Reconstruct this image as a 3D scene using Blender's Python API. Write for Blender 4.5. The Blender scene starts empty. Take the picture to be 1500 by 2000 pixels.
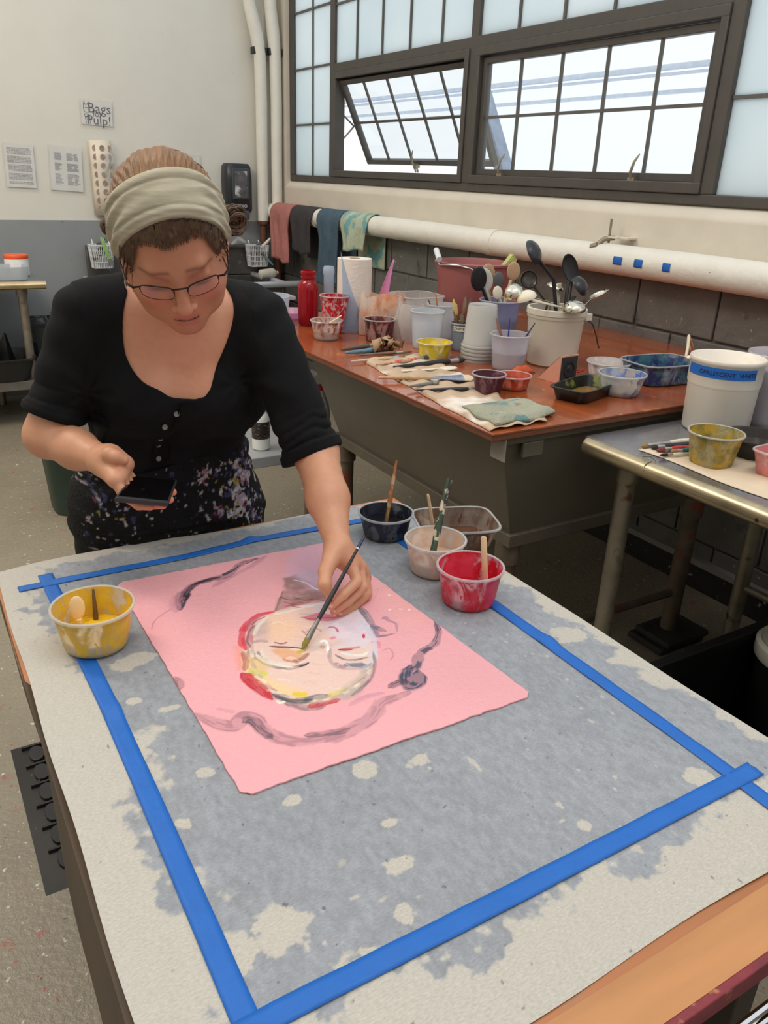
import bpy, bmesh, math, random
import numpy as np
from mathutils import Vector, Matrix
random.seed(7); rng = np.random.default_rng(7)
S = bpy.context.scene
COL = S.collection

def c(r, g, b):
    f = lambda v: (v/255/12.92) if v/255 <= .04045 else ((v/255+.055)/1.055)**2.4
    return (f(r), f(g), f(b))

# ---------------------------------------------------------------- camera
cam = bpy.data.cameras.new('camera'); camo = bpy.data.objects.new('camera', cam); COL.objects.link(camo)
RIGHT = Vector((0.85882254, -0.51098866, 0.0362552)); UP = Vector((0.17094454, 0.35258516, 0.92003352)); FWD = Vector((0.48290974, 0.78394789, -0.3901588))
camo.matrix_world = Matrix(((RIGHT.x, UP.x, -FWD.x, 0), (RIGHT.y, UP.y, -FWD.y, 0), (RIGHT.z, UP.z, -FWD.z, 1.55), (0, 0, 0, 1)))
cam.sensor_fit = 'VERTICAL'; cam.sensor_height = 24.0; cam.lens = 24.0*1554.07/2000
cam.clip_start = 0.02
S.camera = camo
# ---------------------------------------------------------------- light
S.view_settings.view_transform = 'Standard'; S.view_settings.look = 'None'
S.view_settings.gamma = 1; S.view_settings.use_curve_mapping = False
S.view_settings.exposure = 0.0
W = bpy.data.worlds.new('daylight'); S.world = W; W.use_nodes = True
W.node_tree.nodes['Background'].inputs[0].default_value = (0.95, 0.98, 1.0, 1)
W.node_tree.nodes['Background'].inputs[1].default_value = 1.12
def area(name, loc, target, size, energy, color):
    l = bpy.data.lights.new(name, 'AREA'); l.shape = 'RECTANGLE'; l.size, l.size_y = size; l.energy = energy; l.color = color
    o = bpy.data.objects.new(name, l); COL.objects.link(o); o.location = loc
    o.rotation_euler = (Vector(target)-Vector(loc)).to_track_quat('-Z', 'Y').to_euler(); return o
area('ceiling_lamp_warm', (-1.2, 3.6, 3.9), (-.3, 4.4, 0), (2.4, .5), 75, (1, .87, .68))
area('overhead_fill', (.9, .6, 3.9), (.9, 1.0, 0), (2.4, .6), 30, (1, .95, .88))  # added area light, no visible fixture; gives the flat sky light some direction
S.cycles.max_bounces = 8; S.cycles.transparent_max_bounces = 24; S.cycles.transmission_bounces = 6
S.cycles.caustics_reflective = False; S.cycles.caustics_refractive = False
S.cycles.sample_clamp_indirect = 4.0

# ---------------------------------------------------------------- materials
def newmat(name):
    m = bpy.data.materials.new(name); m.use_nodes = True
    nt = m.node_tree; nt.nodes.clear()
    out = nt.nodes.new('ShaderNodeOutputMaterial')
    return m, nt, out
def N(nt, t, **kw):
    n = nt.nodes.new(t)
    for k, v in kw.items():
        if k.startswith('i_'):
            key = k[2:]; key = int(key) if key.isdigit() else key.replace('_', ' ')
            n.inputs[key].default_value = v
        else: setattr(n, k, v)
    return n
def rgba(x): return (*x, 1)
def noise(nt, scale, detail=4, rough=.6, vec=None, stretch=None, dist=0):
    tc = N(nt, 'ShaderNodeTexCoord'); mp = N(nt, 'ShaderNodeMapping')
    if stretch: mp.inputs['Scale'].default_value = stretch
    nt.links.new(tc.outputs['Object'], mp.inputs[0])
    n = N(nt, 'ShaderNodeTexNoise', i_Scale=scale, i_Detail=detail, i_Roughness=rough, i_Distortion=dist)
    nt.links.new(mp.outputs[0], n.inputs['Vector']); return n
def ramp(nt, fac, a, b, ca=(0, 0, 0), cb=(1, 1, 1)):
    r = N(nt, 'ShaderNodeValToRGB'); e = r.color_ramp.elements
    e[0].position = a; e[0].color = rgba(ca); e[1].position = b; e[1].color = rgba(cb)
    nt.links.new(fac, r.inputs[0]); return r
def mixc(nt, fac, a, b, mode='MIX'):
    m = N(nt, 'ShaderNodeMix', data_type='RGBA', blend_type=mode)
    for s, i in ((fac, 0), (a, 6), (b, 7)):
        if hasattr(s, 'links'): nt.links.new(s, m.inputs[i])
        elif isinstance(s, (int, float)): m.inputs[i].default_value = s
        else: m.inputs[i].default_value = rgba(s)
    return m.outputs[2]
MATS = {}
def mat(name, col, rough=.5, metal=0, var=.12, scale=8, stretch=None, bump=0, bscale=60, spots=(), attr=None, sss=0, spec=.5, coat=0, detail=4):
    """spots: (colour, scale, lo, hi[, stretch]) layers of noise-cut marks."""
    if name in MATS: return MATS[name]
    m, nt, out = newmat(name); b = N(nt, 'ShaderNodeBsdfPrincipled'); nt.links.new(b.outputs[0], out.inputs[0])
    n = noise(nt, scale, detail, .6, stretch=stretch)
    if attr:
        a = N(nt, 'ShaderNodeAttribute', attribute_name=attr); base = a.outputs['Color']
        r = ramp(nt, n.outputs[0], .3, .7, (1-var,)*3, (1+var*.3,)*3)
        base = mixc(nt, 1.0, base, r.outputs[0], 'MULTIPLY')
    else:
        r = ramp(nt, n.outputs[0], .3, .7, tuple(x*(1-var) for x in col), tuple(min(1, x*(1+var)) for x in col)); base = r.outputs[0]
    for s in spots:
        sn = noise(nt, s[1], 3, .55, stretch=s[4] if len(s) > 4 else None)
        base = mixc(nt, ramp(nt, sn.outputs[0], s[2], s[3]).outputs[0], base, s[0])
    nt.links.new(base, b.inputs['Base Color'])
    b.inputs['Roughness'].default_value = rough; b.inputs['Metallic'].default_value = metal
    b.inputs['Specular IOR Level'].default_value = spec; b.inputs['Coat Weight'].default_value = coat
    if sss: b.inputs['Subsurface Weight'].default_value = sss; b.inputs['Subsurface Radius'].default_value = (.012, .005, .003); b.inputs['Subsurface Scale'].default_value = 1
    if bump:
        bn = noise(nt, bscale, 4, .6, stretch=stretch); bp = N(nt, 'ShaderNodeBump', i_Strength=bump, i_Distance=.01)
        nt.links.new(bn.outputs[0], bp.inputs['Height']); nt.links.new(bp.outputs[0], b.inputs['Normal'])
    MATS[name] = m; return m
def clear(name, tint=(.9, .92, .95), opac=.45, rough=.25, paint=None, cover=(.5, .6), pscale=30, pstretch=(1, 1, .62), paint2=None):
    """thin translucent plastic, optionally smeared with dried paint"""
    if name in MATS: return MATS[name]
    m, nt, out = newmat(name)
    tr = N(nt, 'ShaderNodeBsdfTransparent'); tr.inputs[0].default_value = rgba(tint)
    df = N(nt, 'ShaderNodeBsdfDiffuse'); df.inputs[0].default_value = rgba(tint)
    tl = N(nt, 'ShaderNodeBsdfTranslucent'); tl.inputs[0].default_value = rgba(tint)
    gl = N(nt, 'ShaderNodeBsdfGlossy'); gl.inputs['Roughness'].default_value = rough
    a = N(nt, 'ShaderNodeMixShader', i_0=.5); nt.links.new(df.outputs[0], a.inputs[1]); nt.links.new(tl.outputs[0], a.inputs[2])
    b = N(nt, 'ShaderNodeMixShader', i_0=opac); nt.links.new(tr.outputs[0], b.inputs[1]); nt.links.new(a.outputs[0], b.inputs[2])
    fr = N(nt, 'ShaderNodeLayerWeight', i_Blend=.5); pw = N(nt, 'ShaderNodeMath', operation='POWER', i_1=4.0); ml = N(nt, 'ShaderNodeMath', operation='MULTIPLY_ADD', i_1=.55, i_2=.035)
    nt.links.new(fr.outputs['Facing'], pw.inputs[0]); nt.links.new(pw.outputs[0], ml.inputs[0])
    g = N(nt, 'ShaderNodeMixShader'); nt.links.new(ml.outputs[0], g.inputs[0]); nt.links.new(b.outputs[0], g.inputs[1]); nt.links.new(gl.outputs[0], g.inputs[2])
    res = g.outputs[0]
    if paint:
        pb = N(nt, 'ShaderNodeBsdfPrincipled', i_Roughness=.45)
        n1 = noise(nt, pscale*1.7, 3, .6)
        col = mixc(nt, ramp(nt, n1.outputs[0], .42, .6).outputs[0], paint, paint2 or tuple(x*.75 for x in paint))
        nt.links.new(col, pb.inputs[0])
        n = noise(nt, pscale*1.35, 7, .68, stretch=pstretch, dist=.9); r = ramp(nt, n.outputs[0], *cover)
        n3 = noise(nt, pscale*4, 3, .6, stretch=pstretch); r3 = ramp(nt, n3.outputs[0], .60, .64)
        mx = N(nt, 'ShaderNodeMath', operation='MAXIMUM'); nt.links.new(r.outputs[0], mx.inputs[0]); nt.links.new(r3.outputs[0], mx.inputs[1])
        mm = N(nt, 'ShaderNodeMixShader'); nt.links.new(mx.outputs[0], mm.inputs[0]); nt.links.new(res, mm.inputs[1]); nt.links.new(pb.outputs[0], mm.inputs[2]); res = mm.outputs[0]
    nt.links.new(res, out.inputs[0]); MATS[name] = m; return m

# ---------------------------------------------------------------- mesh helpers
class MB:
    def __init__(s): s.v = []; s.f = []
    def add(s, v, f):
        o = len(s.v); s.v += [tuple(map(float, p)) for p in v]; s.f += [tuple(i+o for i in q) for q in f]; return s
    def box(s, lo, hi):
        (a, b, d), (e, g, h) = lo, hi; s.nb = getattr(s, 'nb', -1)+1; k = (s.nb % 6)*1.2e-4   # no two faces exactly coplanar
        a, b, d, e, g, h = a-k, b-k, d-k, e+k, g+k, h+k
        return s.add([(a,b,d),(e,b,d),(e,g,d),(a,g,d),(a,b,h),(e,b,h),(e,g,h),(a,g,h)], [(0,3,2,1),(4,5,6,7),(0,1,5,4),(1,2,6,5),(2,3,7,6),(3,0,4,7)])
    def hexa(s, low, high):
        return s.add(list(low)+list(high), [(3,2,1,0),(4,5,6,7),(0,1,5,4),(1,2,6,5),(2,3,7,6),(3,0,4,7)])
    def tube(s, pts, r, n=12, caps=True, flat=1.0, upv=None):
        P = [Vector(p) for p in pts]; R = r if hasattr(r, '__len__') else [r]*len(P)
        t0 = (P[1]-P[0]).normalized(); u = Vector(upv) if upv else (Vector((0, 0, 1)) if abs(t0.z) < .9 else Vector((1, 0, 0)))
        o = len(s.v)
        for i, p in enumerate(P):
            t = (P[min(i+1, len(P)-1)]-P[max(i-1, 0)]).normalized()
            a = (u - t*u.dot(t)).normalized(); b = t.cross(a); u = a
            for k in range(n):
                q = 2*math.pi*k/n; s.v.append(tuple(p + (a*math.cos(q)*flat + b*math.sin(q))*R[i]))
        m = len(P)
        for i in range(m-1):
            for k in range(n): s.f.append((o+i*n+k, o+i*n+(k+1) % n, o+(i+1)*n+(k+1) % n, o+(i+1)*n+k))
        if caps: s.f.append(tuple(o+k for k in range(n))[::-1]); s.f.append(tuple(o+(m-1)*n+k for k in range(n)))
        return s
    def lathe(s, prof, n=40, cen=(0, 0, 0), wob=0, ph=0, closed=False, sx=1, sy=1, sq=0):
        o = len(s.v); m = len(prof)
        for j, (r, z) in enumerate(prof):
            for k in range(n):
                q = 2*math.pi*k/n; rr = r*(1+wob*math.sin(3*q+ph))
                if sq:   # rounded-square section
                    rr *= 1/((abs(math.cos(q))**sq+abs(math.sin(q))**sq)**(1/sq))
                s.v.append((cen[0]+rr*math.cos(q)*sx, cen[1]+rr*math.sin(q)*sy, cen[2]+z))
        for j in range(m-1):
            for k in range(n): s.f.append((o+j*n+k, o+j*n+(k+1) % n, o+(j+1)*n+(k+1) % n, o+(j+1)*n+k))
        if closed:
            for k in range(n): s.f.append((o+(m-1)*n+k, o+(m-1)*n+(k+1) % n, o+(k+1) % n, o+k))
        else:
            if prof[0][0] > 1e-5: s.f.append(tuple(o+k for k in range(n))[::-1])
            if prof[-1][0] > 1e-5: s.f.append(tuple(o+(m-1)*n+k for k in range(n)))
        return s
    def ball(s, cen, r, n=16, sc=(1, 1, 1)):
        o = len(s.v); m = n//2
        for j in range(m+1):
            a = math.pi*j/m
            for k in range(n):
                q = 2*math.pi*k/n; s.v.append((cen[0]+r*sc[0]*math.sin(a)*math.cos(q), cen[1]+r*sc[1]*math.sin(a)*math.sin(q), cen[2]+r*sc[2]*math.cos(a)))
        for j in range(m):
            for k in range(n): s.f.append((o+j*n+k, o+(j+1)*n+k, o+(j+1)*n+(k+1) % n, o+j*n+(k+1) % n))
        return s
    def grid(s, fn, nu, nv, cu=False):
        o = len(s.v)
        for i in range(nu):
            for j in range(nv): s.v.append(tuple(map(float, fn(i/(nu-1), j/(nv-1)))))
        for i in range(nu-1):
            for j in range(nv-1): s.f.append((o+i*nv+j, o+i*nv+j+1, o+(i+1)*nv+j+1, o+(i+1)*nv+j))
        return s
    def prism(s, poly, z0, z1):
        n = len(poly)
        return s.add([(x, y, z0) for x, y in poly]+[(x, y, z1) for x, y in poly], [tuple(range(n))[::-1], tuple(range(n, 2*n))]+[(i, (i+1) % n, n+(i+1) % n, n+i) for i in range(n)])
    def xf(s, M):
        s.v = [tuple(M @ Vector(p)) for p in s.v]; return s
def obj(name, mb, m, parent=None, bevel=0, solid=0, sub=0, sharp=40, off=None):
    me = bpy.data.meshes.new(name); v = mb.v
    if off is not None: v = [(p[0]-off[0], p[1]-off[1], p[2]-off[2]) for p in v]
    me.from_pydata(v, [], mb.f); me.materials.append(m)
    bm = bmesh.new(); bm.from_mesh(me); bmesh.ops.recalc_face_normals(bm, faces=bm.faces)
    for f in bm.faces: f.smooth = True
    for e in bm.edges:
        if len(e.link_faces) == 2 and e.calc_face_angle(0) > math.radians(sharp): e.smooth = False
    bm.to_mesh(me); bm.free()
    o = bpy.data.objects.new(name, me); COL.objects.link(o)
    if parent is not None: o.parent = parent
    if bevel:
        b = o.modifiers.new('bevel', 'BEVEL'); b.width = bevel; b.segments = 3; b.limit_method = 'ANGLE'
    if solid:
        b = o.modifiers.new('solid', 'SOLIDIFY'); b.thickness = solid; b.offset = 0
    if sub:
        b = o.modifiers.new('sub', 'SUBSURF'); b.levels = sub; b.render_levels = sub
    return o
def tag(o, label=None, cat=None, group=None, kind=None):
    if label: o['label'] = label
    if cat: o['category'] = cat
    if group: o['group'] = group
    if kind: o['kind'] = kind
    return o
def thing(name, label, cat, loc=(0, 0, 0), rz=0, group=None):
    o = bpy.data.objects.new(name, None); COL.objects.link(o); o.empty_display_size = .05
    o.location = loc; o.rotation_euler = (0, 0, rz); return tag(o, label, cat, group)
def struct(name, mb, m, parent=None, **k):
    o = obj(name, mb, m, parent, **k)
    if parent is None: o['kind'] = 'structure'
    return o
def frompy(name, V, F, m, parent=None, off=None, colors=None, smooth=True):
    me = bpy.data.meshes.new(name)
    if off is not None: V = V-np.array(off)
    me.from_pydata(V.tolist(), [], F.tolist() if hasattr(F, 'tolist') else F); me.materials.append(m)
    if colors is not None:
        a = me.color_attributes.new('paint', 'FLOAT_COLOR', 'POINT')
        a.data.foreach_set('color', np.concatenate([colors, np.ones((len(colors), 1))], 1).astype(np.float32).ravel())
    if smooth: me.polygons.foreach_set('use_smooth', [True]*len(me.polygons))
    o = bpy.data.objects.new(name, me); COL.objects.link(o)
    if parent is not None: o.parent = parent
    return o
def text_mb(s, size, depth=.0004, res=2, align='CENTER'):
    cu = bpy.data.curves.new('t', 'FONT'); cu.body = s; cu.size = size; cu.extrude = depth; cu.resolution_u = res; cu.align_x = align; cu.align_y = 'CENTER'
    o = bpy.data.objects.new('t', cu); COL.objects.link(o)
    dg = bpy.context.evaluated_depsgraph_get(); me = o.evaluated_get(dg).to_mesh()
    mb = MB().add([tuple(v.co) for v in me.vertices], [tuple(p.vertices) for p in me.polygons])
    o.evaluated_get(dg).to_mesh_clear(); bpy.data.objects.remove(o); bpy.data.curves.remove(cu); return mb
def vnoise(X, Y, seed=0):
    """value noise on arrays"""
    xi = np.floor(X).astype(np.int64); yi = np.floor(Y).astype(np.int64); fx = X-xi; fy = Y-yi
    fx = fx*fx*(3-2*fx); fy = fy*fy*(3-2*fy)
    def h(a, b):
        n = (a*374761393+b*668265263+seed*974634777) & 0xffffffff
        n = ((n ^ (n >> 13))*1274126177) & 0xffffffff
        return ((n ^ (n >> 16)) & 0xffff)/65535.0
    return (h(xi, yi)*(1-fx)+h(xi+1, yi)*fx)*(1-fy)+(h(xi, yi+1)*(1-fx)+h(xi+1, yi+1)*fx)*fy
def fbm(X, Y, seed=0, o=4): return sum(vnoise(X*2**i, Y*2**i, seed+i)*.5**i for i in range(o))/sum(.5**i for i in range(o))
sstep = lambda a, b, x: (lambda t: t*t*(3-2*t))(np.clip((x-a)/(b-a), 0, 1))
# ================================================================ the setting
WX, BY, TZ, BZ, SZ = 2.69, 6.1, 0.82, 0.958, 0.922
m_white = mat('white_wall_paint', c(222, 219, 210), .6, var=.03, scale=3, bump=.08, bscale=25, spots=((c(150, 145, 135), 55, .76, .78),))
m_grey = mat('grey_wall_paint', c(146, 149, 152), .5, var=.05, scale=4, bump=.08, bscale=25, spots=((c(70, 70, 75), 45, .73, .75),))
m_block = mat('grey_painted_block', c(104, 102, 98), .6, var=.18, scale=6, bump=.5, bscale=30, spots=((c(165, 160, 150), 40, .70, .73), (c(60, 58, 55), 9, .62, .75)))
m_floor = mat('speckled_floor', c(141, 131, 113), .33, var=.10, scale=2.5, bump=.4, bscale=60, spots=((c(205, 198, 184), 46, .66, .69), (c(70, 62, 54), 70, .69, .71), (c(156, 96, 84), 11, .64, .74), (c(170, 50, 42), 34, .695, .715)))
m_steelw = mat('dark_window_steel', c(74, 70, 66), .5, var=.1, scale=12, bump=.1)
m_cream = mat('white_sill_paint', c(214, 205, 190), .5, var=.05, scale=5, bump=.15, bscale=18, spots=((c(160, 150, 135), 30, .74, .77),))
struct('floor', MB().box((-3, -2.5, -.05), (2.9, 6.3, 0)), m_floor)
struct('unseen_wall_left', MB().box((-3.1, -2.5, 0), (-3, 6.2, 4.4)), m_white)  # unseen wall, added to block sky light and make it more directional
struct('unseen_wall_front', MB().box((-3.1, -2.6, 0), (2.9, -2.5, 4.4)), m_white)  # added out of view behind the camera to cut the ambient light
struct('wall_back', MB().box((-3, BY, 1.183), (WX+.2, BY+.15, 4.4)).box((WX-.11, BY-.03, 1.183), (WX+.02, BY+.01, 4.4)), m_white)
struct('wall_back_lower', MB().box((-3, BY-.004, 0), (WX+.2, BY+.15, 1.183)), m_grey)
# window wall: painted blocks below, white band and sill under the window
def blocks():
    mb = MB(); z = .0; row = 0
    mb.box((WX+.012, -2.5, 0), (WX+.2, BY+.1, 1.20))
    while z < 1.18:
        h = min(.2, 1.20-z); y = -2.6+(.2 if row % 2 else 0)
        while y < BY:
            y2 = min(y+.4, BY)
            if y2-y > .03 and y2 > -1:
                j = random.uniform(-.003, .003); e = .004
                mb.hexa([(WX+j, y+e, z+e), (WX+.03, y+e, z+e), (WX+.03, y2-e, z+e), (WX+j, y2-e, z+e)], [(WX+j, y+e, z+h-e), (WX+.03, y+e, z+h-e), (WX+.03, y2-e, z+h-e), (WX+j, y2-e, z+h-e)])
            y = y2
        z += .2; row += 1
    return mb
struct('wall_right', blocks(), m_block, bevel=.006)
struct('trim_sill_band', MB().prism([(WX-.01, 1.19), (WX+.25, 1.19), (WX+.25, 1.50), (WX+.06, 1.50), (WX-.005, 1.455), (WX-.015, 1.44)], -2.5, 5.95).xf(Matrix(((1,0,0,0),(0,0,1,0),(0,1,0,0),(0,0,0,1)))), m_cream, bevel=.01)
struct('wall_right_end', MB().box((WX-.01, 5.93, 1.19), (WX+.2, BY+.05, 4.4)), m_cream)
struct('trim_floor_channel', MB().box((WX-.035, -1, .11), (WX+.01, 5.8, .135)), mat('channel_metal', c(140, 138, 135), .5))
struct('baseboard_right', MB().box((WX-.02, -1, 0), (WX+.012, 5.8, .10)), mat('black_scuffed_base', c(24, 23, 22), .5, spots=((c(170, 165, 155), 35, .66, .68),)))

# ---- window
win = thing('window_1', None, None); win['kind'] = 'structure'
X0, X1 = WX+.02, WX+.075
def bar(mb, y0, y1, z0, z1, x0=X0, x1=X1): return mb.box((x0, y0, z0), (x1, y1, z1))
fr = MB()
bar(fr, 1.0, 5.93, 1.485, 1.525); bar(fr, 5.86, 5.93, 1.525, 4.3)             # bottom rail, left jamb
for y in (5.265, 3.715, 2.165): bar(fr, y-.03, y+.03, 1.525, 4.3)
bar(fr, 2.19, 5.24, 2.15, 2.20)
for (a, b) in ((3.745, 5.235), (2.195, 3.685)):                                  # deep surrounds of the two vents
    bar(fr, a, b, 1.525, 1.565, X0-.01, X1+.01); bar(fr, a, b, 2.11, 2.15, X0-.01, X1+.01); bar(fr, a, a+.035, 1.525, 2.15, X0-.01, X1+.01); bar(fr, b-.035, b, 1.525, 2.15, X0-.01, X1+.01)
obj('frame', fr, m_steelw, win, bevel=.004)
mu = MB(); w = .006
for z in (1.855, 2.205, 2.55, 2.90, 3.25): bar(mu, 5.295, 5.86, z-w, z+w, X0+.01, X0+.035)
bar(mu, 5.572, 5.584, 1.525, 4.3, X0+.012, X0+.033)
for y in (4.957, 4.649, 4.342, 4.026): bar(mu, y-w, y+w, 2.2, 4.3, X0+.01, X0+.035)
for y in (3.39, 3.082, 2.784, 2.484): bar(mu, y-w, y+w, 2.2, 4.3, X0+.01, X0+.035)
for z in (2.53, 2.86): bar(mu, 2.195, 5.235, z-w, z+w, X0+.011, X0+.034)
bar(mu, 1.0, 2.13, 1.845, 1.857, X0+.01, X0+.035); bar(mu, 1.0, 2.13, 2.2, 2.212, X0+.01, X0+.035)
bar(mu, 1.54, 1.552, 1.525, 4.3, X0+.011, X0+.034)
obj('muntin', mu, mat('muntin_steel', c(90, 88, 84), .5), win)
def frosted():
    m, nt, out = newmat('frosted_glass')
    tl = N(nt, 'ShaderNodeBsdfTranslucent'); df = N(nt, 'ShaderNodeBsdfDiffuse')
    n = noise(nt, 1.6, 3, .5); r = ramp(nt, n.outputs[0], .3, .7, c(228, 236, 238), c(238, 243, 244))
    nt.links.new(r.outputs[0], tl.inputs[0]); nt.links.new(r.outputs[0], df.inputs[0])
    a = N(nt, 'ShaderNodeMixShader', i_0=.12); nt.links.new(tl.outputs[0], a.inputs[1]); nt.links.new(df.outputs[0], a.inputs[2]); nt.links.new(a.outputs[0], out.inputs[0]); return m
m_frost = frosted()
m_glass = clear('window_glass', (.97, .99, 1), .03, .05)
for i, (a, b, z0, z1) in enumerate(((5.295, 5.86, 1.525, 4.3), (3.745, 5.235, 2.2, 4.3), (2.195, 3.685, 2.2, 4.3), (1.0, 2.135, 1.525, 4.3))):
    tag(obj('frosted_pane', MB().box((X0+.02, a, z0), (X0+.025, b, z1)), m_frost, win), 'milky frosted glass')
def sash(y0, y1, tilt):
    s = MB(); H = .54; t = .03; zt = 2.105; M = Matrix.Translation((X0+.03, 0, zt)) @ Matrix.Rotation(-tilt, 4, 'Y')
    for (a, b, d, e) in ((y0, y1, -t, 0), (y0, y1, -H, -H+t), (y0, y0+t, -H, 0), (y1-t, y1, -H, 0)): s.box((-.015, a, d), (.02, b, e))
    g = (y1-y0)/5 if tilt == 0 else (y1-y0)/5
    mm = MB()
    for k in range(1, 5): mm.box((-.006, y0+g*k-.006, -H), (.006, y0+g*k+.006, 0))
    mm.box((-.006, y0, -H/2-.006), (.006, y1, -H/2+.006))
    o = obj('sash', s.xf(M), m_steelw, win, bevel=.003)
    obj('glazing_bar', mm.xf(M), MATS['muntin_steel'], o)
    obj('glass_pane', MB().box((-.0015, y0, -H), (.0015, y1, 0)).xf(M), m_glass, o)
    hm = mat('cast_latch_metal', c(150, 142, 125), .45, .6)
    for f in ((.16, .78) if tilt == 0 else (.45,)):
        yy = y1-(y1-y0)*f
        h = MB().box((-.04, yy-.018, -H-.012), (-.012, yy+.018, -H+.012)).tube([(-.03, yy, -H), (-.05, yy-.003, -H+.03), (-.045, yy-.012, -H+.07), (-.03, yy-.022, -H+.10)], [.007, .007, .006, .003], 8)
        h.tube([(-.034, yy-.013, -H-.004), (-.034, yy-.013, -H-.035)], .006, 8).tube([(-.034, yy+.013, -H-.004), (-.034, yy+.013, -H-.035)], .006, 8)
        tag(obj('latch', h.xf(M), hm, win), 'cast metal latch')
    return M
sash(2.235, 3.645, 0.0)
Ms = sash(3.785, 5.195, .44)
obj('stay_arm', MB().tube([(X0, 5.205, 1.95), (X0+.14, 5.205, 1.84)], .006, 6).tube([(X0, 5.205, 1.70), (X0+.14, 5.205, 1.84)], .006, 6).tube([(X0, 5.215, 1.62), (X0, 5.215, 2.1)], .007, 6), MATS['cast_latch_metal'], win)
# ---- beyond the glass
m_out = mat('pale_blue_roof_metal', c(196, 206, 222), .6, var=.1, scale=20)
for k, (z, r) in enumerate(((2.665, .030), (2.60, .016), (2.435, .022))):
    tag(obj('roof_pipe', MB().tube([(7.2, -2+0*k, z), (7.2, 16, z)], r, 8), m_out), ('thick pale pipe outside the window, highest of three', 'thin pale pipe outside the window, middle of three', 'pale pipe outside the window, lowest of three')[k], 'pipe', 'pale pipes outside the window')
tag(obj('roof_post', MB().box((-.05, -.045, -2.2), (.05, .045, .62)).xf(Matrix.Translation((4.0, 5.16, 1.85)) @ Matrix.Rotation(-.57, 4, 'X')), mat('weathered_post', c(150, 165, 190), .7, var=.2, scale=12)), 'slanting grey-blue post outside the right-hand window pane', 'post')
# ================================================================ fittings on the back wall and the pipes
m_pipe = mat('white_pipe_lagging', c(226, 222, 212), .55, var=.04, scale=10, bump=.35, bscale=22, spots=((c(150, 130, 105), 40, .77, .80),))
m_rust = mat('rusty_iron', c(104, 62, 44), .7, var=.3, scale=25, bump=.3)
def vpipe(x, y, kink, lab):
    t = thing('heating_pipe', lab, 'pipe', (x, y, 0), group='lagged riser pipes in the corner')
    p = [(0, 0, 1.17), (0, 0, 1.6), (.004, 0, 2.0), (0, 0, 2.30), (-kink*.3, 0, 2.42), (-kink, 0, 2.60), (-kink*1.1, 0, 2.7), (-kink*1.1, 0, 4.2)]
    obj('lagging', MB().tube(p, [.040, .040, .041, .042, .046, .042, .040, .040], 16), m_pipe, t)
    obj('bare_pipe', MB().tube([(0, 0, 0), (0, 0, 1.20)], .026, 12).lathe([(.042, 1.165), (.045, 1.17), (.045, 1.19), (.03, 1.20)], 16), m_rust, t)
    obj('bracket', MB().box((-.052, -.02, 2.30), (.052, .045, 2.345)), mat('black_bracket', c(30, 30, 30), .5), t, bevel=.004)
vpipe(2.515, 6.00, .07, 'left white lagged riser pipe beside the soap dispenser')
vpipe(2.625, 5.985, .03, 'right white lagged riser pipe against the room corner')
t = thing('heating_pipe', 'thick white lagged pipe running along the wall under the window', 'pipe', (2.6, 0, 1.26))
obj('lagging', MB().tube([(0, -.6, .005)]+[(0.001*math.sin(k*2.1), k*.35, .002*math.sin(k*1.3)) for k in range(0, 17)]+[(0, 6.04, 0)], .060, 24), m_pipe, t, sharp=60)
obj('collar', MB().tube([(0, 3.25, 0), (0, 3.31, 0)], .0635, 24), m_pipe, t); obj('collar', MB().tube([(0, 5.22, 0), (0, 5.26, 0)], .066, 24), m_pipe, t)
# clamp bracket holding the pipe
t = thing('pipe_bracket', 'white painted angle bracket and clamp above the long pipe', 'bracket', (2.6, 2.49, 1.33))
obj('angle_plate', MB().box((.078, -.055, .02), (.088, .02, .105)).box((.02, -.05, .01), (.09, -.01, .018)).box((0, -.01, .01), (.06, .04, .017)), m_cream, t, bevel=.002)
obj('clamp_bolt', MB().tube([(.02, .05, -.01), (.02, .05, .085)], .005, 8).tube([(-.03, .075, -.028), (-.01, .05, .005), (.03, .03, .012)], .010, 8).tube([(-.035, .09, -.03), (-.03, .06, -.02)], .014, 8), mat('dull_zinc', c(150, 140, 122), .5, .5), t)
# blue tape tabs on the pipe
m_tape = mat('blue_masking_tape', c(18, 98, 184), .6, var=.05, scale=30, bump=.1, bscale=120)
for k, (u, w_) in enumerate(((2.40, .035), (2.29, .032), (2.15, .028))):
    def g(i, j, u=u, w_=w_): a = math.pi*(.93+.16*j)+0.0; return (2.6+.0622*math.cos(a), u+(i-.5)*w_*1.3, 1.262-.0622*math.sin(a))
    tag(obj('masking_tape', MB().grid(g, 4, 8), m_tape, solid=.0006), ('left of the three blue tape tabs stuck on the long white pipe', 'middle of the three blue tape tabs stuck on the long white pipe', 'right of the three blue tape tabs stuck on the long white pipe')[k], 'tape', 'blue tape tabs on the pipe')
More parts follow.
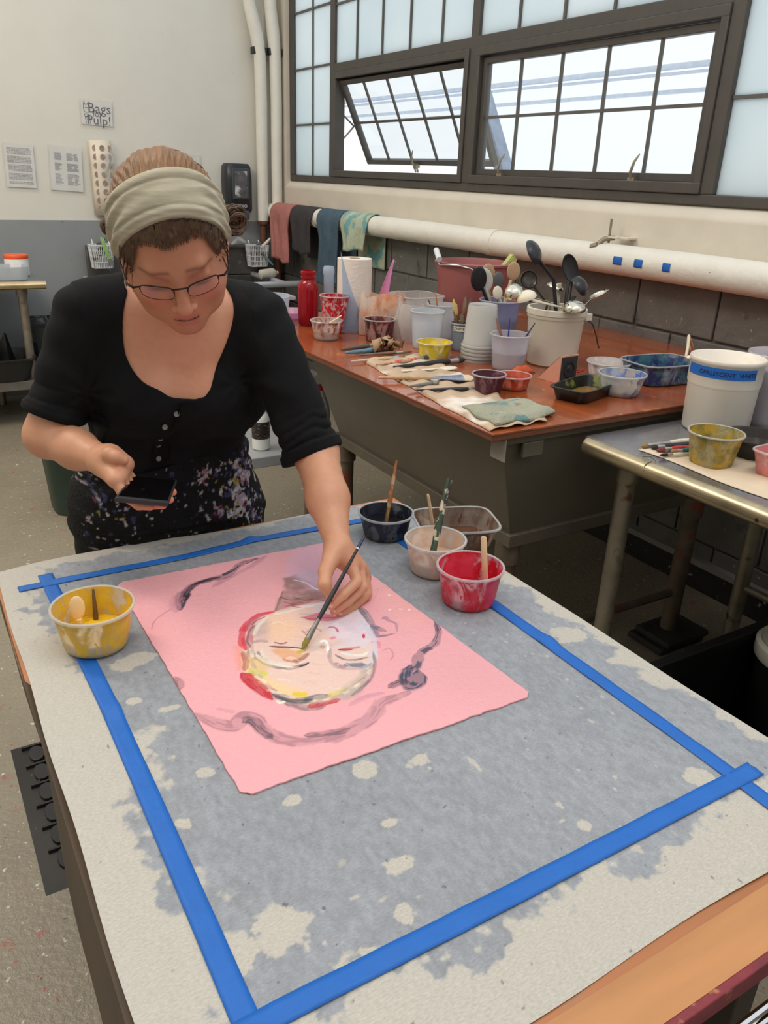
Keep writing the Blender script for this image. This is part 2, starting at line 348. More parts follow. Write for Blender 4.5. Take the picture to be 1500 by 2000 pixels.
# towels over the pipe
def towel(y0, y1, zf, m, lab, zb=None, name='towel', ph=0, fold=False):
    zb = zb or zf+.12; R = .0665
    L = 1.26-zf; Lb = 1.26-zb
    def g(i, j):
        y = y1+(y0-y1)*i; s = j*(Lb+math.pi*R+L)
        w = .007*math.sin(i*9+ph)+.004*math.sin(i*23+ph*2)
        if s < Lb: p = (2.6+R+.002+w*.3*(1-s/Lb), y, 1.26-(Lb-s))
        elif s < Lb+math.pi*R: a = (s-Lb)/R; p = (2.6+R*math.cos(a), y, 1.26+R*math.sin(a))
        else:
            q = (s-Lb-math.pi*R); f = min(1, q/.12)
            yc = (y0+y1)/2; p = (2.6-R-w*f*1.6-.004, yc+(y-yc)*(1-.22*f)+.010*math.sin(q*14+ph)*f, 1.26-q+.012*f*math.sin(i*5+ph))
        return p
    mb = MB().grid(g, 26, 44)
    return tag(obj(name, mb, m, solid=.006, sharp=180), lab, 'towel', 'cloths hanging on the long pipe')
tw = lambda n, col, **k: mat(n, col, .95, var=.15, scale=14, bump=.8, bscale=160, **k)
towel(5.56, 5.90, .93, tw('pink_terry', c(186, 120, 112)), 'faded pink cloth hanging at the far left end of the pipe', ph=1)
towel(5.20, 5.545, 1.02, tw('charcoal_terry', c(62, 58, 60)), 'charcoal grey cloth draped over the pipe between pink and blue ones', zb=.97, ph=2)
towel(4.80, 5.12, .85, tw('slate_blue_terry', c(74, 96, 112)), 'slate blue cloth hanging longest from the pipe', ph=3.1)
towel(4.44, 4.78, 1.10, tw('mint_spotted', c(188, 196, 172), spots=((c(120, 175, 178), 9, .54, .58),)), 'pale green cloth with teal dots hanging from the pipe', zb=1.0, ph=4)

# papers in plastic sleeves
m_paper = mat('printed_paper', c(232, 230, 226), .6, var=.02)
m_ink = mat('grey_print', c(168, 168, 174), .7); m_ink2 = mat('dark_pen', c(90, 86, 98), .7)
m_sleeve = clear('plastic_sleeve', (.95, .95, .95), .12, .12)
def sheet(x0, x1, z0, z1, lab, lines, tilt=0, pen=None):
    t = thing('notice_sheet', lab, 'paper', ((x0+x1)/2, BY-.008, (z0+z1)/2), group='papers on the back wall'); t.rotation_euler = (0, tilt, 0)
    w, h = (x1-x0)/2, (z1-z0)/2
    obj('paper', MB().box((-w, 0, -h), (w, .0015, h)), m_paper, t)
    if lines: obj('printed_text', lines(w, h), m_ink, t)
    if pen: obj('handwriting', pen(w, h), m_ink2, t)
    sl = MB().grid(lambda i, j: (-w-.012+(2*w+.024)*i, -.006-.002*math.sin(i*7+j*5), -h-.015+(2*h+.03)*j), 12, 12)
    obj('plastic_sleeve', sl, m_sleeve, t)
def para(w, h):
    mb = MB(); z = h*.86; k = 0
    while z > -h*.85:
        if k % 6 != 5:
            x = -w*.8
            while x < w*.75:
                l = random.uniform(.008, .028); mb.box((x, -.001, z-.0022), (min(x+l, w*.8), 0, z+.0022)); x += l+.004
        z -= .0085; k += 1
    return mb
def table_text(w, h):
    mb = MB()
    for (a, b, n) in ((.75, .4, 7), (.28, -.1, 8), (-.22, -.75, 9)):
        for k in range(n):
            z = h*(a+(b-a)*k/n)
            for x0 in (-.7, .05, .5): mb.box((w*x0, -.001, z-.002), (w*(x0+random.uniform(.25, .5)*(1 if x0 < .4 else .6)), 0, z+.002))
    return mb
sheet(.765, .945, 1.385, 1.64, 'full page of typed text, leftmost paper on the back wall', para, .03)
sheet(1.04, 1.245, 1.37, 1.635, 'sheet of typed columns taped left of the bag holder', table_text, .05)
sheet(1.62, 2.07, 1.36, 1.62, 'paper in plastic sleeve on wall behind the woman\'s head', table_text, 0)
def pen(w, h):
    def seg(pts): return [(x*w, -.0012, z*h) for x, z in pts]
    mb = MB(); r = .0018
    for s in ([(-.82,.75),(-.80,.95),(-.72,.70),(-.60,.72),(-.5,.95),(-.46,.70),(-.44,.3),(-.52,.05),(-.75,.05),(-.84,.3),(-.82,.75)],
              [(-.74,.45),(-.66,.42),(-.58,.45)], [(-.80,-.1),(-.48,-.1),(-.5,-.3),(-.78,-.3),(-.80,-.1)], [(-.76,-.35),(-.72,-.9),(-.46,-.9),(-.46,-.35),(-.76,-.35)], [(-.66,-.55),(-.6,-.7),(-.54,-.55)]):
        mb.tube(seg(s), r, 5)
    for s, x, z, size in (('Bags', .18, .42, .085), ('for', .05, -.05, .055), ('Pulp!', .12, -.6, .080)):
        tx = text_mb(s, size, .0004); tx.xf(Matrix.Translation((x*w, -.001, z*h)) @ Matrix.Rotation(math.pi/2, 4, 'X')); mb.add(tx.v, tx.f)
    return mb
sheet(1.275, 1.475, 1.785, 1.925, 'hand-lettered sheet reading Bags for Pulp with a drawn cat and cup', None, .03, pen)

# perforated plastic bag holder
t = thing('bag_holder', 'cream plastic bag dispenser with round holes on the back wall', 'dispenser', (1.372, BY, 1.22))
def holder():
    mb = MB()
    return mb.grid(lambda i, j: ((-.075+.15*i), -.02-.055*math.sin(math.pi*min(1, max(0, i)))**.5, .472*j), 14, 4)
obj('shell', holder(), mat('cream_plastic', c(226, 214, 196), .45, var=.05), t, solid=.004)
hh = MB()
for r_ in range(8):
    for k, x in enumerate((-.045, 0, .045)):
        if (r_+k) % 1 == 0: hh.add([tuple(Vector((x+.017*math.cos(a*math.pi/9), -.0785+(.012 if k != 1 else 0), .04+r_*.055+.019*math.sin(a*math.pi/9)))) for a in range(18)], [tuple(range(18))])
obj('hole', hh, mat('holder_hole', c(160, 140, 128), .8, var=.35, scale=12), t)['kind'] = 'stuff'
bg = MB().grid(lambda i, j: (.0+.05*i+.02*math.sin(j*9), -.082-.012*math.sin(i*8+j*6), .14+.25*j), 14, 16)
obj('plastic_bags', bg, clear('bag_film', (.93, .94, .96), .35, .1), t)

# soap dispenser
t = thing('soap_dispenser', 'black push-bar hand cleaner dispenser on the back wall', 'soap dispenser', (2.335, BY, 1.18))
mblk = mat('black_plastic', c(38, 40, 46), .35, var=.05)
body = MB().lathe([(.098, .07), (.105, .09), (.107, .30), (.100, .385), (.085, .405), (.02, .408)], 40, sq=5, sx=1, sy=1.05)
obj('housing', body, mblk, t)
obj('window_frame', MB().box((-.062, -.119, .16), (.068, -.108, .375)), mat('grey_plastic_trim', c(66, 70, 76), .4), t, bevel=.01)
obj('viewing_window', MB().box((-.045, -.1225, .17), (.052, -.117, .355)), mat('refill_window', c(92, 92, 98), .15, var=.5, scale=14, spots=((c(215, 215, 220), 9, .55, .66),)), t, bevel=.004)
obj('push_bar', MB().box((-.055, -.125, .02), (.062, -.06, .085)), mat('grey_push_bar', c(72, 76, 84), .4), t, bevel=.01)
obj('nozzle', MB().lathe([(.022, -.005), (.022, .03)], 16, (.0, -.07, 0)), mblk, t)
tx = text_mb('GOJO', .032); obj('lettering', tx.xf(Matrix.Translation((.005, -.1205, .115)) @ Matrix.Rotation(math.pi/2, 4, 'X')), mat('white_lettering', c(225, 225, 225), .5), t)

# steel sink unit under the baskets
m_ss = mat('dull_stainless', c(116, 112, 110), .38, .75, var=.18, scale=5, bump=.1, spots=((c(150, 146, 140), 22, .66, .72),))
t = thing('sink_unit', 'dull stainless sink with tall splashback along the back wall', 'sink', (1.86, 6.0, 0))
obj('splashback', MB().box((-.66, .02, .80), (.61, .06, 1.02)).box((-.66, -.02, 1.0), (.61, .06, 1.025)), m_ss, t, bevel=.008)
obj('basin', MB().box((-.62, -.55, .45), (.56, -.53, .80)).box((-.62, .0, .45), (.56, .02, .80)).box((-.64, -.55, .45), (-.62, .02, .80)).box((.56, -.55, .45), (.58, .02, .80)).box((-.64, -.55, .43), (.58, .02, .45)), m_ss, t, bevel=.006)
obj('rim', MB().tube([(-.68, -.58, .80), (.70, -.58, .80)], .022, 12).tube([(-.68, -.58, .80), (-.68, .03, .80)], .022, 12).tube([(.57, -.58, .80), (.57, .03, .80)], .022, 12), mat('bright_steel_rim', c(200, 204, 212), .3, .5), t)
for x in (-.6, .54):
    for y in (-.5, -.02): obj('leg', MB().tube([(x, y, 0), (x, y, .44)], .02, 10), m_ss, t)
# wire baskets with brushes hanging from the splashback
m_wire = mat('white_coated_wire', c(226, 228, 230), .4)
def basket(x, lab, z=.885):
    t = thing('wire_basket', lab, 'basket', (x, 5.93, z), group='white wire baskets on the sink splashback')
    a, b, h = .075, .05, .15; mb = MB(); rr = .0028
    for k in range(5):
        z_ = h*k/4; s = .82+.18*k/4
        mb.tube([(-a*s, -b*s, z_), (a*s, -b*s, z_), (a*s, b*s, z_), (-a*s, b*s, z_), (-a*s, -b*s, z_)], rr if k < 4 else .004, 5)
    for i in range(12):
        u = -1+2*i/11; mb.tube([(u*a*.82, -b*.82, 0), (u*a, -b, h)], rr, 5); mb.tube([(u*a*.82, b*.82, 0), (u*a, b, h)], rr, 5); mb.tube([(u*a*.82, -b*.82, 0), (u*a*.82, b*.82, 0)], rr, 5)
    for i in range(6):
        u = -1+2*i/5
        for s in (-1, 1): mb.tube([(s*a*.82, u*b*.82, 0), (s*a, u*b, h)], rr, 5)
    mb.tube([(-.04, b, h), (-.04, b+.02, h+.03), (-.04, b+.04, h+.025)], .004, 5).tube([(.04, b, h), (.04, b+.02, h+.03), (.04, b+.04, h+.025)], .004, 5)
    obj('wire_frame', mb, m_wire, t); return t
basket(1.28, 'white wire basket with a green-handled scrub brush, left of the woman\'s head')
basket(2.43, 'white wire basket with a white brush, below the soap dispenser', .872)
def scrub(p0, p1, col, lab, r=.010):
    P0, P1 = Vector(p0), Vector(p1); t = thing('scrub_brush', lab, 'brush', p0)
    d = P1-P0; obj('handle', MB().tube([(0, 0, 0), tuple(d*.3), tuple(d*.7), tuple(d)], [r*.8, r, r*1.1, r*.8], 8), mat('scrub_'+lab[:9], col, .4), t)
    obj('bristles', MB().tube([tuple(d*-.02), tuple(d*-.28)], [r*1.2, r*1.8], 8), mat('grey_bristles', c(120, 118, 115), .9, bump=.6, bscale=200), t)
scrub((1.315, 5.85, .95), (1.27, 5.84, 1.09), c(150, 205, 110), 'green and white dish brush leaning out of the left wire basket', .011)
scrub((1.33, 5.90, 1.06), (1.37, 5.84, .985), c(225, 225, 222), 'white plastic brush resting across the left wire basket', .009)
scrub((2.45, 5.93, .99), (2.53, 5.90, 1.075), c(214, 210, 200), 'white handled brush sticking up from the right wire basket', .011)
scrub((2.46, 5.865, .955), (2.525, 5.855, .885), c(112, 140, 146), 'grey-blue handled brush poking through the right basket', .008)
for bx, lab in ((1.28, 'heap of grey scouring pads in the left wire basket'), (2.42, 'heap of grey scouring pads in the right wire basket')):
    mb = MB()
    for k in range(9): mb.ball((bx+random.uniform(-.05, .05), 5.93+random.uniform(-.03, .03), 1.0+random.uniform(-.08, .05)), random.uniform(.016, .026), 10, (1, 1, .7))
    tag(obj('scouring_pad', mb, mat('scouring_pad_grey', c(112, 108, 112), .95, var=.4, scale=40, bump=1, bscale=150)), lab, 'scouring pads', kind='stuff')
tag(obj('plastic_bag', MB().grid(lambda i, j: (2.24+.13*i, 5.98-.03*math.sin(3.1*j)-.01*math.sin(i*9), 1.028+.055*math.sin(math.pi*i)*j+.004*math.sin(13*i+7*j)), 16, 12), clear('thin_film', (.93, .94, .95), .4, .15)), 'crumpled clear plastic bag on the sink splashback', 'bag')

t = thing('plastic_jug', 'cream plastic jug lying on the sink rim behind the blue tub', 'jug', (2.40, 5.66, .80))
obj('jug_body', MB().lathe([(.02, -.07), (.035, -.06), (.038, .04), (.025, .06), (.013, .07), (.013, .08)], 24).xf(Matrix.Translation((0, 0, .045)) @ Matrix.Rotation(1.5, 4, 'Y')), mat('cream_jug', c(206, 200, 184), .5), t)
# ---- left background: steel table
m_tube = mat('scuffed_tube_steel', c(148, 138, 126), .4, .6, var=.2, scale=18, spots=((c(120, 80, 62), 14, .62, .70),))
m_top = mat('worn_steel_top', c(172, 172, 176), .28, .8, var=.12, scale=6, spots=((c(120, 105, 90), 16, .68, .72),))
m_roll = mat('brassy_steel_edge', c(196, 176, 138), .3, .75, var=.15, scale=12)
t = thing('steel_table', 'steel table on tubular legs in the far left background', 'table', (.3, 5.55, 0))
obj('tabletop', MB().box((-1.0, -.25, .862), (.49, .45, .88)), m_top, t, bevel=.004)
obj('rolled_edge', MB().tube([(-1, -.26, .865), (.50, -.26, .865)], .024, 12), m_roll, t)
for x, y in ((.37, -.18), (.22, .35), (-.9, -.18), (-.9, .35)):
    obj('leg', MB().tube([(x, y, 0), (x, y, .855)], .026, 12).tube([(x, y, .80), (x, y, .86)], .034, 12), m_tube, t)
obj('lower_shelf', MB().box((-1.0, -.25, .27), (.43, .42, .29)).box((-1, -.26, .235), (.43, -.245, .29)), mat('grey_shelf_steel', c(118, 114, 110), .45, .5, var=.2, scale=10), t, bevel=.003)
def jar(name, lab, cat, x, y, z, r, h, m, lidm, group=None):
    t = thing(name, lab, cat, (x, y, z), group=group)
    obj('jar_body', MB().lathe([(r*.9, 0), (r, .008), (r, h*.8), (r*.94, h*.84), (r*.94, h*.86)], 28), m, t)
    obj('lid', MB().lathe([(r*1.03, h*.84), (r*1.04, h*.86), (r*1.04, h*.97), (r, h), (.001, h)], 28), lidm, t); return t
jar('lidded_jar', 'white jar with orange screw lid on far left table', 'jar', .695, 5.62, .88, .07, .13, mat('white_jar', c(224, 222, 220), .4), mat('orange_lid', c(240, 92, 42), .4))
tag(obj('plastic_tub', MB().lathe([(.08, 0), (.094, .004), (.104, .08), (.1, .08), (.09, .006), (.001, .005)], 28, (.63, 5.47, .88), sq=4), clear('milky_tub', (.82, .85, .88), .6, .2)), 'clear rectangular tub in front of the orange-lidded jar', 'tub')
# black tray and bin underneath
m_blkp = mat('scuffed_black_plastic', c(30, 31, 33), .4, var=.25, scale=20, spots=((c(120, 118, 112), 50, .72, .75),))
tag(obj('black_tub', MB().lathe([(.14, 0), (.15, .01), (.185, .13), (.20, .135), (.2, .145), (.18, .145), (.145, .02), (.001, .015)], 36, (.50, 5.43, .29), sq=5), m_blkp), 'scuffed black tub on the lower shelf of the far left table', 'tub')
tag(obj('black_scoop', MB().add([(.55, 5.40, .36), (.60, 5.50, .36), (.45, 5.52, .37), (.55, 5.47, .56), (.56, 5.49, .55)], [(0, 1, 4), (0, 4, 3), (0, 3, 2), (1, 2, 4), (2, 3, 4)]), m_blkp, solid=.006), 'pointed black scoop standing in the black tub', 'scoop')
t = thing('trash_can', 'dark bin lined with black bag behind the woman\'s shoulder', 'bin', (.92, 5.66, 0))
obj('bin_body', MB().lathe([(.15, 0), (.16, .01), (.21, .58), (.205, .58), (.15, .03), (.001, .02)], 36, sq=4), mat('dark_green_grey_bin', c(52, 58, 58), .5), t)
bagm = mat('black_bin_bag', c(26, 30, 36), .28, var=.3, scale=10, bump=.8, bscale=16)
def bag_g(i, j):
    a = 2*math.pi*i; r = (.214+.012*math.sin(9*a)+.006*math.sin(23*a))*(1 if j > .3 else .96-.3*(.3-j)); q = 1/((abs(math.cos(a))**4+abs(math.sin(a))**4)**.25)
    z = .60-.2*(j-.35)/.65*(1+.18*math.sin(5*a)) if j > .35 else .60-.35*(.35-j)
    return (r*q*math.cos(a), r*q*math.sin(a), z)
obj('liner', MB().grid(bag_g, 80, 14), bagm, t, solid=.002)
tag(obj('green_bin', MB().lathe([(.13, 0), (.15, .30), (.155, .31), (.145, .31), (.12, .02), (.001, .02)], 28, (.62, 3.85, 0), sq=4), mat('dark_green_plastic', c(44, 62, 52), .5)), 'small dark green bin on the floor behind the woman\'s right elbow', 'bin')

# behind the woman, right side: grey floor cupboard shelf and bottles
t = thing('utility_shelf', 'low grey shelf behind the woman holding white bottles', 'shelf', (1.32, 3.0, 0))
m_sh = mat('pale_grey_laminate', c(150, 152, 154), .45, var=.06)
obj('shelf_board', MB().box((-.42, -.20, .455), (.26, .25, .50)), m_sh, t, bevel=.004)
for x in (-.38, .22):
    for y in (-.16, .2): obj('leg', MB().tube([(x, y, 0), (x, y, .455)], .018, 10), m_tube, t)
# white bottles on and above the shelf
m_wb = mat('white_bottle_plastic', c(222, 222, 218), .35, var=.02)
t = thing('glue_bottle', 'white bottle with black label on the shelf under the woman\'s arm', 'bottle', (1.185, 2.90, .50))
obj('bottle_body', MB().lathe([(.030, 0), (.036, .006), (.036, .125), (.030, .145), (.016, .158), (.016, .17)], 28), m_wb, t)
obj('spout', MB().lathe([(.018, .165), (.018, .185), (.008, .195), (.004, .222), (.001, .223)], 20), m_wb, t)
obj('label', MB().lathe([(.0364, .05), (.0368, .052), (.0368, .118), (.0364, .12)], 28), mat('black_label', c(34, 26, 24), .5, spots=((c(150, 130, 110), 90, .6, .63, (1, 1, 3)),)), t)
m_red = mat('red_plastic', c(178, 30, 38), .35, var=.05)
def spray(x, y, z, lab, rz=0, red=True):
    t = thing('spray_bottle', lab, 'bottle', (x, y, z), rz, 'white spray bottles beside the metal vat')
    obj('bottle_body', MB().lathe([(.034, 0), (.040, .01), (.041, .10), (.034, .15), (.016, .19), (.015, .205)], 28), m_wb, t)
    obj('print', MB().grid(lambda i, j: (.0415*math.cos(-2.6+1.3*i), .0415*math.sin(-2.6+1.3*i), .03+.06*j), 10, 4), mat('red_print', c(196, 120, 118), .5, scale=60, var=.3), t)
    obj('collar', MB().lathe([(.020, .20), (.020, .222)], 18), m_red, t)
    obj('trigger_head', MB().box((-.045, -.013, .225), (.022, .013, .262)).box((-.062, -.006, .244), (-.044, .006, .258)), m_wb if not red else m_wb, t, bevel=.005)
    obj('trigger', MB().tube([(-.030, 0, .228), (-.040, 0, .20), (-.036, 0, .175)], .006, 8), m_red, t)
spray(1.40, 2.95, .50, 'white spray bottle with red trigger, nearer the woman\'s sleeve', .3)
spray(1.49, 2.97, .50, 'white spray bottle with red trigger, tight against the vat side', -.2)

# ================================================================ the work bench: plywood on a grey metal vat
m_bwood = mat('orange_varnished_ply', c(150, 77, 42), .22, var=.22, scale=3, stretch=(5, .7, 1), coat=.35, spots=((c(205, 120, 70), 7, .60, .75), (c(120, 62, 58), 3.5, .56, .75), (c(214, 196, 180), 60, .735, .75)))
m_vat = mat('grey_vat_paint', c(98, 91, 78), .5, var=.08, scale=5, bump=.08, spots=((c(190, 185, 172), 28, .745, .76),))
m_edge = mat('ply_edge', c(112, 66, 44), .6, var=.3, scale=40, stretch=(.3, .3, 8))
t = thing('work_bench', 'orange plywood work bench on a grey metal vat along the window wall', 'workbench', (1.9, 2.4, 0))
o_ = (1.9, 2.4, 0)
obj('plywood_top', MB().box((1.235, 1.497, BZ-.004), (2.685, 3.35, BZ)), m_bwood, t, off=o_)
obj('plywood_edge', MB().box((1.237, 1.499, BZ-.022), (2.685, 3.348, BZ-.0041)), m_edge, t, off=o_, bevel=.003)
v = MB(); zt, zb = .935, .60
lo = [(1.42, 1.60, zb), (2.14, 1.60, zb), (2.14, 2.66, zb), (1.42, 2.66, zb)]; hi = [(1.30, 1.535, zt), (2.32, 1.535, zt), (2.32, 2.70, zt), (1.30, 2.70, zt)]
v.hexa(lo, hi); obj('metal_vat', v, m_vat, t, off=o_, bevel=.004)
obj('vat_rim', MB().box((1.285, 1.52, .912), (2.335, 2.715, .9355)).box((1.36, 1.518, .87), (1.43, 1.53, .912)), m_vat, t, off=o_, bevel=.003)
obj('base_frame', MB().box((1.405, 1.585, .565), (1.435, 2.68, .605)).box((1.405, 1.585, .565), (2.16, 1.612, .605)).box((2.13, 1.585, .565), (2.16, 2.68, .605)).box((1.405, 2.65, .565), (2.16, 2.68, .605)), mat('brown_grey_frame', c(92, 84, 72), .5, var=.15), t, off=o_, bevel=.003)
m_leg = mat('grubby_leg_paint', c(96, 84, 70), .55, var=.3, scale=16, spots=((c(120, 66, 46), 12, .58, .66),))
for (x, y) in ((1.44, 1.63), (1.44, 2.64), (2.25, 1.62), (2.12, 2.64)):
    obj('leg', MB().tube([(x, y, 0.0 if x < 2.2 else .05), (x, y, .58)], .030, 14).tube([(x, y, .50), (x, y, .57)], .038, 14), m_leg, t, off=o_)
obj('stretcher', MB().tube([(1.44, 1.63, .20), (2.25, 1.62, .20)], .014, 8).tube([(1.44, 1.63, .20), (1.44, 2.64, .20)], .014, 8), m_leg, t, off=o_)
tag(obj('wood_block', MB().box((2.13, 1.54, 0), (2.36, 1.70, .026)).box((2.15, 1.53, .026), (2.37, 1.69, .05)), mat('blackened_wood', c(44, 40, 36), .7, var=.3, bump=.5), bevel=.008), 'blackened wood block under the rusty bench leg', 'block')
tag(obj('masking_patch', MB().box((1.283, 1.5, .875), (1.2845, 1.56, .955)).xf(Matrix.Identity(4)), mat('faded_grey_tape', c(150, 142, 130), .7)), 'faded grey tape patch on the corner of the vat', 'tape')

# ---- things on the bench
m_milk = clear('milky_plastic', (.86, .88, .90), .62, .2)
m_rimc = clear('clear_rim', (.93, .94, .95), .5, .1)
def cupbody(rb, rt, h, n=40, sq=0, th=.0014, ridge=True):
    p = [(rb*.92, 0), (rb, .004)]
    for k in range(1, 6):
        f = k/6; p.append((rb+(rt*.94-rb)*f, h*.86*f))
    p += [(rt*.945, h*.86), (rt*.965, h*.875), (rt*.97, h*.955), (rt, h*.965), (rt, h), (rt*.962, h), (rt*.955, h*.93)] if ridge else [(rt, h), (rt-th*1.4, h)]
    for k in range(5, 0, -1):
        f = k/6; p.append((rb+(rt*.94-rb)*f-th, h*.86*f+.001))
    p += [(rb-th, .006), (.0008, .0055)]
    return MB().lathe(p, n, sq=sq)
def cup(name, lab, cat, loc, rb, rt, h, wall, paint=None, level=.3, group=None, sq=0, sx=1, sy=1, rz=0, rim=True):
    t = thing(name, lab, cat, loc, rz, group)
    b = cupbody(rb, rt, h, sq=sq); S3 = Matrix.Diagonal((sx, sy, 1, 1)); obj('cup_wall', b.xf(S3), wall, t, sharp=60)
    if rim: obj('rim', MB().lathe([(rt-.0025, h-.0005), (rt-.0025, h+.0012), (rt+.001, h+.0018), (rt+.0022, h+.0002), (rt+.0016, h-.0028), (rt+.0002, h-.0028)], 48, sq=sq, closed=True).xf(S3), m_rimc, t)
    if paint:
        z = h*level; r = rb+(rt*.94-rb)*min(1, level/.86)-.0022
        obj('paint', MB().lathe([(rb*.9-.002, .0065), (rb-.0022, .008), (r, z-.001), (r*.97, z), (r*.5, z+.0006), (.0006, z+.0008)], 36, sq=sq).xf(S3), paint, t)
    return t
def stick(name, lab, cat, p0, p1, m, w=.0045, flat=.35, r1=None, n=10):
    P0, P1 = Vector(p0), Vector(p1); d = P1-P0
    mb = MB().tube([(0, 0, 0), tuple(d*.02), tuple(d*.5), tuple(d*.97), tuple(d)], [w*.6, w, w, w, w*.6], n, flat=flat)
    o = obj(name, mb, m); o.location = p0; return tag(o, lab, cat)
m_bwhite = mat('pale_bristle', c(214, 200, 172), .8, var=.2, scale=60, bump=.6, bscale=300)
def brush(lab, tip, end, hcol, r=.0045, fer=c(170, 165, 160), bris=None, bl=.10, fl=.12, group=None, flat=1.0, wide=None, hb=None, name='paint_brush'):
    """tip = bristle end, end = handle end"""
    P0, P1 = Vector(tip), Vector(end); L = (P1-P0).length; t = thing(name, lab, 'paintbrush', tip, group=group)
    d = P1-P0; w = wide or r*1.15
    at = lambda f: tuple(d*f)
    obj('bristles', MB().tube([at(0), at(bl*.35), at(bl)], [w*.25, w*.95, w], 12, flat=flat), mat('bris_'+str(bris), bris or c(150, 120, 80), .8, bump=.5, bscale=300), t)
    obj('ferrule', MB().tube([at(bl*.9), at(bl+fl)], [w*1.02, r*.95], 14, flat=flat if wide else 1), mat('ferrule_'+str(fer), fer, .35, .7, var=.25, scale=60), t)
    obj('handle', MB().tube([at(bl+fl-.01), at(bl+fl+.12), at(.6), at(.85), at(1)], [r, r*1.25, r, r*.72, r*.5], 12), mat('handle_'+str(hcol), hcol, .4, var=.2, scale=50, spots=((hb, 60, .52, .58),) if hb else ()), t)
    return t
B = BZ
# red bottle
t = thing('plastic_bottle', 'translucent red squeeze bottle without its cap, far end of the bench', 'bottle', (1.475, 3.06, B))
m_rb = clear('red_clear_plastic', (.62, .012, .03), .66, .05)
obj('bottle_body', MB().lathe([(.036, 0), (.041, .008), (.0425, .05), (.0425, .145), (.040, .165), (.030, .178), (.027, .183), (.027, .188), (.031, .190), (.031, .196), (.027, .198), (.027, .206), (.031, .208), (.031, .216), (.027, .218), (.024, .218), (.024, .185), (.037, .160), (.039, .05), (.033, .006), (.001, .005)], 36), m_rb, t)
obj('liquid', MB().lathe([(.032, .008), (.0375, .05), (.0375, .088), (.001, .089)], 32), clear('red_liquid', (.55, .005, .01), .8, .1), t)
redsp = clear('red_splattered_plastic', (.93, .80, .80), .6, .2, paint=c(205, 24, 38), cover=(.47, .50), pscale=42, pstretch=(1, 1, .7))
cup('quart_tub', 'tall clear tub splattered with red paint beside the red bottle', 'tub', (1.50, 2.87, B), .043, .060, .145, redsp, mat('red_paint', c(196, 22, 34), .3), .42)
cup('paint_cup', 'cup of brown-pink paint with a wooden stick, in front of the red bottle', 'paint cup', (1.405, 2.755, B), .047, .061, .072, clear('tan_smeared', (.9, .88, .86), .5, .2, paint=c(176, 110, 80), cover=(.50, .60), pscale=24), mat('tan_paint', c(176, 104, 70), .35), .45)
stick('stir_stick', 'pale wooden stick leaning in the brown-pink paint cup', 'stick', (1.405, 2.765, B+.05), (1.465, 2.745, B+.088), mat('birch_wood', c(222, 196, 158), .6), .006)
# paper towels
t = thing('paper_towel_roll', 'upright white paper towel roll on the bench', 'paper towel', (1.62, 2.93, B))
obj('paper', MB().lathe([(.070, 0), (.070, .278), (.022, .278), (.022, .27)], 48), mat('towel_paper', c(226, 214, 204), .9, var=.03, bump=.3, bscale=90), t)
obj('core', MB().lathe([(.022, .05), (.022, .279), (.020, .279), (.020, .05)], 30), mat('cardboard', c(170, 140, 105), .8), t)
# curled pink sheet, blue sheet
def curl(lab, base, h, lean, w, m, cat, name, tw_=.5):
    x, y = base
    def g(i, j): return (x+w*(i-.5)*(1-j*.93)+lean[0]*j**1.6, y+lean[1]*j+.03*math.sin(i*3)*(1-j), B+.003+h*j)
    return tag(obj(name, MB().grid(g, 10, 22), m, solid=.0012), lab, cat)
curl('curled pink plastic offcut standing right of the paper towel roll', (1.70, 2.86), .275, (.055, -.01), .085, mat('pink_plastic', c(228, 150, 196), .4), 'plastic sheet', 'plastic_offcut')
def bl(i, j): return (1.50+.15*i*(1-.2*j)+.012*math.sin(3*j), 2.83+.02*math.sin(2.5*i)-.10*i, B+.002+(.30*(1-i)**1.6+.015)*j)
tag(obj('plastic_sheet', MB().grid(bl, 16, 12), clear('blue_sheet', (.72, .82, .95), .2, .1), solid=.001), 'pointed pale blue plastic sheet leaning before the paper towel', 'plastic sheet')
tag(obj('small_bottle', MB().lathe([(.02, 0), (.022, .004), (.021, .20), (.024, .205), (.024, .225), (.02, .235), (.001, .236)], 18, (1.57, 3.06, B)), clear('pale_blue_plastic', (.75, .84, .95), .6, .15)), 'pale bluish ribbed bottle between red bottle and paper towel', 'bottle')
# orange-stained bag with a tub tipped inside
def bagg(i, j):
    a = 2*math.pi*i; r = .090+.005*math.sin(5*a+j*3)+.006*math.sin(13*a)+.02*math.sin(j*2.6); z = .155*j+.009*math.sin(3*a+1)*j
    return (1.665+r*math.cos(a)*(1-.15*j), 2.775+r*.70*math.sin(a)*(1-.15*j), B+.002+z)
t = thing('plastic_bag', 'open crinkled plastic bag with an orange stain, behind the dark red cup', 'bag', (0, 0, 0))
obj('bag_film', MB().grid(bagg, 70, 16), clear('orange_bag', (.93, .86, .78), .62, .15, paint=c(226, 150, 112), cover=(.46, .64), pscale=9), t)
tag(obj('tipped_tub', MB().lathe([(.045, 0), (.048, .004), (.072, .10), (.076, .102), (.070, .1), (.045, .008), (.001, .006)], 36).xf(Matrix.Translation((1.655, 2.80, B+.080)) @ Matrix.Rotation(2.2, 4, 'Z') @ Matrix.Rotation(1.75, 4, 'X')), mat('ochre_tub', c(214, 150, 70), .4)), 'ochre yellow tub tipped on its side inside the orange-stained bag', 'tub')
cup('paint_cup', 'cup with dark red and black drips, behind the crumpled brown paper', 'paint cup', (1.585, 2.66, B), .050, .061, .083, clear('maroon_smeared', (.72, .5, .48), .6, .2, paint=c(110, 34, 36), cover=(.46, .54), pscale=20, paint2=c(48, 34, 34)), mat('maroon_paint', c(150, 50, 48), .35), .3)
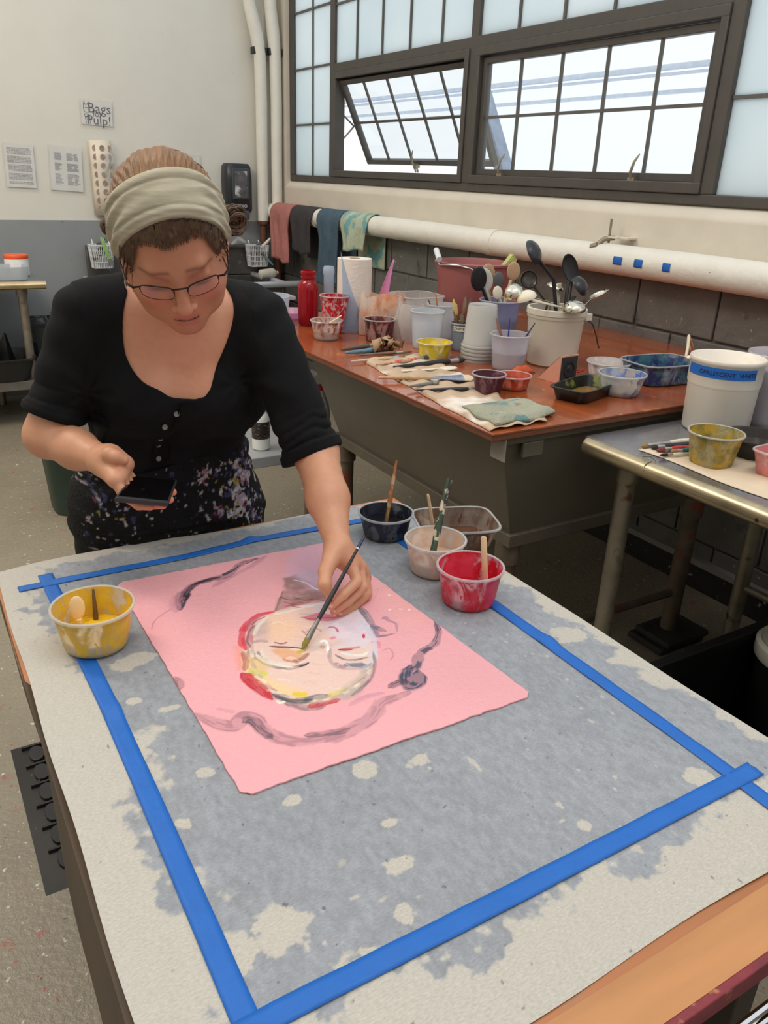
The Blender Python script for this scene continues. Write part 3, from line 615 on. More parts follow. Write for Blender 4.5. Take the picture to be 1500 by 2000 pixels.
cup('square_tub', 'large clear square tub behind the tall frosted cup', 'tub', (1.84, 2.80, B), .080, .095, .145, clear('clear_square', (.93, .92, .90), .35, .12), None, sq=5)
def bag2(i, j):
    a = 2*math.pi*i; r = .055+.006*math.sin(7*a+j*5); return (1.70+r*math.cos(a)*(1-.3*j+.25*math.sin(3.1*j)), 2.62+r*math.sin(a), B+.002+.14*j)
tag(obj('plastic_bag', MB().grid(bag2, 50, 12), clear('film_bag', (.90, .88, .86), .4, .12)), 'clear gathered plastic bag left of the tall frosted cup', 'bag')
cup('quart_tub', 'tall empty frosted cup behind the small yellow cup', 'tub', (1.68, 2.475, B), .050, .063, .137, clear('frosted_empty', (.86, .89, .93), .68, .2), None)
cup('quart_tub', 'milky tub holding thin sticks, behind the tall frosted cup', 'tub', (1.83, 2.60, B), .046, .058, .135, m_milk, None)
brush('thin orange-handled brush in the milky tub behind frosted cup', (1.835, 2.60, B+.03), (1.80, 2.61, B+.185), c(190, 120, 80), .0035, bl=.1)
brush('short dark brush leaning in the milky tub beside the orange one', (1.82, 2.585, B+.03), (1.785, 2.63, B+.150), c(60, 50, 44), .0035, bl=.1)
cup('paint_cup', 'small yellow paint cup in front of the tall frosted cup', 'paint cup', (1.600, 2.305, B), .048, .0625, .060, clear('yellow_smeared_b', (.92, .88, .6), .7, .2, paint=c(226, 200, 30), cover=(.42, .52), pscale=22), mat('yellow_paint', c(226, 196, 30), .35), .5)
# brush cup with label
t = cup('brush_cup', 'grey-blue cup labelled CHIP BRUSH full of worn brushes', 'cup', (1.785, 2.40, B), .034, .043, .100, mat('grey_blue_cup', c(132, 146, 156), .45), None, rim=True)
lb = text_mb('CHIP BRUSH', .0135, .0002); Lw = []
def wrap(mb, r, a0, z0, k=0.0):
    return MB().add([((r-p[2])*math.cos(a0+p[0]/r), (r-p[2])*math.sin(a0+p[0]/r), z0+p[1]+k*p[0]) for p in mb.v], mb.f)
obj('label_strip', MB().grid(lambda i, j: (.0422*math.cos(-3.0+1.9*i), .0422*math.sin(-3.0+1.9*i), .074+.018*j), 16, 2), mat('cream_label', c(222, 214, 196), .6), t)
obj('label_lettering', wrap(lb, .0428, -2.05, .083), mat('label_ink', c(60, 60, 60), .6), t)
for k in range(8):
    a = k*.8; r = .022; bx, by = 1.785+r*math.cos(a), 2.40+r*math.sin(a); zz = B+.165+.03*math.sin(k*2.3)
    brush(('worn chip brush standing highest at the back of the labelled cup', 'ochre chip brush leaning right in the labelled cup', 'grey splayed chip brush at the left of the labelled cup', 'yellow-tipped chip brush leaning left in labelled cup', 'brown chip brush at the left front of the labelled cup', 'dark chip brush in the middle front of the labelled cup', 'tan chip brush at the right front of the labelled cup', 'stubby chip brush between the others in the labelled cup')[k],
          (bx+.016*math.cos(a), by+.016*math.sin(a), zz), (1.785+.5*r*math.cos(a), 2.40+.5*r*math.sin(a), B+.012), c(120, 80, 60), .005, bris=(c(196, 168, 110), c(120, 100, 82), c(86, 76, 66), c(206, 180, 90))[k % 4], bl=.25, fl=.15, wide=.010, flat=.45, group='worn brushes in the labelled cup', fer=c(150, 130, 90))
# stack of upside-down quart tubs
def nested(k, n):
    return MB().lathe([(.064, 0), (.066, .001), (.066, .006), (.0615, .008), (.0605, .018), (.059, .020), (.0505, .136), (.049, .140), (.049, .143), (.0485, .1435), (.046, .1415), (.001, .1405)], 48)
nest = None
for k in range(5):
    lab = ('frosted tub at the bottom of the upside-down stack', 'second frosted tub from the bottom of upside-down stack', 'middle frosted tub of the upside-down stack', 'second frosted tub from the top of upside-down stack', 'topmost frosted tub of the upside-down stack')[k]
    if nest is None: nest = obj('deli_tub', nested(0, 1), clear('stack_plastic', (.90, .89, .87), .55, .25)); o = nest
    else: o = nest.copy(); COL.objects.link(o)
    o.location = (1.738, 2.225, B+k*.0125); tag(o, lab, 'tub', 'upside-down stack of frosted tubs')
t = cup('quart_tub', 'milky cup of cloudy water holding three brushes', 'cup', (1.748, 2.075, B), .053, .066, .118, clear('cloudy_plastic', (.84, .84, .90), .55, .2), mat('cloudy_water', c(158, 146, 140), .3), .5)
brush('brush with worn brown handle in the cloudy water cup', (1.755, 2.085, B+.03), (1.715, 2.12, B+.165), c(146, 112, 84), .005, hb=c(190, 80, 60))
brush('upright brush with blue handle in the cloudy water cup', (1.745, 2.08, B+.03), (1.757, 2.10, B+.165), c(48, 44, 140), .0028)
brush('slanting brush with dark blue handle in cloudy water cup', (1.735, 2.055, B+.03), (1.835, 2.06, B+.152), c(44, 36, 90), .0032)
# white pail of ladles
t = thing('pail', 'white plastic pail full of ladles with wire handle', 'bucket', (1.955, 2.09, B))
m_pail = mat('stained_white_pail', c(214, 206, 190), .45, var=.06, scale=6, spots=((c(110, 100, 90), 60, .73, .75),))
obj('pail_body', MB().lathe([(.080, 0), (.085, .005), (.096, .155), (.098, .160), (.100, .163), (.100, .172), (.103, .174), (.103, .192), (.100, .195), (.094, .194), (.092, .16), (.080, .01), (.001, .008)], 48), m_pail, t)
obj('bail_lug', MB().box((.085, -.058, .150), (.115, -.028, .175)), m_pail, t, bevel=.003)
obj('wire_bail', MB().tube([(.088, -.052, .158), (.115, -.062, .14), (.135, -.066, .10), (.150, -.067, .065), (.156, -.068, .055)], .0022, 8), mat('rusty_wire', c(74, 54, 44), .5, .5), t)
obj('pail_interior', MB().lathe([(.0915, .10), (.001, .101)], 30), mat('dark_handles', c(60, 56, 54), .7), t)
m_blk2 = mat('black_nylon', c(38, 36, 40), .35, var=.08)
m_chr = mat('polished_steel', c(214, 206, 190), .14, 1.0, var=.05)
m_whn = mat('cream_nylon', c(222, 212, 190), .4)
def bowl_mb(r, depth=.6, n=28):
    p = []
    for k in range(9):
        a = math.pi/2*k/8; p.append((max(.0005, r*math.sin(a)), -r*depth*math.cos(a)))
    q = [(x*.95, z*.93+.001) for x, z in p[::-1]]
    return MB().lathe(p+q, n)
def ladle(lab, foot, neck, cen, nrm, r, m, depth=.6, sx=1.0, name='ladle', cat='ladle', hr=.0055, hm=None):
    """foot/neck: handle ends; cen, nrm: bowl centre and the way it opens"""
    t = thing(name, lab, cat, foot, group='ladles and spoons in the white pail' if cat != 'spatula' else None)
    F = Vector(foot); C_ = Vector(cen); n_ = Vector(nrm).normalized(); q = Vector((0, 0, 1)).rotation_difference(n_)
    M = Matrix.Translation(C_-F) @ q.to_matrix().to_4x4() @ Matrix.Diagonal((sx, 1, 1, 1))
    obj('bowl', bowl_mb(r, depth).xf(M), m, t)
    K = Vector(neck); e = C_ + (K-C_).normalized()*r*.9
    obj('handle', MB().tube([(0, 0, 0), tuple((K-F)*.6), tuple(K-F), tuple((K*.4+e*.6)-F), tuple(e-F)], [hr, hr, hr, hr, hr*1.3], 10, flat=.5), hm or m, t)
px_, py_ = 1.955, 2.09
ladle('black nylon ladle reaching high at the left of the pail', (px_+.01, py_, B+.12), (px_-.020, py_+.012, B+.285), (1.8440, 2.1200, 1.3290), (-.45, .75, -.5), .042, m_blk2, .62, 1.1, hr=.009)
ladle('tall black oval spoon, highest of the pail utensils', (px_+.02, py_-.02, B+.12), (px_+.045, py_+.01, B+.24), (2.0220, 2.1200, 1.2760), (-.35, -.9, .05), .050, m_blk2, .2, .56, 'serving_spoon', 'spoon', hr=.008)
ladle('black ladle with deep bowl at the right centre of the pail', (px_+.02, py_-.03, B+.12), (px_+.04, py_-.03, B+.225), (2.0120, 2.0600, 1.2220), (-.4, .65, -.65), .038, m_blk2, .75, 1.1, hr=.008)
ladle('polished steel ladle facing up, leftmost over the pail rim', (px_-.04, py_-.02, B+.14), (px_-.055, py_-.02, B+.215), (1.6980, 2.0200, 1.2170), (.5, .6, -.55), .031, m_chr, .8)
ladle('cream nylon ladle hooked over the front rim of pail', (px_-.02, py_-.04, B+.14), (px_-.02, py_-.04, B+.20), (1.7250, 1.9900, 1.2040), (.35, -.1, -.9), .034, m_whn, .75)
ladle('polished steel ladle with round dome at the pail front right', (px_+.03, py_-.05, B+.14), (px_+.045, py_-.06, B+.20), (1.9290, 1.9800, 1.1630), (.15, .2, -.95), .037, m_chr, .75)
ladle('steel spoon stretching out to the right of the pail', (px_+.03, py_-.03, B+.14), (px_+.07, py_-.04, B+.19), (2.0830, 2.0300, 1.2010), (-.35, .2, .85), .030, m_chr, .45, 1.2, 'serving_spoon', 'spoon')
ladle('small steel ladle behind the two black ladles', (px_+.01, py_+.03, B+.14), (px_+.03, py_+.03, B+.20), (1.9800, 2.1400, 1.2100), (-.2, .2, -.9), .028, m_chr, .5, 1.2)
ladle('dark steel-rimmed ladle behind the cream one', (px_-.03, py_+.03, B+.14), (px_-.02, py_+.03, B+.20), (1.8670, 2.1500, 1.2390), (-.3, -.75, .25), .031, mat('tarnished_steel', c(90, 84, 78), .3, .8), .5, 1.0)
tag(obj('plastic_paddle', MB().box((-.008, -.002, 0), (.010, .002, .14)).xf(Matrix.Translation((px_+.03, py_+.03, B+.13)) @ Matrix.Rotation(-.05, 4, 'Y')), m_whn, bevel=.002), 'flat cream paddle handle behind the tall black spoon', 'paddle')
# blue-grey bucket with spatulas
t = cup('bucket', 'translucent blue-grey bucket of spatulas behind the milky cup', 'bucket', (1.955, 2.40, B), .062, .077, .175, clear('blue_grey_clear', (.55, .58, .78), .6, .2), mat('blue_grey_content', c(120, 124, 150), .5), .6)
def spat(lab, x, y, cen, rx, rz_, m, lean):
    t = thing('spatula', lab, 'spatula', (x, y, B+.11), group='spoons in the blue-grey bucket')
    C_ = Vector(cen)-Vector((x, y, B+.11)); q = Vector((0, 0, 1)).rotation_difference(Vector(lean).normalized())
    obj('blade', MB().ball((0, 0, 0), 1, 24, (rx, rz_, .006)).xf(Matrix.Translation(C_) @ q.to_matrix().to_4x4()), m, t)
    obj('handle', MB().tube([(0, 0, 0), tuple(C_*.5), tuple(C_*.8)], .006, 8), m, t)
m_woodsp = mat('pale_spoon_wood', c(196, 160, 126), .6, var=.12)
spat('large spatula with black paint on its face, left in the bucket', 1.93, 2.40, (1.8450, 2.4000, 1.2120), .032, .046, mat('spat_black', c(34, 34, 38), .3, spots=((c(120, 124, 130), 18, .62, .7),)), (-.2, -.95, -.15))
spat('white-edged spoon right behind the black-painted spatula', 1.94, 2.41, (1.8770, 2.4100, 1.2020), .036, .048, mat('spat_white', c(206, 204, 196), .4), (-.25, -.95, -.15))
spat('wooden spoon peeping behind the black-painted spatula', 1.94, 2.43, (1.9170, 2.4400, 1.2180), .030, .044, m_woodsp, (-.2, -.95, -.15))
spat('dark grey round spoon in the middle of the bucket', 1.96, 2.41, (1.9460, 2.4100, 1.2040), .022, .030, mat('dark_grey_nylon', c(88, 84, 86), .35), (-.2, -.95, .1))
spat('small cream spoon low in the middle of the bucket', 1.96, 2.37, (1.9140, 2.3700, 1.1640), .020, .025, m_whn, (-.2, -.95, .1))
spat('wide wooden spatula standing at the right of the bucket', 1.98, 2.42, (2.0380, 2.4400, 1.2300), .028, .036, m_woodsp, (-.2, -.95, -.1))
# pink bucket
t = thing('bucket', 'large dusty-pink bucket with white grip handle at the wall side', 'bucket', (2.09, 2.76, B))
m_pb = mat('dusty_pink_plastic', c(156, 92, 90), .45, var=.05)
obj('bucket_body', MB().lathe([(.12, 0), (.125, .006), (.155, .262), (.162, .265), (.163, .273), (.155, .276), (.150, .262), (.12, .01), (.001, .008)], 56), m_pb, t)
obj('wire_bail', MB().tube([(-.160, .02, .262), (-.165, -.04, .268), (-.150, -.09, .272), (-.11, -.13, .262), (-.09, -.14, .245)], .0028, 8).tube([(-.160, .02, .262), (-.150, .04, .30)], .003, 8), mat('bucket_wire', c(190, 190, 188), .3, .8), t)
obj('grip', MB().tube([(-.175, .00, .285), (-.145, .07, .315)], .0115, 12), mat('white_grip', c(214, 216, 218), .4), t)
tag(obj('squeegee', MB().box((-.018, -.011, 0), (.018, .011, .15)).box((-.011, -.013, .06), (.011, -.0105, .14)).xf(Matrix.Translation((2.155, 2.71, B+.185)) @ Matrix.Rotation(.75, 4, 'Y')), mat('lime_plastic', c(176, 186, 110), .4), bevel=.004), 'lime green slotted handle leaning out of the pink bucket', 'tool')
# speaker
t = thing('speaker', 'wedge-shaped pink speaker with black grille on the bench', 'speaker', (1.806, 1.846, B), -1.45)
m_spk = mat('salmon_plastic', c(208, 150, 128), .45)
obj('case', MB().add([(-.090, -.042, 0), (0, -.042, 0), (0, .042, 0), (-.090, .042, 0), (-.003, -.042, .088), (0, -.042, .088), (0, .042, .088), (-.003, .042, .088)], [(3,2,1,0), (4,5,6,7), (0,1,5,4), (2,3,7,6), (1,2,6,5), (3,0,4,7)]), m_spk, t, bevel=.001)
m_gr = mat('black_grille', c(44, 42, 42), .6, bump=.8, bscale=400)
obj('grille', MB().box((-.001, -.038, .005), (.0022, .038, .083)), m_gr, t, bevel=.001)
obj('cone_ring', MB().lathe([(.026, 0), (.026, .003), (.021, .003), (.021, .0)], 30, closed=True).lathe([(.013, 0), (.009, .003), (.0005, .003)], 20).xf(Matrix.Translation((.0015, 0, .044)) @ Matrix.Rotation(math.pi/2, 4, 'Y')), mblk, t)
obj('side_grille', MB().add([(-.086, -.038, .004), (-.006, -.038, .0845), (-.006, .038, .0845), (-.086, .038, .004), (-.088, -.038, .006), (-.008, -.038, .0865), (-.008, .038, .0865), (-.088, .038, .006)], [(0,1,2,3), (7,6,5,4), (0,4,5,1), (2,6,7,3), (1,5,6,2), (3,7,4,0)]), m_gr, t)
tag(obj('rubber_band', MB().tube([(1.88+.05*math.cos(a*.35)*(1+.2*math.sin(a)), 1.93+.03*math.sin(a*.35*1.3), B+.006+.004*math.sin(a*1.7)+.012*(a/60)) for a in range(60)], .0022, 6), mat('red_cord', c(178, 44, 40), .5)), 'tangle of red cord behind the pink speaker', 'cord')
tag(obj('orange_cloth', MB().grid(lambda i, j: (1.70+.10*i, 1.99+.03*j, B+.003+.022*math.sin(3.1*i)*math.sin(3.1*j)+.004*math.sin(i*17+j*5)), 16, 8), mat('orange_rag', c(206, 92, 52), .9), solid=.002), 'scrap of orange cloth behind the pink speaker', 'cloth')
# front row
cup('paint_cup', 'small cup of dark purple paint at the front of the bench', 'paint cup', (1.478, 1.835, B), .036, .050, .060, clear('purple_smeared', (.5, .25, .32), .7, .15, paint=c(76, 22, 42), cover=(.40, .48), pscale=22), mat('purple_paint', c(74, 26, 44), .3), .7)
cup('paint_cup', 'low cup of orange-red paint between the purple cup and speaker', 'paint cup', (1.590, 1.855, B), .044, .054, .042, clear('orange_smeared', (.85, .5, .38), .55, .15, paint=c(196, 74, 46), cover=(.44, .54), pscale=22), mat('orange_paint', c(196, 74, 44), .35), .3)
t = thing('foam_tray', 'black tray with green and ochre wash at the bench corner', 'tray', (1.735, 1.695, B), .32)
tr = MB().lathe([(.088, 0), (.093, .003), (.104, .034), (.115, .037), (.115, .040), (.103, .040), (.090, .006), (.001, .005)], 56, sq=6).xf(Matrix.Diagonal((1.08, .56, 1, 1)))
obj('tray_body', tr, mat('black_tray', c(26, 27, 28), .3, var=.3, spots=((c(120, 124, 60), 16, .62, .70),)), t)
obj('paint', MB().lathe([(.092, .0075), (.001, .008)], 40, sq=6).xf(Matrix.Diagonal((1.06, .54, 1, 1))), mat('olive_wash', c(150, 104, 52), .2, var=.2, scale=14, spots=((c(112, 118, 30), 14, .46, .58),)), t)
cup('tub', 'white tub of beige paint behind the blue-smeared tub', 'tub', (1.965, 1.83, B), .056, .070, .058, clear('white_smeared', (.92, .91, .93), .75, .2, paint=c(226, 216, 204), cover=(.5, .6)), mat('beige_paint', c(206, 182, 160), .4), .35)
cup('tub', 'clear tub smeared with cobalt blue at the bench corner', 'tub', (1.853, 1.665, B), .053, .071, .066, clear('blue_smeared', (.88, .88, .86), .45, .15, paint=c(58, 98, 190), cover=(.52, .62), pscale=13, paint2=c(170, 180, 196)), mat('olive_water', c(104, 98, 56), .3, spots=((c(40, 96, 50), 30, .55, .62),)), .25)
cup('square_tub', 'rectangular tub smeared dark blue at the bench right end', 'tub', (2.115, 1.745, B), .105, .120, .068, clear('navy_smeared', (.6, .68, .75), .6, .15, paint=c(34, 48, 100), cover=(.36, .50), pscale=16, paint2=c(60, 110, 120)), mat('navy_paint', c(30, 44, 92), .35, spots=((c(150, 168, 190), 30, .60, .68),)), .35, sq=5, sy=.72, rz=-.1)
tag(obj('plastic_clip', MB().box((2.045, 1.86, B), (2.085, 1.90, B+.018)).box((2.05, 1.85, B+.012), (2.08, 1.865, B+.03)), mat('pale_clip', c(220, 222, 226), .4), bevel=.004), 'small white plastic clip beside the beige tub', 'clip')
# paper, brushes and rag at the bench edge
def kraft(i, j):
    a = Vector((1.345, 2.36)).lerp(Vector((1.245, 1.52)), j); w_ = .25-.06*j+.010*abs(math.sin(j*9))+.003*math.sin(j*41)
    x = a.x-.007*abs(math.sin(j*7))-.002*math.sin(j*37)+w_*i; z = B+.0015+.006*abs(math.sin(i*9+j*13))**2+.005*abs(math.sin(j*31+i*6))
    if i == 0: z = B+.0012
    return (max(x, 1.239), a.y, z)
tag(obj('kraft_paper', MB().grid(kraft, 26, 60), mat('stained_kraft', c(190, 164, 138), .7, var=.2, scale=6, spots=((c(160, 80, 76), 9, .68, .78), (c(232, 224, 216), 5, .55, .68))), solid=.0008), 'wrinkled stained brown paper under the brushes at bench edge', 'paper')
mb = MB()
for k in range(16):
    a = rng.uniform(-1, 1, 3); cx, cy = 1.50+a[0]*.032, 2.43+a[1]*.022
    mb.add([(cx+rng.uniform(-.036, .036), cy+rng.uniform(-.028, .028), B+.003+rng.uniform(0, .062)) for _ in range(4)], [(0, 1, 2), (0, 2, 3)])
tag(obj('crumpled_paper', mb, mat('crumpled_kraft', c(176, 146, 116), .8, var=.2), solid=.0012, sharp=10), 'crumpled ball of brown paper in front of the dark red cup', 'paper')
z1 = B+.009
brush('dark grey handled brush lying left of the crumpled paper', (1.535, 2.56, z1), (1.345, 2.52, z1), c(92, 84, 76), .0075, bl=.2)
brush('brush with teal blue handle lying below the crumpled paper', (1.545, 2.475, z1), (1.33, 2.462, z1+.001), c(92, 132, 150), .0085, bl=.2)
brush('thin brown brush lying just right of the teal one', (1.56, 2.385, z1+.004), (1.36, 2.415, z1), c(120, 96, 74), .005, bl=.2)
brush('pale wooden brush lying nearest the teal one at the edge', (1.50, 2.335, z1), (1.285, 2.335, z1), c(206, 176, 140), .006, bl=.15)
brush('wooden brush with a pink band lying on the brown paper', (1.58, 2.285, z1+.004), (1.335, 2.25, z1+.002), c(196, 160, 120), .0065, bl=.2, bris=c(80, 70, 60), hb=c(214, 80, 96))
brush('brush with long black pointed handle lying on brown paper', (1.66, 2.20, z1+.004), (1.37, 2.20, z1+.002), c(40, 38, 38), .0085, bl=.12, bris=c(60, 58, 56))
brush('wide flat brush with cream bristles and grey ferrule at bench edge', (1.515, 1.955, z1+.008), (1.245, 2.085, z1+.004), c(190, 156, 120), .008, bl=.13, fl=.34, wide=.034, flat=.22, bris=c(226, 206, 176), fer=c(150, 160, 178))
brush('slim black brush lying below the wide flat brush', (1.47, 1.855, z1+.002), (1.275, 1.915, z1+.002), c(34, 34, 38), .0055, bl=.1, bris=c(80, 80, 90))
brush('greyish brush with twisted handle below wide flat brush', (1.39, 1.965, z1+.004), (1.27, 1.955, z1+.004), c(120, 116, 112), .005, bl=.1)
t = thing('spoon', 'cream plastic spoon lying on the brown paper', 'spoon', (1.46, 2.135, z1))
obj('bowl', MB().ball((.075, -.012, .002), 1, 20, (.034, .022, .005)), m_whn, t); obj('handle', MB().tube([(-.09, .02, 0), (-.02, .005, 0), (.048, -.006, .002)], [.008, .006, .005], 8, flat=.5), m_whn, t)
def rag(i, j):
    x = 1.265+.235*i+.03*j*(1-i)+.006*math.sin(j*9); y = 1.525+.19*j+.03*i*(1-j)+.008*math.sin(i*8)
    e = min(1, 8*min(i, 1-i, j, 1-j)+.15)
    return (x, y, B+.006+.022*e*(.55+.25*math.sin(i*8+j*3)+.2*math.sin(j*11+i*2)))
tag(obj('rag', MB().grid(rag, 40, 34), mat('mint_stained_rag', c(186, 186, 164), .95, var=.12, scale=12, bump=1, bscale=220, spots=((c(120, 158, 156), 11, .57, .63), (c(160, 120, 100), 14, .64, .70))), solid=.010), 'folded terry rag with teal stains on the bench front corner', 'rag')
# measuring tub, far end
t = cup('measuring_tub', 'translucent bluish tub with measuring marks at the far bench end', 'tub', (1.34, 3.14, B), .066, .084, .115, clear('bluish_tub', (.78, .84, .95), .68, .2), None)
obj('measure_marks', MB().box((-.001, -.0790, .04), (.001, -.0775, .10)).box((-.001, -.0795, .06), (.014, -.0777, .063)).box((-.001, -.0815, .09), (.016, -.0795, .093)), mat('grey_marks', c(90, 90, 100), .6), t)
obj('pour_lip', MB().box((.078, -.02, .095), (.108, .02, .110)), m_milk, t, bevel=.004)
tag(obj('pink_tray', MB().lathe([(.07, 0), (.085, .028), (.088, .03), (.08, .028), (.068, .004), (.001, .003)], 30, (1.49, 3.25, B)), clear('pink_clear', (.93, .62, .80), .6, .2)), 'shallow pink tray between the measuring tub and red bottle', 'tray')
# ================================================================ steel table at the right
t = thing('steel_table', 'stainless steel table with rolled edge at the right side', 'table', (1.95, 1.0, 0)); o_ = (1.95, 1.0, 0)
m_top2 = mat('scuffed_steel_top', c(168, 172, 180), .24, .85, var=.12, scale=5, bump=.05, spots=((c(120, 92, 78), 13, .70, .74), (c(40, 40, 42), 70, .74, .75)))
m_roll2 = mat('steel_roll', c(176, 162, 134), .3, .8, var=.2, scale=12, spots=((c(96, 78, 62), 24, .66, .72),))
obj('tabletop', MB().box((1.535, -.2, SZ-.004), (2.42, 1.475, SZ)), m_top2, t, off=o_)
obj('rolled_edge', MB().tube([(1.54, 1.465, SZ-.024), (1.54, -.2, SZ-.024)], .0245, 16).tube([(1.54, 1.462, SZ-.018), (2.42, 1.462, SZ-.018)], .016, 12), m_roll2, t, off=o_)
m_tube2 = mat('old_tube_leg', c(150, 142, 124), .45, .55, var=.2, scale=14, spots=((c(112, 86, 62), 14, .6, .68),))
for x, y in ((1.64, 1.40), (1.64, -.1), (2.32, 1.42), (2.32, -.1)):
    obj('leg', MB().tube([(x, y, 0), (x, y, .895)], .0255, 16).tube([(x, y, .80), (x, y, .90)], .030, 16), m_tube2, t, off=o_)
obj('cross_rail', MB().tube([(1.64, 1.40, .30), (1.64, -.1, .30)], .014, 8).tube([(2.32, 1.42, .30), (2.32, -.1, .30)], .014, 8), m_tube2, t, off=o_)
tag(obj('wire_loop', MB().tube([(1.5355, 1.246, SZ+.002), (1.52, 1.25, SZ-.006), (1.517, 1.25, SZ-.025), (1.53, 1.243, SZ-.012), (1.545, 1.24, SZ+.0025), (1.535, 1.25, SZ+.012), (1.53, 1.27, SZ+.006)], .0012, 6), mat('fine_wire', c(110, 100, 84), .4, .6)), 'thin twisted wire hanging on the steel table edge', 'wire')
# big tub with tape label
def bigtub(loc, rb, rt, h, lab, m, mtxt, tape, fill=None, lugs=True):
    t = thing('large_tub', lab, 'tub', loc)
    obj('tub_body', MB().lathe([(rb*.96, 0), (rb, .006), (rt*.955, h*.62), (rt*.965, h*.63), (rt*.985, h*.66), (rt*.985, h*.93), (rt*1.01, h*.94), (rt*1.02, h*.985), (rt, h), (rt*.97, h*.99), (rt*.95, h*.6), (rb*.94, .012), (.001, .01)], 56), m, t, sharp=60)
    if fill: obj('paint', MB().lathe([(rb*.93, .013), (rt*.94, h*.80), (.001, h*.81)], 40), fill, t)
    a0, a1 = tape; r = rt*.985+.0012
    if mtxt: obj('tape_label', MB().grid(lambda i, j: (r*math.cos(a0+(a1-a0)*i), r*math.sin(a0+(a1-a0)*i), h*.775+(.028)*j-.012*i*0), 30, 3), m_tape, t)
    if mtxt and len(mtxt) > 1:
        tx = text_mb(mtxt, .0165, .0002); obj('lettering', wrap(tx, r+.0006, -2.44, h*.775+.013), mat('marker_ink', c(16, 36, 70), .6), t)
    if lugs: obj('lug', MB().ball((rt*1.02*math.cos(a0-.25), rt*1.02*math.sin(a0-.25), h*.93), .009, 12, (1, 1, .7)), m, t)
    return t
m_wt = mat('stained_white_tub', c(232, 224, 212), .4, var=.05, scale=7, spots=((c(206, 184, 158), 7, .58, .74),))
bigtub((1.935, 1.375, SZ), .089, .098, .205, 'large white tub with blue tape lettered OPALESCENT WHITE', m_wt, 'OPALESCENT  WHITE', (-3.75, -1.62), mat('white_paint', c(236, 232, 224), .35))
t = bigtub((2.135, 1.345, SZ), .082, .092, .205, 'clear tub half full of pink paint at the right edge', clear('clear_big', (.90, .90, .95), .5, .15), None, (-3.3, -2.6), mat('dusty_pink_paint', c(196, 160, 150), .5), lugs=False)
obj('tape_label', MB().grid(lambda i, j: (.0925*math.cos(-2.72+.36*i), .0925*math.sin(-2.72+.36*i), .105+.024*j), 10, 3), m_tape, t)
obj('lettering', wrap(text_mb('E', .018, .0002), .0932, -2.66, .117), mat('marker_ink', c(16, 36, 70), .6), t)
cup('paint_cup', 'mustard and olive smeared cup on the steel table', 'paint cup', (1.662, 1.172, SZ), .050, .0655, .082, clear('mustard_smeared', (.72, .66, .45), .85, .25, paint=c(184, 150, 52), cover=(.36, .52), pscale=18, paint2=c(120, 110, 44)), mat('olive_paint', c(120, 112, 40), .4), .4)
t = thing('bowl', 'dark round bowl behind the mustard cup', 'bowl', (1.825, 1.175, SZ))
obj('bowl_body', MB().lathe([(.060, 0), (.064, .004), (.078, .045), (.084, .047), (.084, .051), (.076, .05), (.060, .008), (.001, .006)], 44), mat('black_brown_plastic', c(44, 38, 36), .25, var=.3), t)
obj('paint', MB().lathe([(.068, .028), (.001, .029)], 30), mat('dark_wash', c(62, 54, 46), .15, spots=((c(150, 150, 140), 16, .62, .72),)), t)
cup('square_tub', 'small pink-stained square tub at the right photo edge', 'tub', (1.738, 1.035, SZ), .042, .056, .062, clear('pink_smeared', (.93, .72, .72), .6, .15, paint=c(214, 132, 128), cover=(.4, .55), pscale=20), mat('salmon_paint', c(206, 118, 112), .4), .35, sq=5)
def kp(i, j):
    x = 1.575+.22*i+.006*math.sin(j*13)+.05*j*(1-i)*0; y = 1.325-.75*j-.02*i
    return (x, y+.01*math.sin(i*5), SZ+.0012+(.0028*abs(math.sin(j*19+i*6)) if 0 < i < 1 else .0004))
tag(obj('kraft_paper', MB().grid(kp, 24, 50), mat('clean_kraft', c(214, 194, 168), .75, var=.08, spots=((c(196, 140, 110), 6, .66, .76),)), solid=.0008), 'brown paper sheet under the cups on the steel table', 'paper')
z2 = SZ+.009
brush('white-handled flat brush, uppermost of those beside the mustard cup', (1.585, 1.325, z2), (1.83, 1.29, z2+.004), c(214, 206, 190), .006, bl=.08, fl=.3)
brush('black brush beside the white-handled one near mustard cup', (1.600, 1.305, z2), (1.80, 1.262, z2+.003), c(34, 32, 34), .0065, bl=.08, bris=c(50, 46, 44))
brush('red-handled brush lying left of the mustard cup', (1.596, 1.285, z2), (1.755, 1.245, z2+.003), c(176, 38, 44), .0065, bl=.15, bris=c(120, 60, 60))
brush('green-handled brush lying left of the mustard cup', (1.622, 1.262, z2), (1.76, 1.228, z2), c(40, 96, 82), .006, bl=.12)
brush('fine white brush nearest the steel table edge', (1.573, 1.255, z2), (1.69, 1.22, z2), c(220, 212, 200), .0035, bl=.2, bris=c(30, 28, 30))
# loose cord loops above the tubs, on the wall side
tag(obj('cream_cord', MB().tube([(2.60, 2.02, .985), (2.50, 1.93, .99), (2.40, 1.86, 1.03), (2.36, 1.85, 1.07), (2.34, 1.83, 1.035), (2.30, 1.80, .985), (2.32, 1.7, .966)], .0055, 8), mat('cream_cable', c(214, 200, 172), .5)), 'cream cord looping over the bench behind the large white tub', 'cord')
tag(obj('wall_cable', MB().tube([(2.676, 1.66, 1.0), (2.675, 1.60, 1.08), (2.675, 1.52, 1.13), (2.675, 1.2, 1.15)], .0065, 8), mat('cream_cable', c(214, 200, 172), .5)), 'cream cable curving up the block wall at the right edge', 'cable')
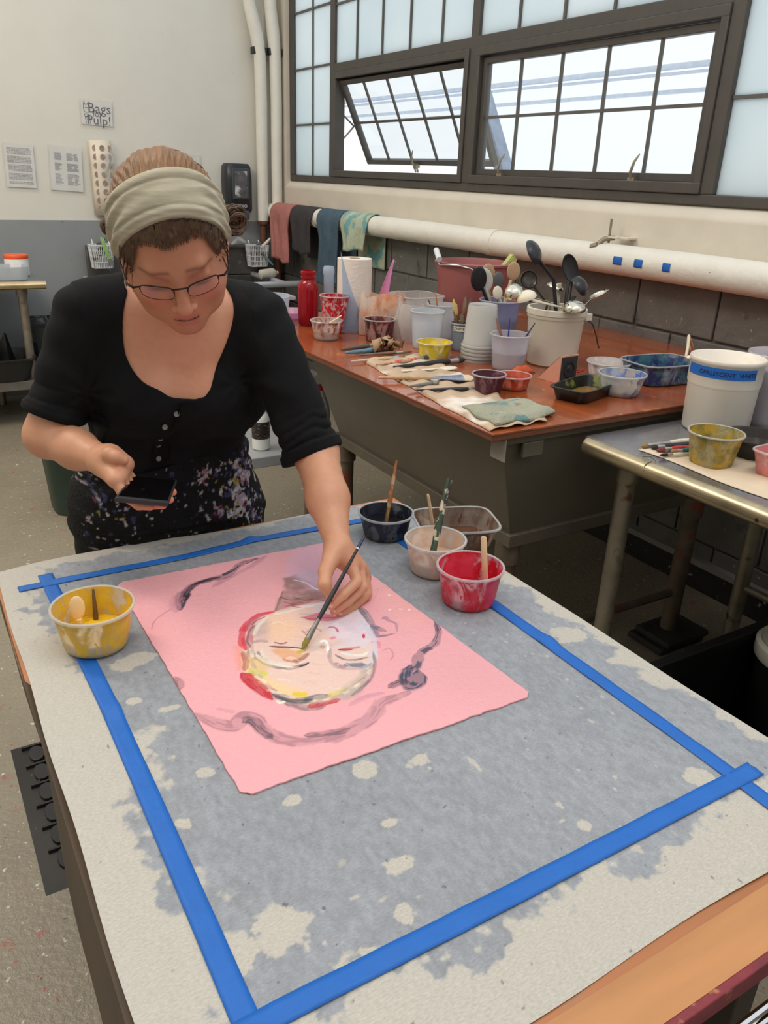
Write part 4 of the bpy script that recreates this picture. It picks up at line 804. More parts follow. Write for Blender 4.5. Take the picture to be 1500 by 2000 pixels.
# black tote and lidded bucket below
t = thing('black_tote', 'large open black tote on the floor right of the table', 'container', (1.86, .70, 0))
mt = mat('matte_black_tote', c(14, 14, 15), .5, var=.3, spots=((c(120, 118, 110), 70, .73, .75),))
w_, l_, h_ = .40, .42, .40; q = MB()
q.box((-w_, -l_, 0), (w_, l_, .01)).box((-w_, -l_, .01), (-w_+.008, l_, h_)).box((w_-.008, -l_, .01), (w_, l_, h_)).box((-w_, -l_, .01), (w_, -l_+.008, h_)).box((-w_, l_-.008, .01), (w_, l_, h_))
q.box((-w_-.02, l_-.008, h_-.03), (w_+.02, l_+.02, h_)).box((-w_-.02, -l_-.02, h_-.03), (-w_+.008, l_+.02, h_)); obj('tote_body', q, mt, t, bevel=.006)
t = thing('lidded_bucket', 'dark paint-streaked bucket with translucent white lid', 'bucket', (1.99, .985, .011))
obj('bucket_body', MB().lathe([(.105, 0), (.11, .006), (.125, .36), (.12, .36), (.001, .30)], 44), mat('streaked_dark_bucket', c(24, 26, 24), .4, spots=((c(112, 116, 92), 6, .58, .62, (1, 1, .5)),)), t)
obj('lid', MB().lathe([(.128, .345), (.132, .35), (.132, .385), (.122, .395), (.115, .388), (.001, .385)], 44), mat('cloudy_white_lid', c(206, 202, 188), .35, var=.06), t)
# ================================================================ the painting table
m_ply = mat('honey_plywood', c(176, 112, 66), .38, var=.16, scale=2.2, stretch=(1, 9, 1), coat=.15, bump=.05, spots=((c(176, 108, 66), 3.2, .55, .72, (1, 6, 1)), (c(150, 120, 96), 2.2, .64, .74)))
m_plyr = mat('red_stained_edge', c(122, 32, 42), .45, var=.3, scale=30, spots=((c(196, 130, 90), 22, .58, .64),))
t = thing('work_table', 'plywood painting table covered with grey paper in the foreground', 'table', (.52, .9, 0)); o_ = (.52, .9, 0)
obj('tabletop', MB().box((.071, .283, TZ-.022), (.972, 1.536, TZ)), m_ply, t, off=o_, bevel=.002)
obj('front_batten', MB().box((.071, .283, TZ+.0001), (.972, .338, TZ+.0035)), mat('light_ply_strip', c(188, 130, 78), .35, var=.12, scale=2.5, stretch=(1, 9, 1), coat=.15), t, off=o_)
obj('stained_edge', MB().box((.071, .274, TZ-.022), (.972, .2845, TZ+.003)), m_plyr, t, off=o_, bevel=.002)
m_frm = mat('dark_table_frame', c(58, 50, 44), .6)
obj('apron', MB().box((.16, .36, TZ-.11), (.90, .385, TZ-.022)).box((.16, 1.42, TZ-.11), (.90, 1.445, TZ-.022)).box((.16, .385, TZ-.11), (.185, 1.42, TZ-.022)).box((.875, .385, TZ-.11), (.90, 1.42, TZ-.022)), m_frm, t, off=o_)
for x in (.20, .86):
    for y in (.40, 1.40): obj('leg', MB().box((x-.025, y-.025, 0), (x+.025, y+.025, TZ-.022)), m_frm, t, off=o_, bevel=.003)
# brown sheet hanging from the left edge
hx = [(1.42, .80), (1.2, .812), (1.06, .80), (1.01, .775), (.955, .74), (.94, .69), (.90, .625), (.86, .555), (.80, .50), (.70, .46), (.55, .44), (.40, .43), (.29, .43)]
def hang(i, j):
    f = i*(len(hx)-1); k = min(int(f), len(hx)-2); f -= k
    y = hx[k][0]*(1-f)+hx[k+1][0]*f; z = hx[k][1]*(1-f)+hx[k+1][1]*f
    return (.078-.0095*j/.12, y, TZ+.0004) if (j < .12 and i > .12) else (.0683-.003*math.sin(i*16)*j+.003*j, y, TZ+.0004+(z-TZ)*(j-.11)/.89*sstep(0, .12, i))
tag(obj('hanging_paper', MB().grid(hang, 70, 10), mat('brown_wet_paper', c(66, 49, 30), .55, var=.3, scale=3, bump=.2, bscale=6), solid=.001), 'dark brown paper hanging down the left side of the painting table', 'paper')
# ---- grey interfacing sheet, slightly uneven outline, stained where it is wet
SX0, SX1, SY0, SY1 = .076, .968, .349, 1.533
nu, nv = 420, 560
u, v_ = np.meshgrid(np.linspace(0, 1, nu), np.linspace(0, 1, nv), indexing='ij')
x0 = SX0+.0015*np.sin(v_*21)+.10*np.clip(1-v_-.985, 0, 1); x1 = SX1+.010*(1-v_)**2+.002*np.sin(v_*17)-.014*sstep(.93, 1, v_)
PXs = x0+(x1-x0)*u
y0 = SY0+.003*np.sin(u*13); y1 = SY1+.018*np.sin(np.clip(u, 0, .45)/.45*math.pi)-.006*u+.003*np.sin(u*19)-.012*sstep(.9, 1, u)
PYs = y0+(y1-y0)*v_
PZs = TZ+.0006+.0012*fbm(PXs*7, PYs*7, 3)
wrk = sstep(.06, 0, v_)*(1+np.sin(PXs*9))*.0012; PZs = PZs+.0038*sstep(.345, .352, PYs)*sstep(.38, .36, PYs)*0+wrk
edge = np.minimum(np.minimum(PXs-x0, x1-PXs), np.minimum(PYs-y0-.02, y1-PYs))
nz = fbm(PXs*14, PYs*14, 5, 5); nf = fbm(PXs*60, PYs*60, 9, 4); nl = fbm(PXs*4.5, PYs*4.5, 21, 3)
dl = (PXs-x0); db = PYs-y0; dr = x1-PXs; dt_ = y1-PYs
th = .5+.0*nl
wl = .088-.02*sstep(.9, 1.3, PYs)+.07*(nl-.5); wb = .085+.03*sstep(.5, .2, PXs)
dry = sstep(-.012, .008, (wl-dl)+(nz-.5)*.16+(nf-.5)*.09)
dry = np.maximum(dry, sstep(-.010, .006, (wb-db)+(nz-.5)*.11+(nf-.5)*.09))
dry = np.maximum(dry, sstep(-.008, .006, (.022-dr)+(nz-.5)*.09+(nf-.5)*.05))
dry = np.maximum(dry, sstep(-.010, .006, (.035-dt_-.05*(PXs-.1))+(nz-.5)*.07+(nf-.5)*.05))
def blob(cx, cy, rx, ry, s=1.0):
    global dry
    d = np.sqrt(((PXs-cx)/rx)**2+((PYs-cy)/ry)**2)+(nz-.5)*1.3+(nf-.5)*1.3
    dry = np.maximum(dry, s*sstep(1.08, .95, d))
for b in ((((0.2430, 0.8150, 0.8200)), .016, .010), (((0.4350, 0.7220, 0.8200)), .016, .014), (((0.5060, 0.7030, 0.8200)), .020, .016), (((0.3250, 0.7150, 0.8200)), .014, .010), (((0.3840, 0.5650, 0.8200)), .018, .012), (((0.4100, 0.6240, 0.8200)), .014, .008),
          (((0.2310, 0.5560, 0.8200)), .038, .030), (((0.1750, 0.5560, 0.8200)), .050, .022), (((0.9090, 0.8540, 0.8200)), .030, .026), (((0.9380, 0.7490, 0.8200)), .030, .016), (((0.8200, 0.4890, 0.8200)), .016, .022), (((0.2330, 1.1180, 0.8200)), .030, .018), (((0.2030, 1.0120, 0.8200)), .012, .007), (((0.2420, 0.9700, 0.8200)), .016, .006),
          (((0.1360, 0.9320, 0.8200)), .016, .012), (((0.3560, 0.5040, 0.8200)), .012, .012), (((0.6180, 0.5060, 0.8200)), .008, .008), (((0.1920, 0.7430, 0.8200)), .010, .010)): blob(b[0][0], b[0][1], b[1], b[2])
spk = sstep(.84, .88, fbm(PXs*60, PYs*60, 40, 2))*sstep(.50, .68, nl+.2*(PYs < .72))
dry = np.maximum(dry, spk*.9)
fib = fbm(PXs*150, PYs*90, 60, 3)
grey = np.array(c(147, 150, 156)); pale = np.array(c(193, 187, 176))
col = grey*(.92+.18*nl+.42*(fib-.5))[..., None]*(1-dry[..., None])+pale*(.97+.06*(fib-.5))[..., None]*dry[..., None]
dk = sstep(.90, .92, fbm(PXs*130, PYs*130, 77, 2)); col = col*(1-.6*dk[..., None])
tint = sstep(.6, .8, fbm(PXs*3, PYs*3, 91, 2))[..., None]*.0; col = np.clip(col, 0, 1)
idx = np.arange(nu*nv).reshape(nu, nv); FQ = np.stack([idx[:-1, :-1], idx[1:, :-1], idx[1:, 1:], idx[:-1, 1:]], -1).reshape(-1, 4)
m_sheet = mat('damp_interfacing', (1, 1, 1), .5, var=.17, scale=190, stretch=(1, 2.2, 1), attr='paint', bump=.12, bscale=240, detail=2)
o = frompy('interfacing_sheet', np.stack([PXs, PYs, PZs], -1).reshape(-1, 3), FQ, m_sheet, colors=col.reshape(-1, 3))
tag(o, 'large grey damp paper sheet with pale dry patches covering the table', 'paper')
# ---- tape
def tape(pts, w, lab, zoff=.0024, curl_at=None):
    P = [Vector((p[0], p[1])) for p in pts]; n = 60; tot = sum((P[i+1]-P[i]).length for i in range(len(P)-1))
    def at(s):
        for i in range(len(P)-1):
            L = (P[i+1]-P[i]).length
            if s <= L or i == len(P)-2: return P[i]+(P[i+1]-P[i])*(s/L), (P[i+1]-P[i]).normalized()
            s -= L
    def g(i, j):
        p, d = at(tot*i); nrm = Vector((-d.y, d.x)); jag = .0012*math.sin(j*40) if i in (0, 1) else 0
        q = p+nrm*w*(j-.5)+d*jag; z = TZ+zoff+.0004*math.sin(i*50+j*2)
        if curl_at: z += .004*math.exp(-((i-curl_at)*60)**2)*(.3+j)
        return (q.x, q.y, z)
    return tag(obj('masking_tape', MB().grid(g, 90, 5), m_tape, solid=.0003), lab, 'tape', 'blue tape frame on the grey sheet')
tape([(0.1580, 1.4840, 0.8200), (0.1680, 1.0170, 0.8200), (0.1680, 0.7870, 0.8200), (0.1660, 0.4550, 0.8200)], .0265, 'blue tape strip along the left of the sheet, under the yellow tub', curl_at=.47)
tape([(0.1050, 1.4420, 0.8200), (0.1760, 1.4440, 0.8200), (0.4150, 1.4390, 0.8200), (0.5760, 1.4520, 0.8200), (0.8470, 1.4410, 0.8200)], .022, 'blue tape strip along the far side, in front of the woman', .0030, curl_at=.62)
tape([(0.8540, 1.3620, 0.8200), (0.8610, 0.9720, 0.8200), (0.8620, 0.5220, 0.8200), (0.8590, 0.3770, 0.8200)], .0255, 'blue tape strip along the right side, ending past the corner', .0026, curl_at=.52)
tape([(0.1420, 0.4680, 0.8200), (0.1930, 0.4700, 0.8200), (0.4750, 0.4680, 0.8200), (0.8610, 0.4680, 0.8200), (0.9000, 0.4690, 0.8200)], .0265, 'blue tape strip along the near side of the sheet', .0033)
# ---- pink handmade paper with the portrait
nu, nv = 460, 620
u, v_ = np.meshgrid(np.linspace(0, 1, nu), np.linspace(0, 1, nv), indexing='ij')
cx = [(0.2700, 0.7490, 0.8200), (0.7370, 0.7410, 0.8200), (0.7060, 1.3700, 0.8200), (0.2690, 1.3850, 0.8200)]
A_, B_, C_, D_ = [np.array(p[:2]) for p in cx]
base = (A_*(1-u)[..., None]+B_*u[..., None])*(1-v_)[..., None]+(D_*(1-u)[..., None]+C_*u[..., None])*v_[..., None]
PX, PY = base[..., 0].copy(), base[..., 1].copy()
eg = .0016
PX += eg*(fbm(PY*50, PY*0+3, 11)-.5)*2*(np.abs(u-.5)*2)**8*np.sign(u-.5); PY += eg*2*(fbm(PX*40, PX*0+5, 12)-.5)*2*(np.abs(v_-.5)*2)**8*np.sign(v_-.5)
cr = .010  # rounded corners
cu_ = np.minimum(u, 1-u)*.44; cv_ = np.minimum(v_, 1-v_)*.64
pull = np.clip(cr-cu_-cv_, 0, cr); PX += np.where(u < .5, 1, -1)*pull*.5; PY += np.where(v_ < .5, 1, -1)*pull*.5
PN = fbm(PX*120, PY*120, 3, 3)
colr = np.array(c(236, 168, 174))*np.ones(PX.shape+(3,))
colr *= (1-.05*(fbm(PX*5, PY*5, 44)-.5))[..., None]
NA, NB = fbm(PX*90, PY*90, 31, 3), fbm(PX*26, PY*26, 32, 3)
relief = np.zeros_like(PX)
def stroke(pts, w, col, a=1.0, dry=0.0, soft=.4, rl=.0):
    global colr, relief
    P = [np.array(p[:2]) for p in pts]; # smooth the polyline
    if len(P) > 2:
        Q = []
        for i in range(len(P)-1):
            p0, p1, p2, p3 = P[max(i-1, 0)], P[i], P[i+1], P[min(i+2, len(P)-1)]
            for t in np.linspace(0, 1, 6, endpoint=False): Q.append(.5*((2*p1)+(-p0+p2)*t+(2*p0-5*p1+4*p2-p3)*t*t+(-p0+3*p1-3*p2+p3)*t**3))
        P = Q+[P[-1]]
    D = np.full(PX.shape, 9.0); SG = np.zeros_like(D); AL = np.zeros_like(D); n = len(P)-1; W = [q*1.5 for q in (w if hasattr(w, '__len__') else (w, w))]; a = min(1, a*1.18)
    lo = np.min(P, 0)-max(W)*2; hi = np.max(P, 0)+max(W)*2; msk = (PX > lo[0]) & (PX < hi[0]) & (PY > lo[1]) & (PY < hi[1])
    x, y = PX[msk], PY[msk]; d0 = np.full(x.shape, 9.0); sg = np.zeros_like(d0); al = np.zeros_like(d0)
    for i in range(n):
        a0, b0 = P[i], P[i+1]; e = b0-a0; L = e@e+1e-12; t = np.clip(((x-a0[0])*e[0]+(y-a0[1])*e[1])/L, 0, 1)
        dx, dy = x-a0[0]-t*e[0], y-a0[1]-t*e[1]; d = np.sqrt(dx*dx+dy*dy); s = np.sign(e[0]*dy-e[1]*dx)
        k = d < d0; d0[k] = d[k]; sg[k] = s[k]; al[k] = ((i+t)/n)[k]
    ww = (W[0]+(W[1]-W[0])*al)*np.minimum(1, .35+5*np.minimum(al, 1-al))
    dd = d0+(NB[msk]-.5)*ww*.9+(NA[msk]-.5)*ww*.3
    m = sstep(ww, ww*(1-soft), dd)
    if dry: st = vnoise(sg*d0/ww*5+50, al*n*.25+7, 5)*.7+NA[msk]*.3; m = m*(1-dry*sstep(.42, .58, st))
    m = (m*a)[:, None]; colr[msk] = colr[msk]*(1-m)+np.array(col)*m
    relief[msk] += rl*m[:, 0]
def fill(pts, col, a=1.0, soft=.006, var=0.0, rl=0.0):
    global colr, relief
    P = [np.array(p[:2]) for p in pts]; n = len(P); d0 = np.full(PX.shape, 9.0); ins = np.zeros(PX.shape, bool)
    for i in range(n):
        a0, b0 = P[i], P[(i+1) % n]; e = b0-a0; L = e@e; t = np.clip(((PX-a0[0])*e[0]+(PY-a0[1])*e[1])/L, 0, 1)
        d0 = np.minimum(d0, np.hypot(PX-a0[0]-t*e[0], PY-a0[1]-t*e[1]))
        c1 = (a0[1] > PY) != (b0[1] > PY)
        ins ^= c1 & (PX < (b0[0]-a0[0])*(PY-a0[1])/(b0[1]-a0[1]+1e-12)+a0[0])
    s = np.where(ins, -d0, d0)+(NB-.5)*.014+(NA-.5)*.006
    m = sstep(soft, -soft, s)*a
    if var: m = m*(1-var*sstep(.35, .65, fbm(PX*35+3, PY*60, 71, 3)))
    colr = colr*(1-m[..., None])+np.array(col)*m[..., None]; relief += rl*m
Z = TZ
fill([(0.5590, 1.2680), (0.6190, 1.3700), (0.6910, 1.3650), (0.6410, 1.2260), (0.5990, 1.1690), (0.5640, 1.2510)], c(222, 178, 204), 0.55, 0.012, 0, 0)
fill([(0.6920, 1.2010), (0.7350, 1.1380), (0.7260, 0.9950), (0.6690, 0.9920), (0.6750, 1.0920)], c(240, 172, 166), 0.5, 0.02, 0, 0)
fill([(0.5550, 1.2620), (0.5820, 1.2630), (0.6000, 1.2180), (0.5990, 1.1560), (0.5550, 1.1520), (0.4870, 1.1520), (0.5080, 1.1830), (0.5370, 1.2150)], c(140, 108, 104), 0.85, 0.006, 0.35, 0)
fill([(0.5740, 1.2600), (0.6150, 1.2840), (0.6400, 1.2560), (0.5990, 1.1760), (0.5810, 1.2060)], c(206, 178, 200), 0.7, 0.012, 0, 0)
stroke([(0.5680, 1.2480), (0.5840, 1.2260), (0.5890, 1.2020), (0.5940, 1.1860)], 0.0012, c(236, 214, 226), 0.9, 0, 0.4, 0.0006)
stroke([(0.4880, 1.1550), (0.5210, 1.1470), (0.5590, 1.1470), (0.5920, 1.1490)], 0.003, c(140, 70, 72), 0.8, 0.5, 0.4, 0)
stroke([(0.5090, 1.1600), (0.5480, 1.1620), (0.5830, 1.1570)], 0.002, c(176, 84, 84), 0.7, 0.4, 0.4, 0)
stroke([(0.5340, 1.2160), (0.5140, 1.1860), (0.4920, 1.1560)], 0.002, c(120, 100, 96), 0.7, 0.4, 0.4, 0)
fill([(0.4370, 1.1320), (0.4860, 1.1510), (0.5360, 1.1520), (0.5860, 1.1430), (0.6220, 1.1310), (0.6340, 1.0990), (0.6160, 1.0280), (0.5890, 0.9640), (0.5480, 0.9040), (0.4980, 0.8740), (0.4560, 0.8720), (0.4180, 0.8790), (0.3970, 0.9100), (0.3860, 0.9420), (0.3790, 0.9880), (0.3900, 1.0570)], c(230, 200, 186), 0.93, 0.005, 0.08, 0.0006)
fill([(0.5650, 1.1470), (0.6210, 1.1280), (0.6330, 1.0960), (0.6160, 1.0280), (0.5920, 0.9780), (0.5470, 0.9910), (0.5440, 1.0420), (0.5480, 1.1110)], c(224, 212, 226), 0.85, 0.014, 0.12, 0)
fill([(0.4770, 1.1420), (0.5130, 1.1290), (0.5030, 1.0810), (0.4790, 1.0540), (0.4440, 1.0660), (0.4480, 1.1030)], c(240, 196, 158), 0.75, 0.02, 0.2, 0)
fill([(0.4330, 1.1230), (0.4650, 1.1300), (0.4410, 1.0730), (0.4160, 1.0810)], c(188, 160, 158), 0.7, 0.012, 0.4, 0)
stroke([(0.4870, 1.1520), (0.4610, 1.1530), (0.4340, 1.1400), (0.4130, 1.1160), (0.4010, 1.0880), (0.3970, 1.0590)], 0.0052, c(212, 62, 76), 0.85, 0.2, 0.4, 0)
stroke([(0.4530, 1.1480), (0.4330, 1.1290), (0.4260, 1.1040), (0.4120, 1.0830), (0.4020, 1.0610)], 0.006, c(186, 92, 104), 0.6, 0.3, 0.4, 0)
stroke([(0.4720, 1.1440), (0.4430, 1.1180), (0.4240, 1.0930)], 0.003, c(226, 222, 206), 0.8, 0.3, 0.4, 0)
stroke([(0.4140, 1.0760), (0.4300, 1.0730), (0.4370, 1.0640)], 0.004, c(168, 130, 136), 0.6, 0.3, 0.4, 0)
fill([(0.3850, 1.0750), (0.3950, 1.0700), (0.3760, 1.0140), (0.3670, 1.0130)], c(238, 150, 128), 0.7, 0.006, 0.2, 0)
fill([(0.3970, 1.0530), (0.4000, 1.0210), (0.3990, 0.9630), (0.4280, 0.9200), (0.4270, 0.8980), (0.3960, 0.9190), (0.3790, 0.9690), (0.3760, 1.0080)], c(244, 204, 150), 0.85, 0.008, 0.15, 0)
stroke([(0.3830, 1.0050), (0.3890, 0.9870), (0.4020, 0.9800)], 0.0048, c(210, 206, 90), 0.85, 0.2, 0.4, 0)
stroke([(0.3670, 0.9990), (0.3720, 0.9720), (0.3770, 0.9470), (0.3820, 0.9170)], 0.0075, c(196, 46, 58), 0.9, 0.15, 0.4, 0)
stroke([(0.3860, 0.9260), (0.3990, 0.9090), (0.4150, 0.8940), (0.4380, 0.8880), (0.4620, 0.8840)], 0.0065, c(112, 110, 112), 0.75, 0.35, 0.4, 0)
stroke([(0.3940, 0.9030), (0.4090, 0.8820), (0.4240, 0.8700), (0.4430, 0.8660)], 0.0055, c(132, 112, 112), 0.75, 0.4, 0.4, 0)
stroke([(0.3870, 0.9110), (0.3890, 0.9030), (0.3970, 0.9030)], 0.003, c(226, 222, 206), 0.9, 0, 0.4, 0)
stroke([(0.4140, 0.9140), (0.4240, 0.9070), (0.4330, 0.9030)], 0.0045, c(224, 196, 50), 0.9, 0.1, 0.4, 0)
stroke([(0.4220, 0.8750), (0.4410, 0.8730), (0.4710, 0.8700)], 0.005, c(188, 66, 74), 0.85, 0.3, 0.4, 0)
stroke([(0.4600, 0.8850), (0.4800, 0.8860), (0.4910, 0.8870)], 0.0045, c(214, 200, 90), 0.7, 0.2, 0.4, 0)
fill([(0.4710, 0.8790), (0.5150, 0.9020), (0.5430, 0.9260), (0.5540, 0.9100), (0.5370, 0.8900), (0.4960, 0.8660), (0.4740, 0.8650)], c(168, 158, 146), 0.7, 0.008, 0.35, 0)
stroke([(0.5390, 0.9230), (0.5630, 0.9350), (0.5810, 0.9570)], 0.006, c(214, 206, 206), 0.8, 0.3, 0.4, 0)
stroke([(0.4130, 1.0450), (0.4080, 1.0210), (0.4150, 0.9980), (0.4330, 0.9790), (0.4570, 0.9760), (0.4710, 0.9780)], 0.0035, c(120, 100, 100), 0.65, 0.45, 0.4, 0)
stroke([(0.4010, 1.0560), (0.4010, 1.0360), (0.4100, 1.0260), (0.4160, 1.0130)], 0.005, c(120, 118, 122), 0.6, 0.45, 0.4, 0)
stroke([(0.4070, 1.0380), (0.4110, 1.0150), (0.4220, 0.9970), (0.4440, 0.9780)], 0.0028, c(232, 222, 208), 0.8, 0.2, 0.4, 0.0005)
stroke([(0.4210, 1.0510), (0.4160, 1.0330), (0.4200, 1.0100), (0.4390, 0.9910), (0.4630, 0.9830)], 0.0028, c(226, 214, 200), 0.8, 0.2, 0.4, 0.0004)
fill([(0.4330, 1.0400), (0.4530, 1.0350), (0.4750, 1.0150), (0.4770, 0.9960), (0.4600, 0.9890), (0.4400, 1.0070), (0.4320, 1.0250)], c(226, 164, 116), 0.85, 0.005, 0.2, 0)
stroke([(0.4350, 1.0510), (0.4460, 1.0440), (0.4590, 1.0350), (0.4700, 1.0280), (0.4800, 1.0190)], 0.0022, c(92, 52, 56), 0.95, 0.2, 0.4, 0)
stroke([(0.4470, 1.0590), (0.4560, 1.0490), (0.4660, 1.0490)], 0.0016, c(160, 60, 66), 0.8, 0.3, 0.4, 0)
stroke([(0.4510, 0.9940), (0.4670, 0.9930), (0.4830, 1.0030)], 0.005, c(150, 92, 70), 0.75, 0.3, 0.4, 0)
stroke([(0.4400, 1.0070), (0.4500, 0.9920), (0.4580, 0.9850)], 0.003, c(206, 120, 96), 0.7, 0.2, 0.4, 0)
stroke([(0.4530, 0.9750), (0.4640, 0.9750), (0.4720, 0.9780)], 0.0014, c(60, 50, 50), 0.9, 0, 0.4, 0)
stroke([(0.4680, 1.0130), (0.4820, 1.0130)], 0.0045, c(196, 176, 50), 0.95, 0, 0.4, 0)
stroke([(0.5220, 0.9990), (0.5080, 0.9750), (0.5050, 0.9510), (0.5170, 0.9350), (0.5400, 0.9250), (0.5600, 0.9300)], 0.0035, c(150, 130, 140), 0.6, 0.4, 0.4, 0)
stroke([(0.5280, 1.0010), (0.5440, 0.9980), (0.5640, 0.9900), (0.5770, 0.9700), (0.5700, 0.9420)], 0.0035, c(216, 206, 212), 0.8, 0.3, 0.4, 0)
stroke([(0.5310, 0.9890), (0.5440, 0.9860), (0.5570, 0.9820), (0.5680, 0.9810)], 0.0026, c(196, 70, 86), 0.85, 0.3, 0.4, 0)
stroke([(0.5310, 0.9910), (0.5400, 0.9830), (0.5520, 0.9790)], 0.0013, c(80, 60, 70), 0.9, 0.1, 0.4, 0)
stroke([(0.5310, 0.9780), (0.5440, 0.9640), (0.5610, 0.9570), (0.5720, 0.9620)], 0.003, c(236, 228, 214), 0.85, 0.1, 0.4, 0)
stroke([(0.5200, 0.9790), (0.5270, 0.9600), (0.5420, 0.9500), (0.5640, 0.9480)], 0.0018, c(120, 106, 116), 0.75, 0.3, 0.4, 0)
stroke([(0.5200, 0.9470), (0.5280, 0.9400), (0.5500, 0.9320)], 0.0045, c(110, 118, 134), 0.85, 0.15, 0.4, 0)
stroke([(0.5090, 0.9580), (0.5140, 0.9450), (0.5190, 0.9390)], 0.003, c(180, 110, 126), 0.7, 0.2, 0.4, 0)
stroke([(0.4830, 1.1430), (0.5060, 1.1400), (0.5370, 1.1410), (0.5620, 1.1390)], 0.0022, c(232, 222, 214), 0.8, 0.2, 0.4, 0.0006)
stroke([(0.5190, 1.1970), (0.5300, 1.1790), (0.5480, 1.1770)], 0.0012, c(98, 70, 70), 0.7, 0.4, 0.4, 0)
stroke([(0.5340, 1.2020), (0.5490, 1.1830), (0.5710, 1.1780)], 0.0012, c(190, 150, 146), 0.7, 0.4, 0.4, 0)
stroke([(0.5170, 1.1780), (0.5330, 1.1580), (0.5560, 1.1530)], 0.0012, c(130, 60, 60), 0.7, 0.4, 0.4, 0)
stroke([(0.5400, 1.1860), (0.5530, 1.1670), (0.5740, 1.1640)], 0.0012, c(98, 70, 70), 0.7, 0.4, 0.4, 0)
stroke([(0.5450, 1.1700), (0.5570, 1.1520), (0.5760, 1.1490)], 0.0012, c(190, 150, 146), 0.7, 0.4, 0.4, 0)
stroke([(0.5220, 1.1620), (0.5330, 1.1450), (0.5510, 1.1430)], 0.0012, c(130, 60, 60), 0.7, 0.4, 0.4, 0)
stroke([(0.5610, 0.9280), (0.5510, 0.9170), (0.5420, 0.9090)], 0.0022, c(176, 160, 150), 0.6, 0.45, 0.4, 0.0005)
stroke([(0.5500, 0.9160), (0.5390, 0.9060), (0.5290, 0.9000)], 0.0022, c(236, 214, 190), 0.6, 0.45, 0.4, 0.0005)
stroke([(0.5390, 0.9060), (0.5270, 0.8980), (0.5170, 0.8930)], 0.0022, c(150, 132, 134), 0.6, 0.45, 0.4, 0.0005)
stroke([(0.5280, 0.8970), (0.5150, 0.8900), (0.5040, 0.8870)], 0.0022, c(222, 170, 150), 0.6, 0.45, 0.4, 0.0005)
stroke([(0.5160, 0.8900), (0.5030, 0.8850), (0.4910, 0.8820)], 0.0022, c(240, 226, 200), 0.6, 0.45, 0.4, 0.0005)
stroke([(0.5040, 0.8840), (0.4910, 0.8810), (0.4790, 0.8790)], 0.0022, c(176, 160, 150), 0.6, 0.45, 0.4, 0.0005)
stroke([(0.4930, 0.8800), (0.4790, 0.8780), (0.4670, 0.8780)], 0.0022, c(236, 214, 190), 0.6, 0.45, 0.4, 0.0005)
stroke([(0.4810, 0.8770), (0.4680, 0.8770), (0.4550, 0.8780)], 0.0022, c(150, 132, 134), 0.6, 0.45, 0.4, 0.0005)
stroke([(0.4700, 0.8760), (0.4570, 0.8770), (0.4440, 0.8800)], 0.0022, c(222, 170, 150), 0.6, 0.45, 0.4, 0.0005)
stroke([(0.4590, 0.8770), (0.4460, 0.8790), (0.4330, 0.8830)], 0.0022, c(240, 226, 200), 0.6, 0.45, 0.4, 0.0005)
stroke([(0.4480, 0.8790), (0.4360, 0.8830), (0.4230, 0.8880)], 0.0022, c(176, 160, 150), 0.6, 0.45, 0.4, 0.0005)
stroke([(0.4380, 0.8820), (0.4270, 0.8880), (0.4140, 0.8940)], 0.0022, c(236, 214, 190), 0.6, 0.45, 0.4, 0.0005)
stroke([(0.4290, 0.8870), (0.4180, 0.8940), (0.4060, 0.9010)], 0.0022, c(150, 132, 134), 0.6, 0.45, 0.4, 0.0005)
stroke([(0.4210, 0.8930), (0.4100, 0.9010), (0.3990, 0.9090)], 0.0022, c(222, 170, 150), 0.6, 0.45, 0.4, 0.0005)
stroke([(0.4130, 0.9010), (0.4040, 0.9100), (0.3930, 0.9190)], 0.0022, c(240, 226, 200), 0.6, 0.45, 0.4, 0.0005)
stroke([(0.4060, 0.9100), (0.3980, 0.9200), (0.3880, 0.9300)], 0.0022, c(176, 160, 150), 0.6, 0.45, 0.4, 0.0005)
stroke([(0.4010, 0.9200), (0.3930, 0.9310), (0.3840, 0.9420)], 0.0022, c(236, 214, 190), 0.6, 0.45, 0.4, 0.0005)
stroke([(0.3960, 0.9310), (0.3900, 0.9440), (0.3820, 0.9550)], 0.0022, c(150, 132, 134), 0.6, 0.45, 0.4, 0.0005)
stroke([(0.3920, 0.9440), (0.3880, 0.9570), (0.3810, 0.9680)], 0.0022, c(222, 170, 150), 0.6, 0.45, 0.4, 0.0005)
stroke([(0.3900, 0.9570), (0.3870, 0.9710), (0.3810, 0.9830)], 0.0022, c(240, 226, 200), 0.6, 0.45, 0.4, 0.0005)
stroke([(0.3890, 0.9710), (0.3870, 0.9850), (0.3830, 0.9980)], 0.0022, c(176, 160, 150), 0.6, 0.45, 0.4, 0.0005)
stroke([(0.3890, 0.9850), (0.3880, 1.0000), (0.3860, 1.0130)], 0.0022, c(236, 214, 190), 0.6, 0.45, 0.4, 0.0005)
stroke([(0.3900, 1.0010), (0.3910, 1.0160), (0.3910, 1.0280)], 0.0022, c(150, 132, 134), 0.6, 0.45, 0.4, 0.0005)
stroke([(0.3930, 1.0160), (0.3960, 1.0310), (0.3970, 1.0440)], 0.0022, c(222, 170, 150), 0.6, 0.45, 0.4, 0.0005)
stroke([(0.3970, 1.0320), (0.4020, 1.0470), (0.4040, 1.0590)], 0.0022, c(240, 226, 200), 0.6, 0.45, 0.4, 0.0005)
stroke([(0.4030, 1.0470), (0.4090, 1.0620), (0.4130, 1.0740)], 0.0022, c(176, 160, 150), 0.6, 0.45, 0.4, 0.0005)
stroke([(0.4680, 1.1160), (0.4810, 1.1170), (0.4880, 1.1000)], 0.002, c(240, 222, 206), 0.5, 0.4, 0.4, 0.0006)
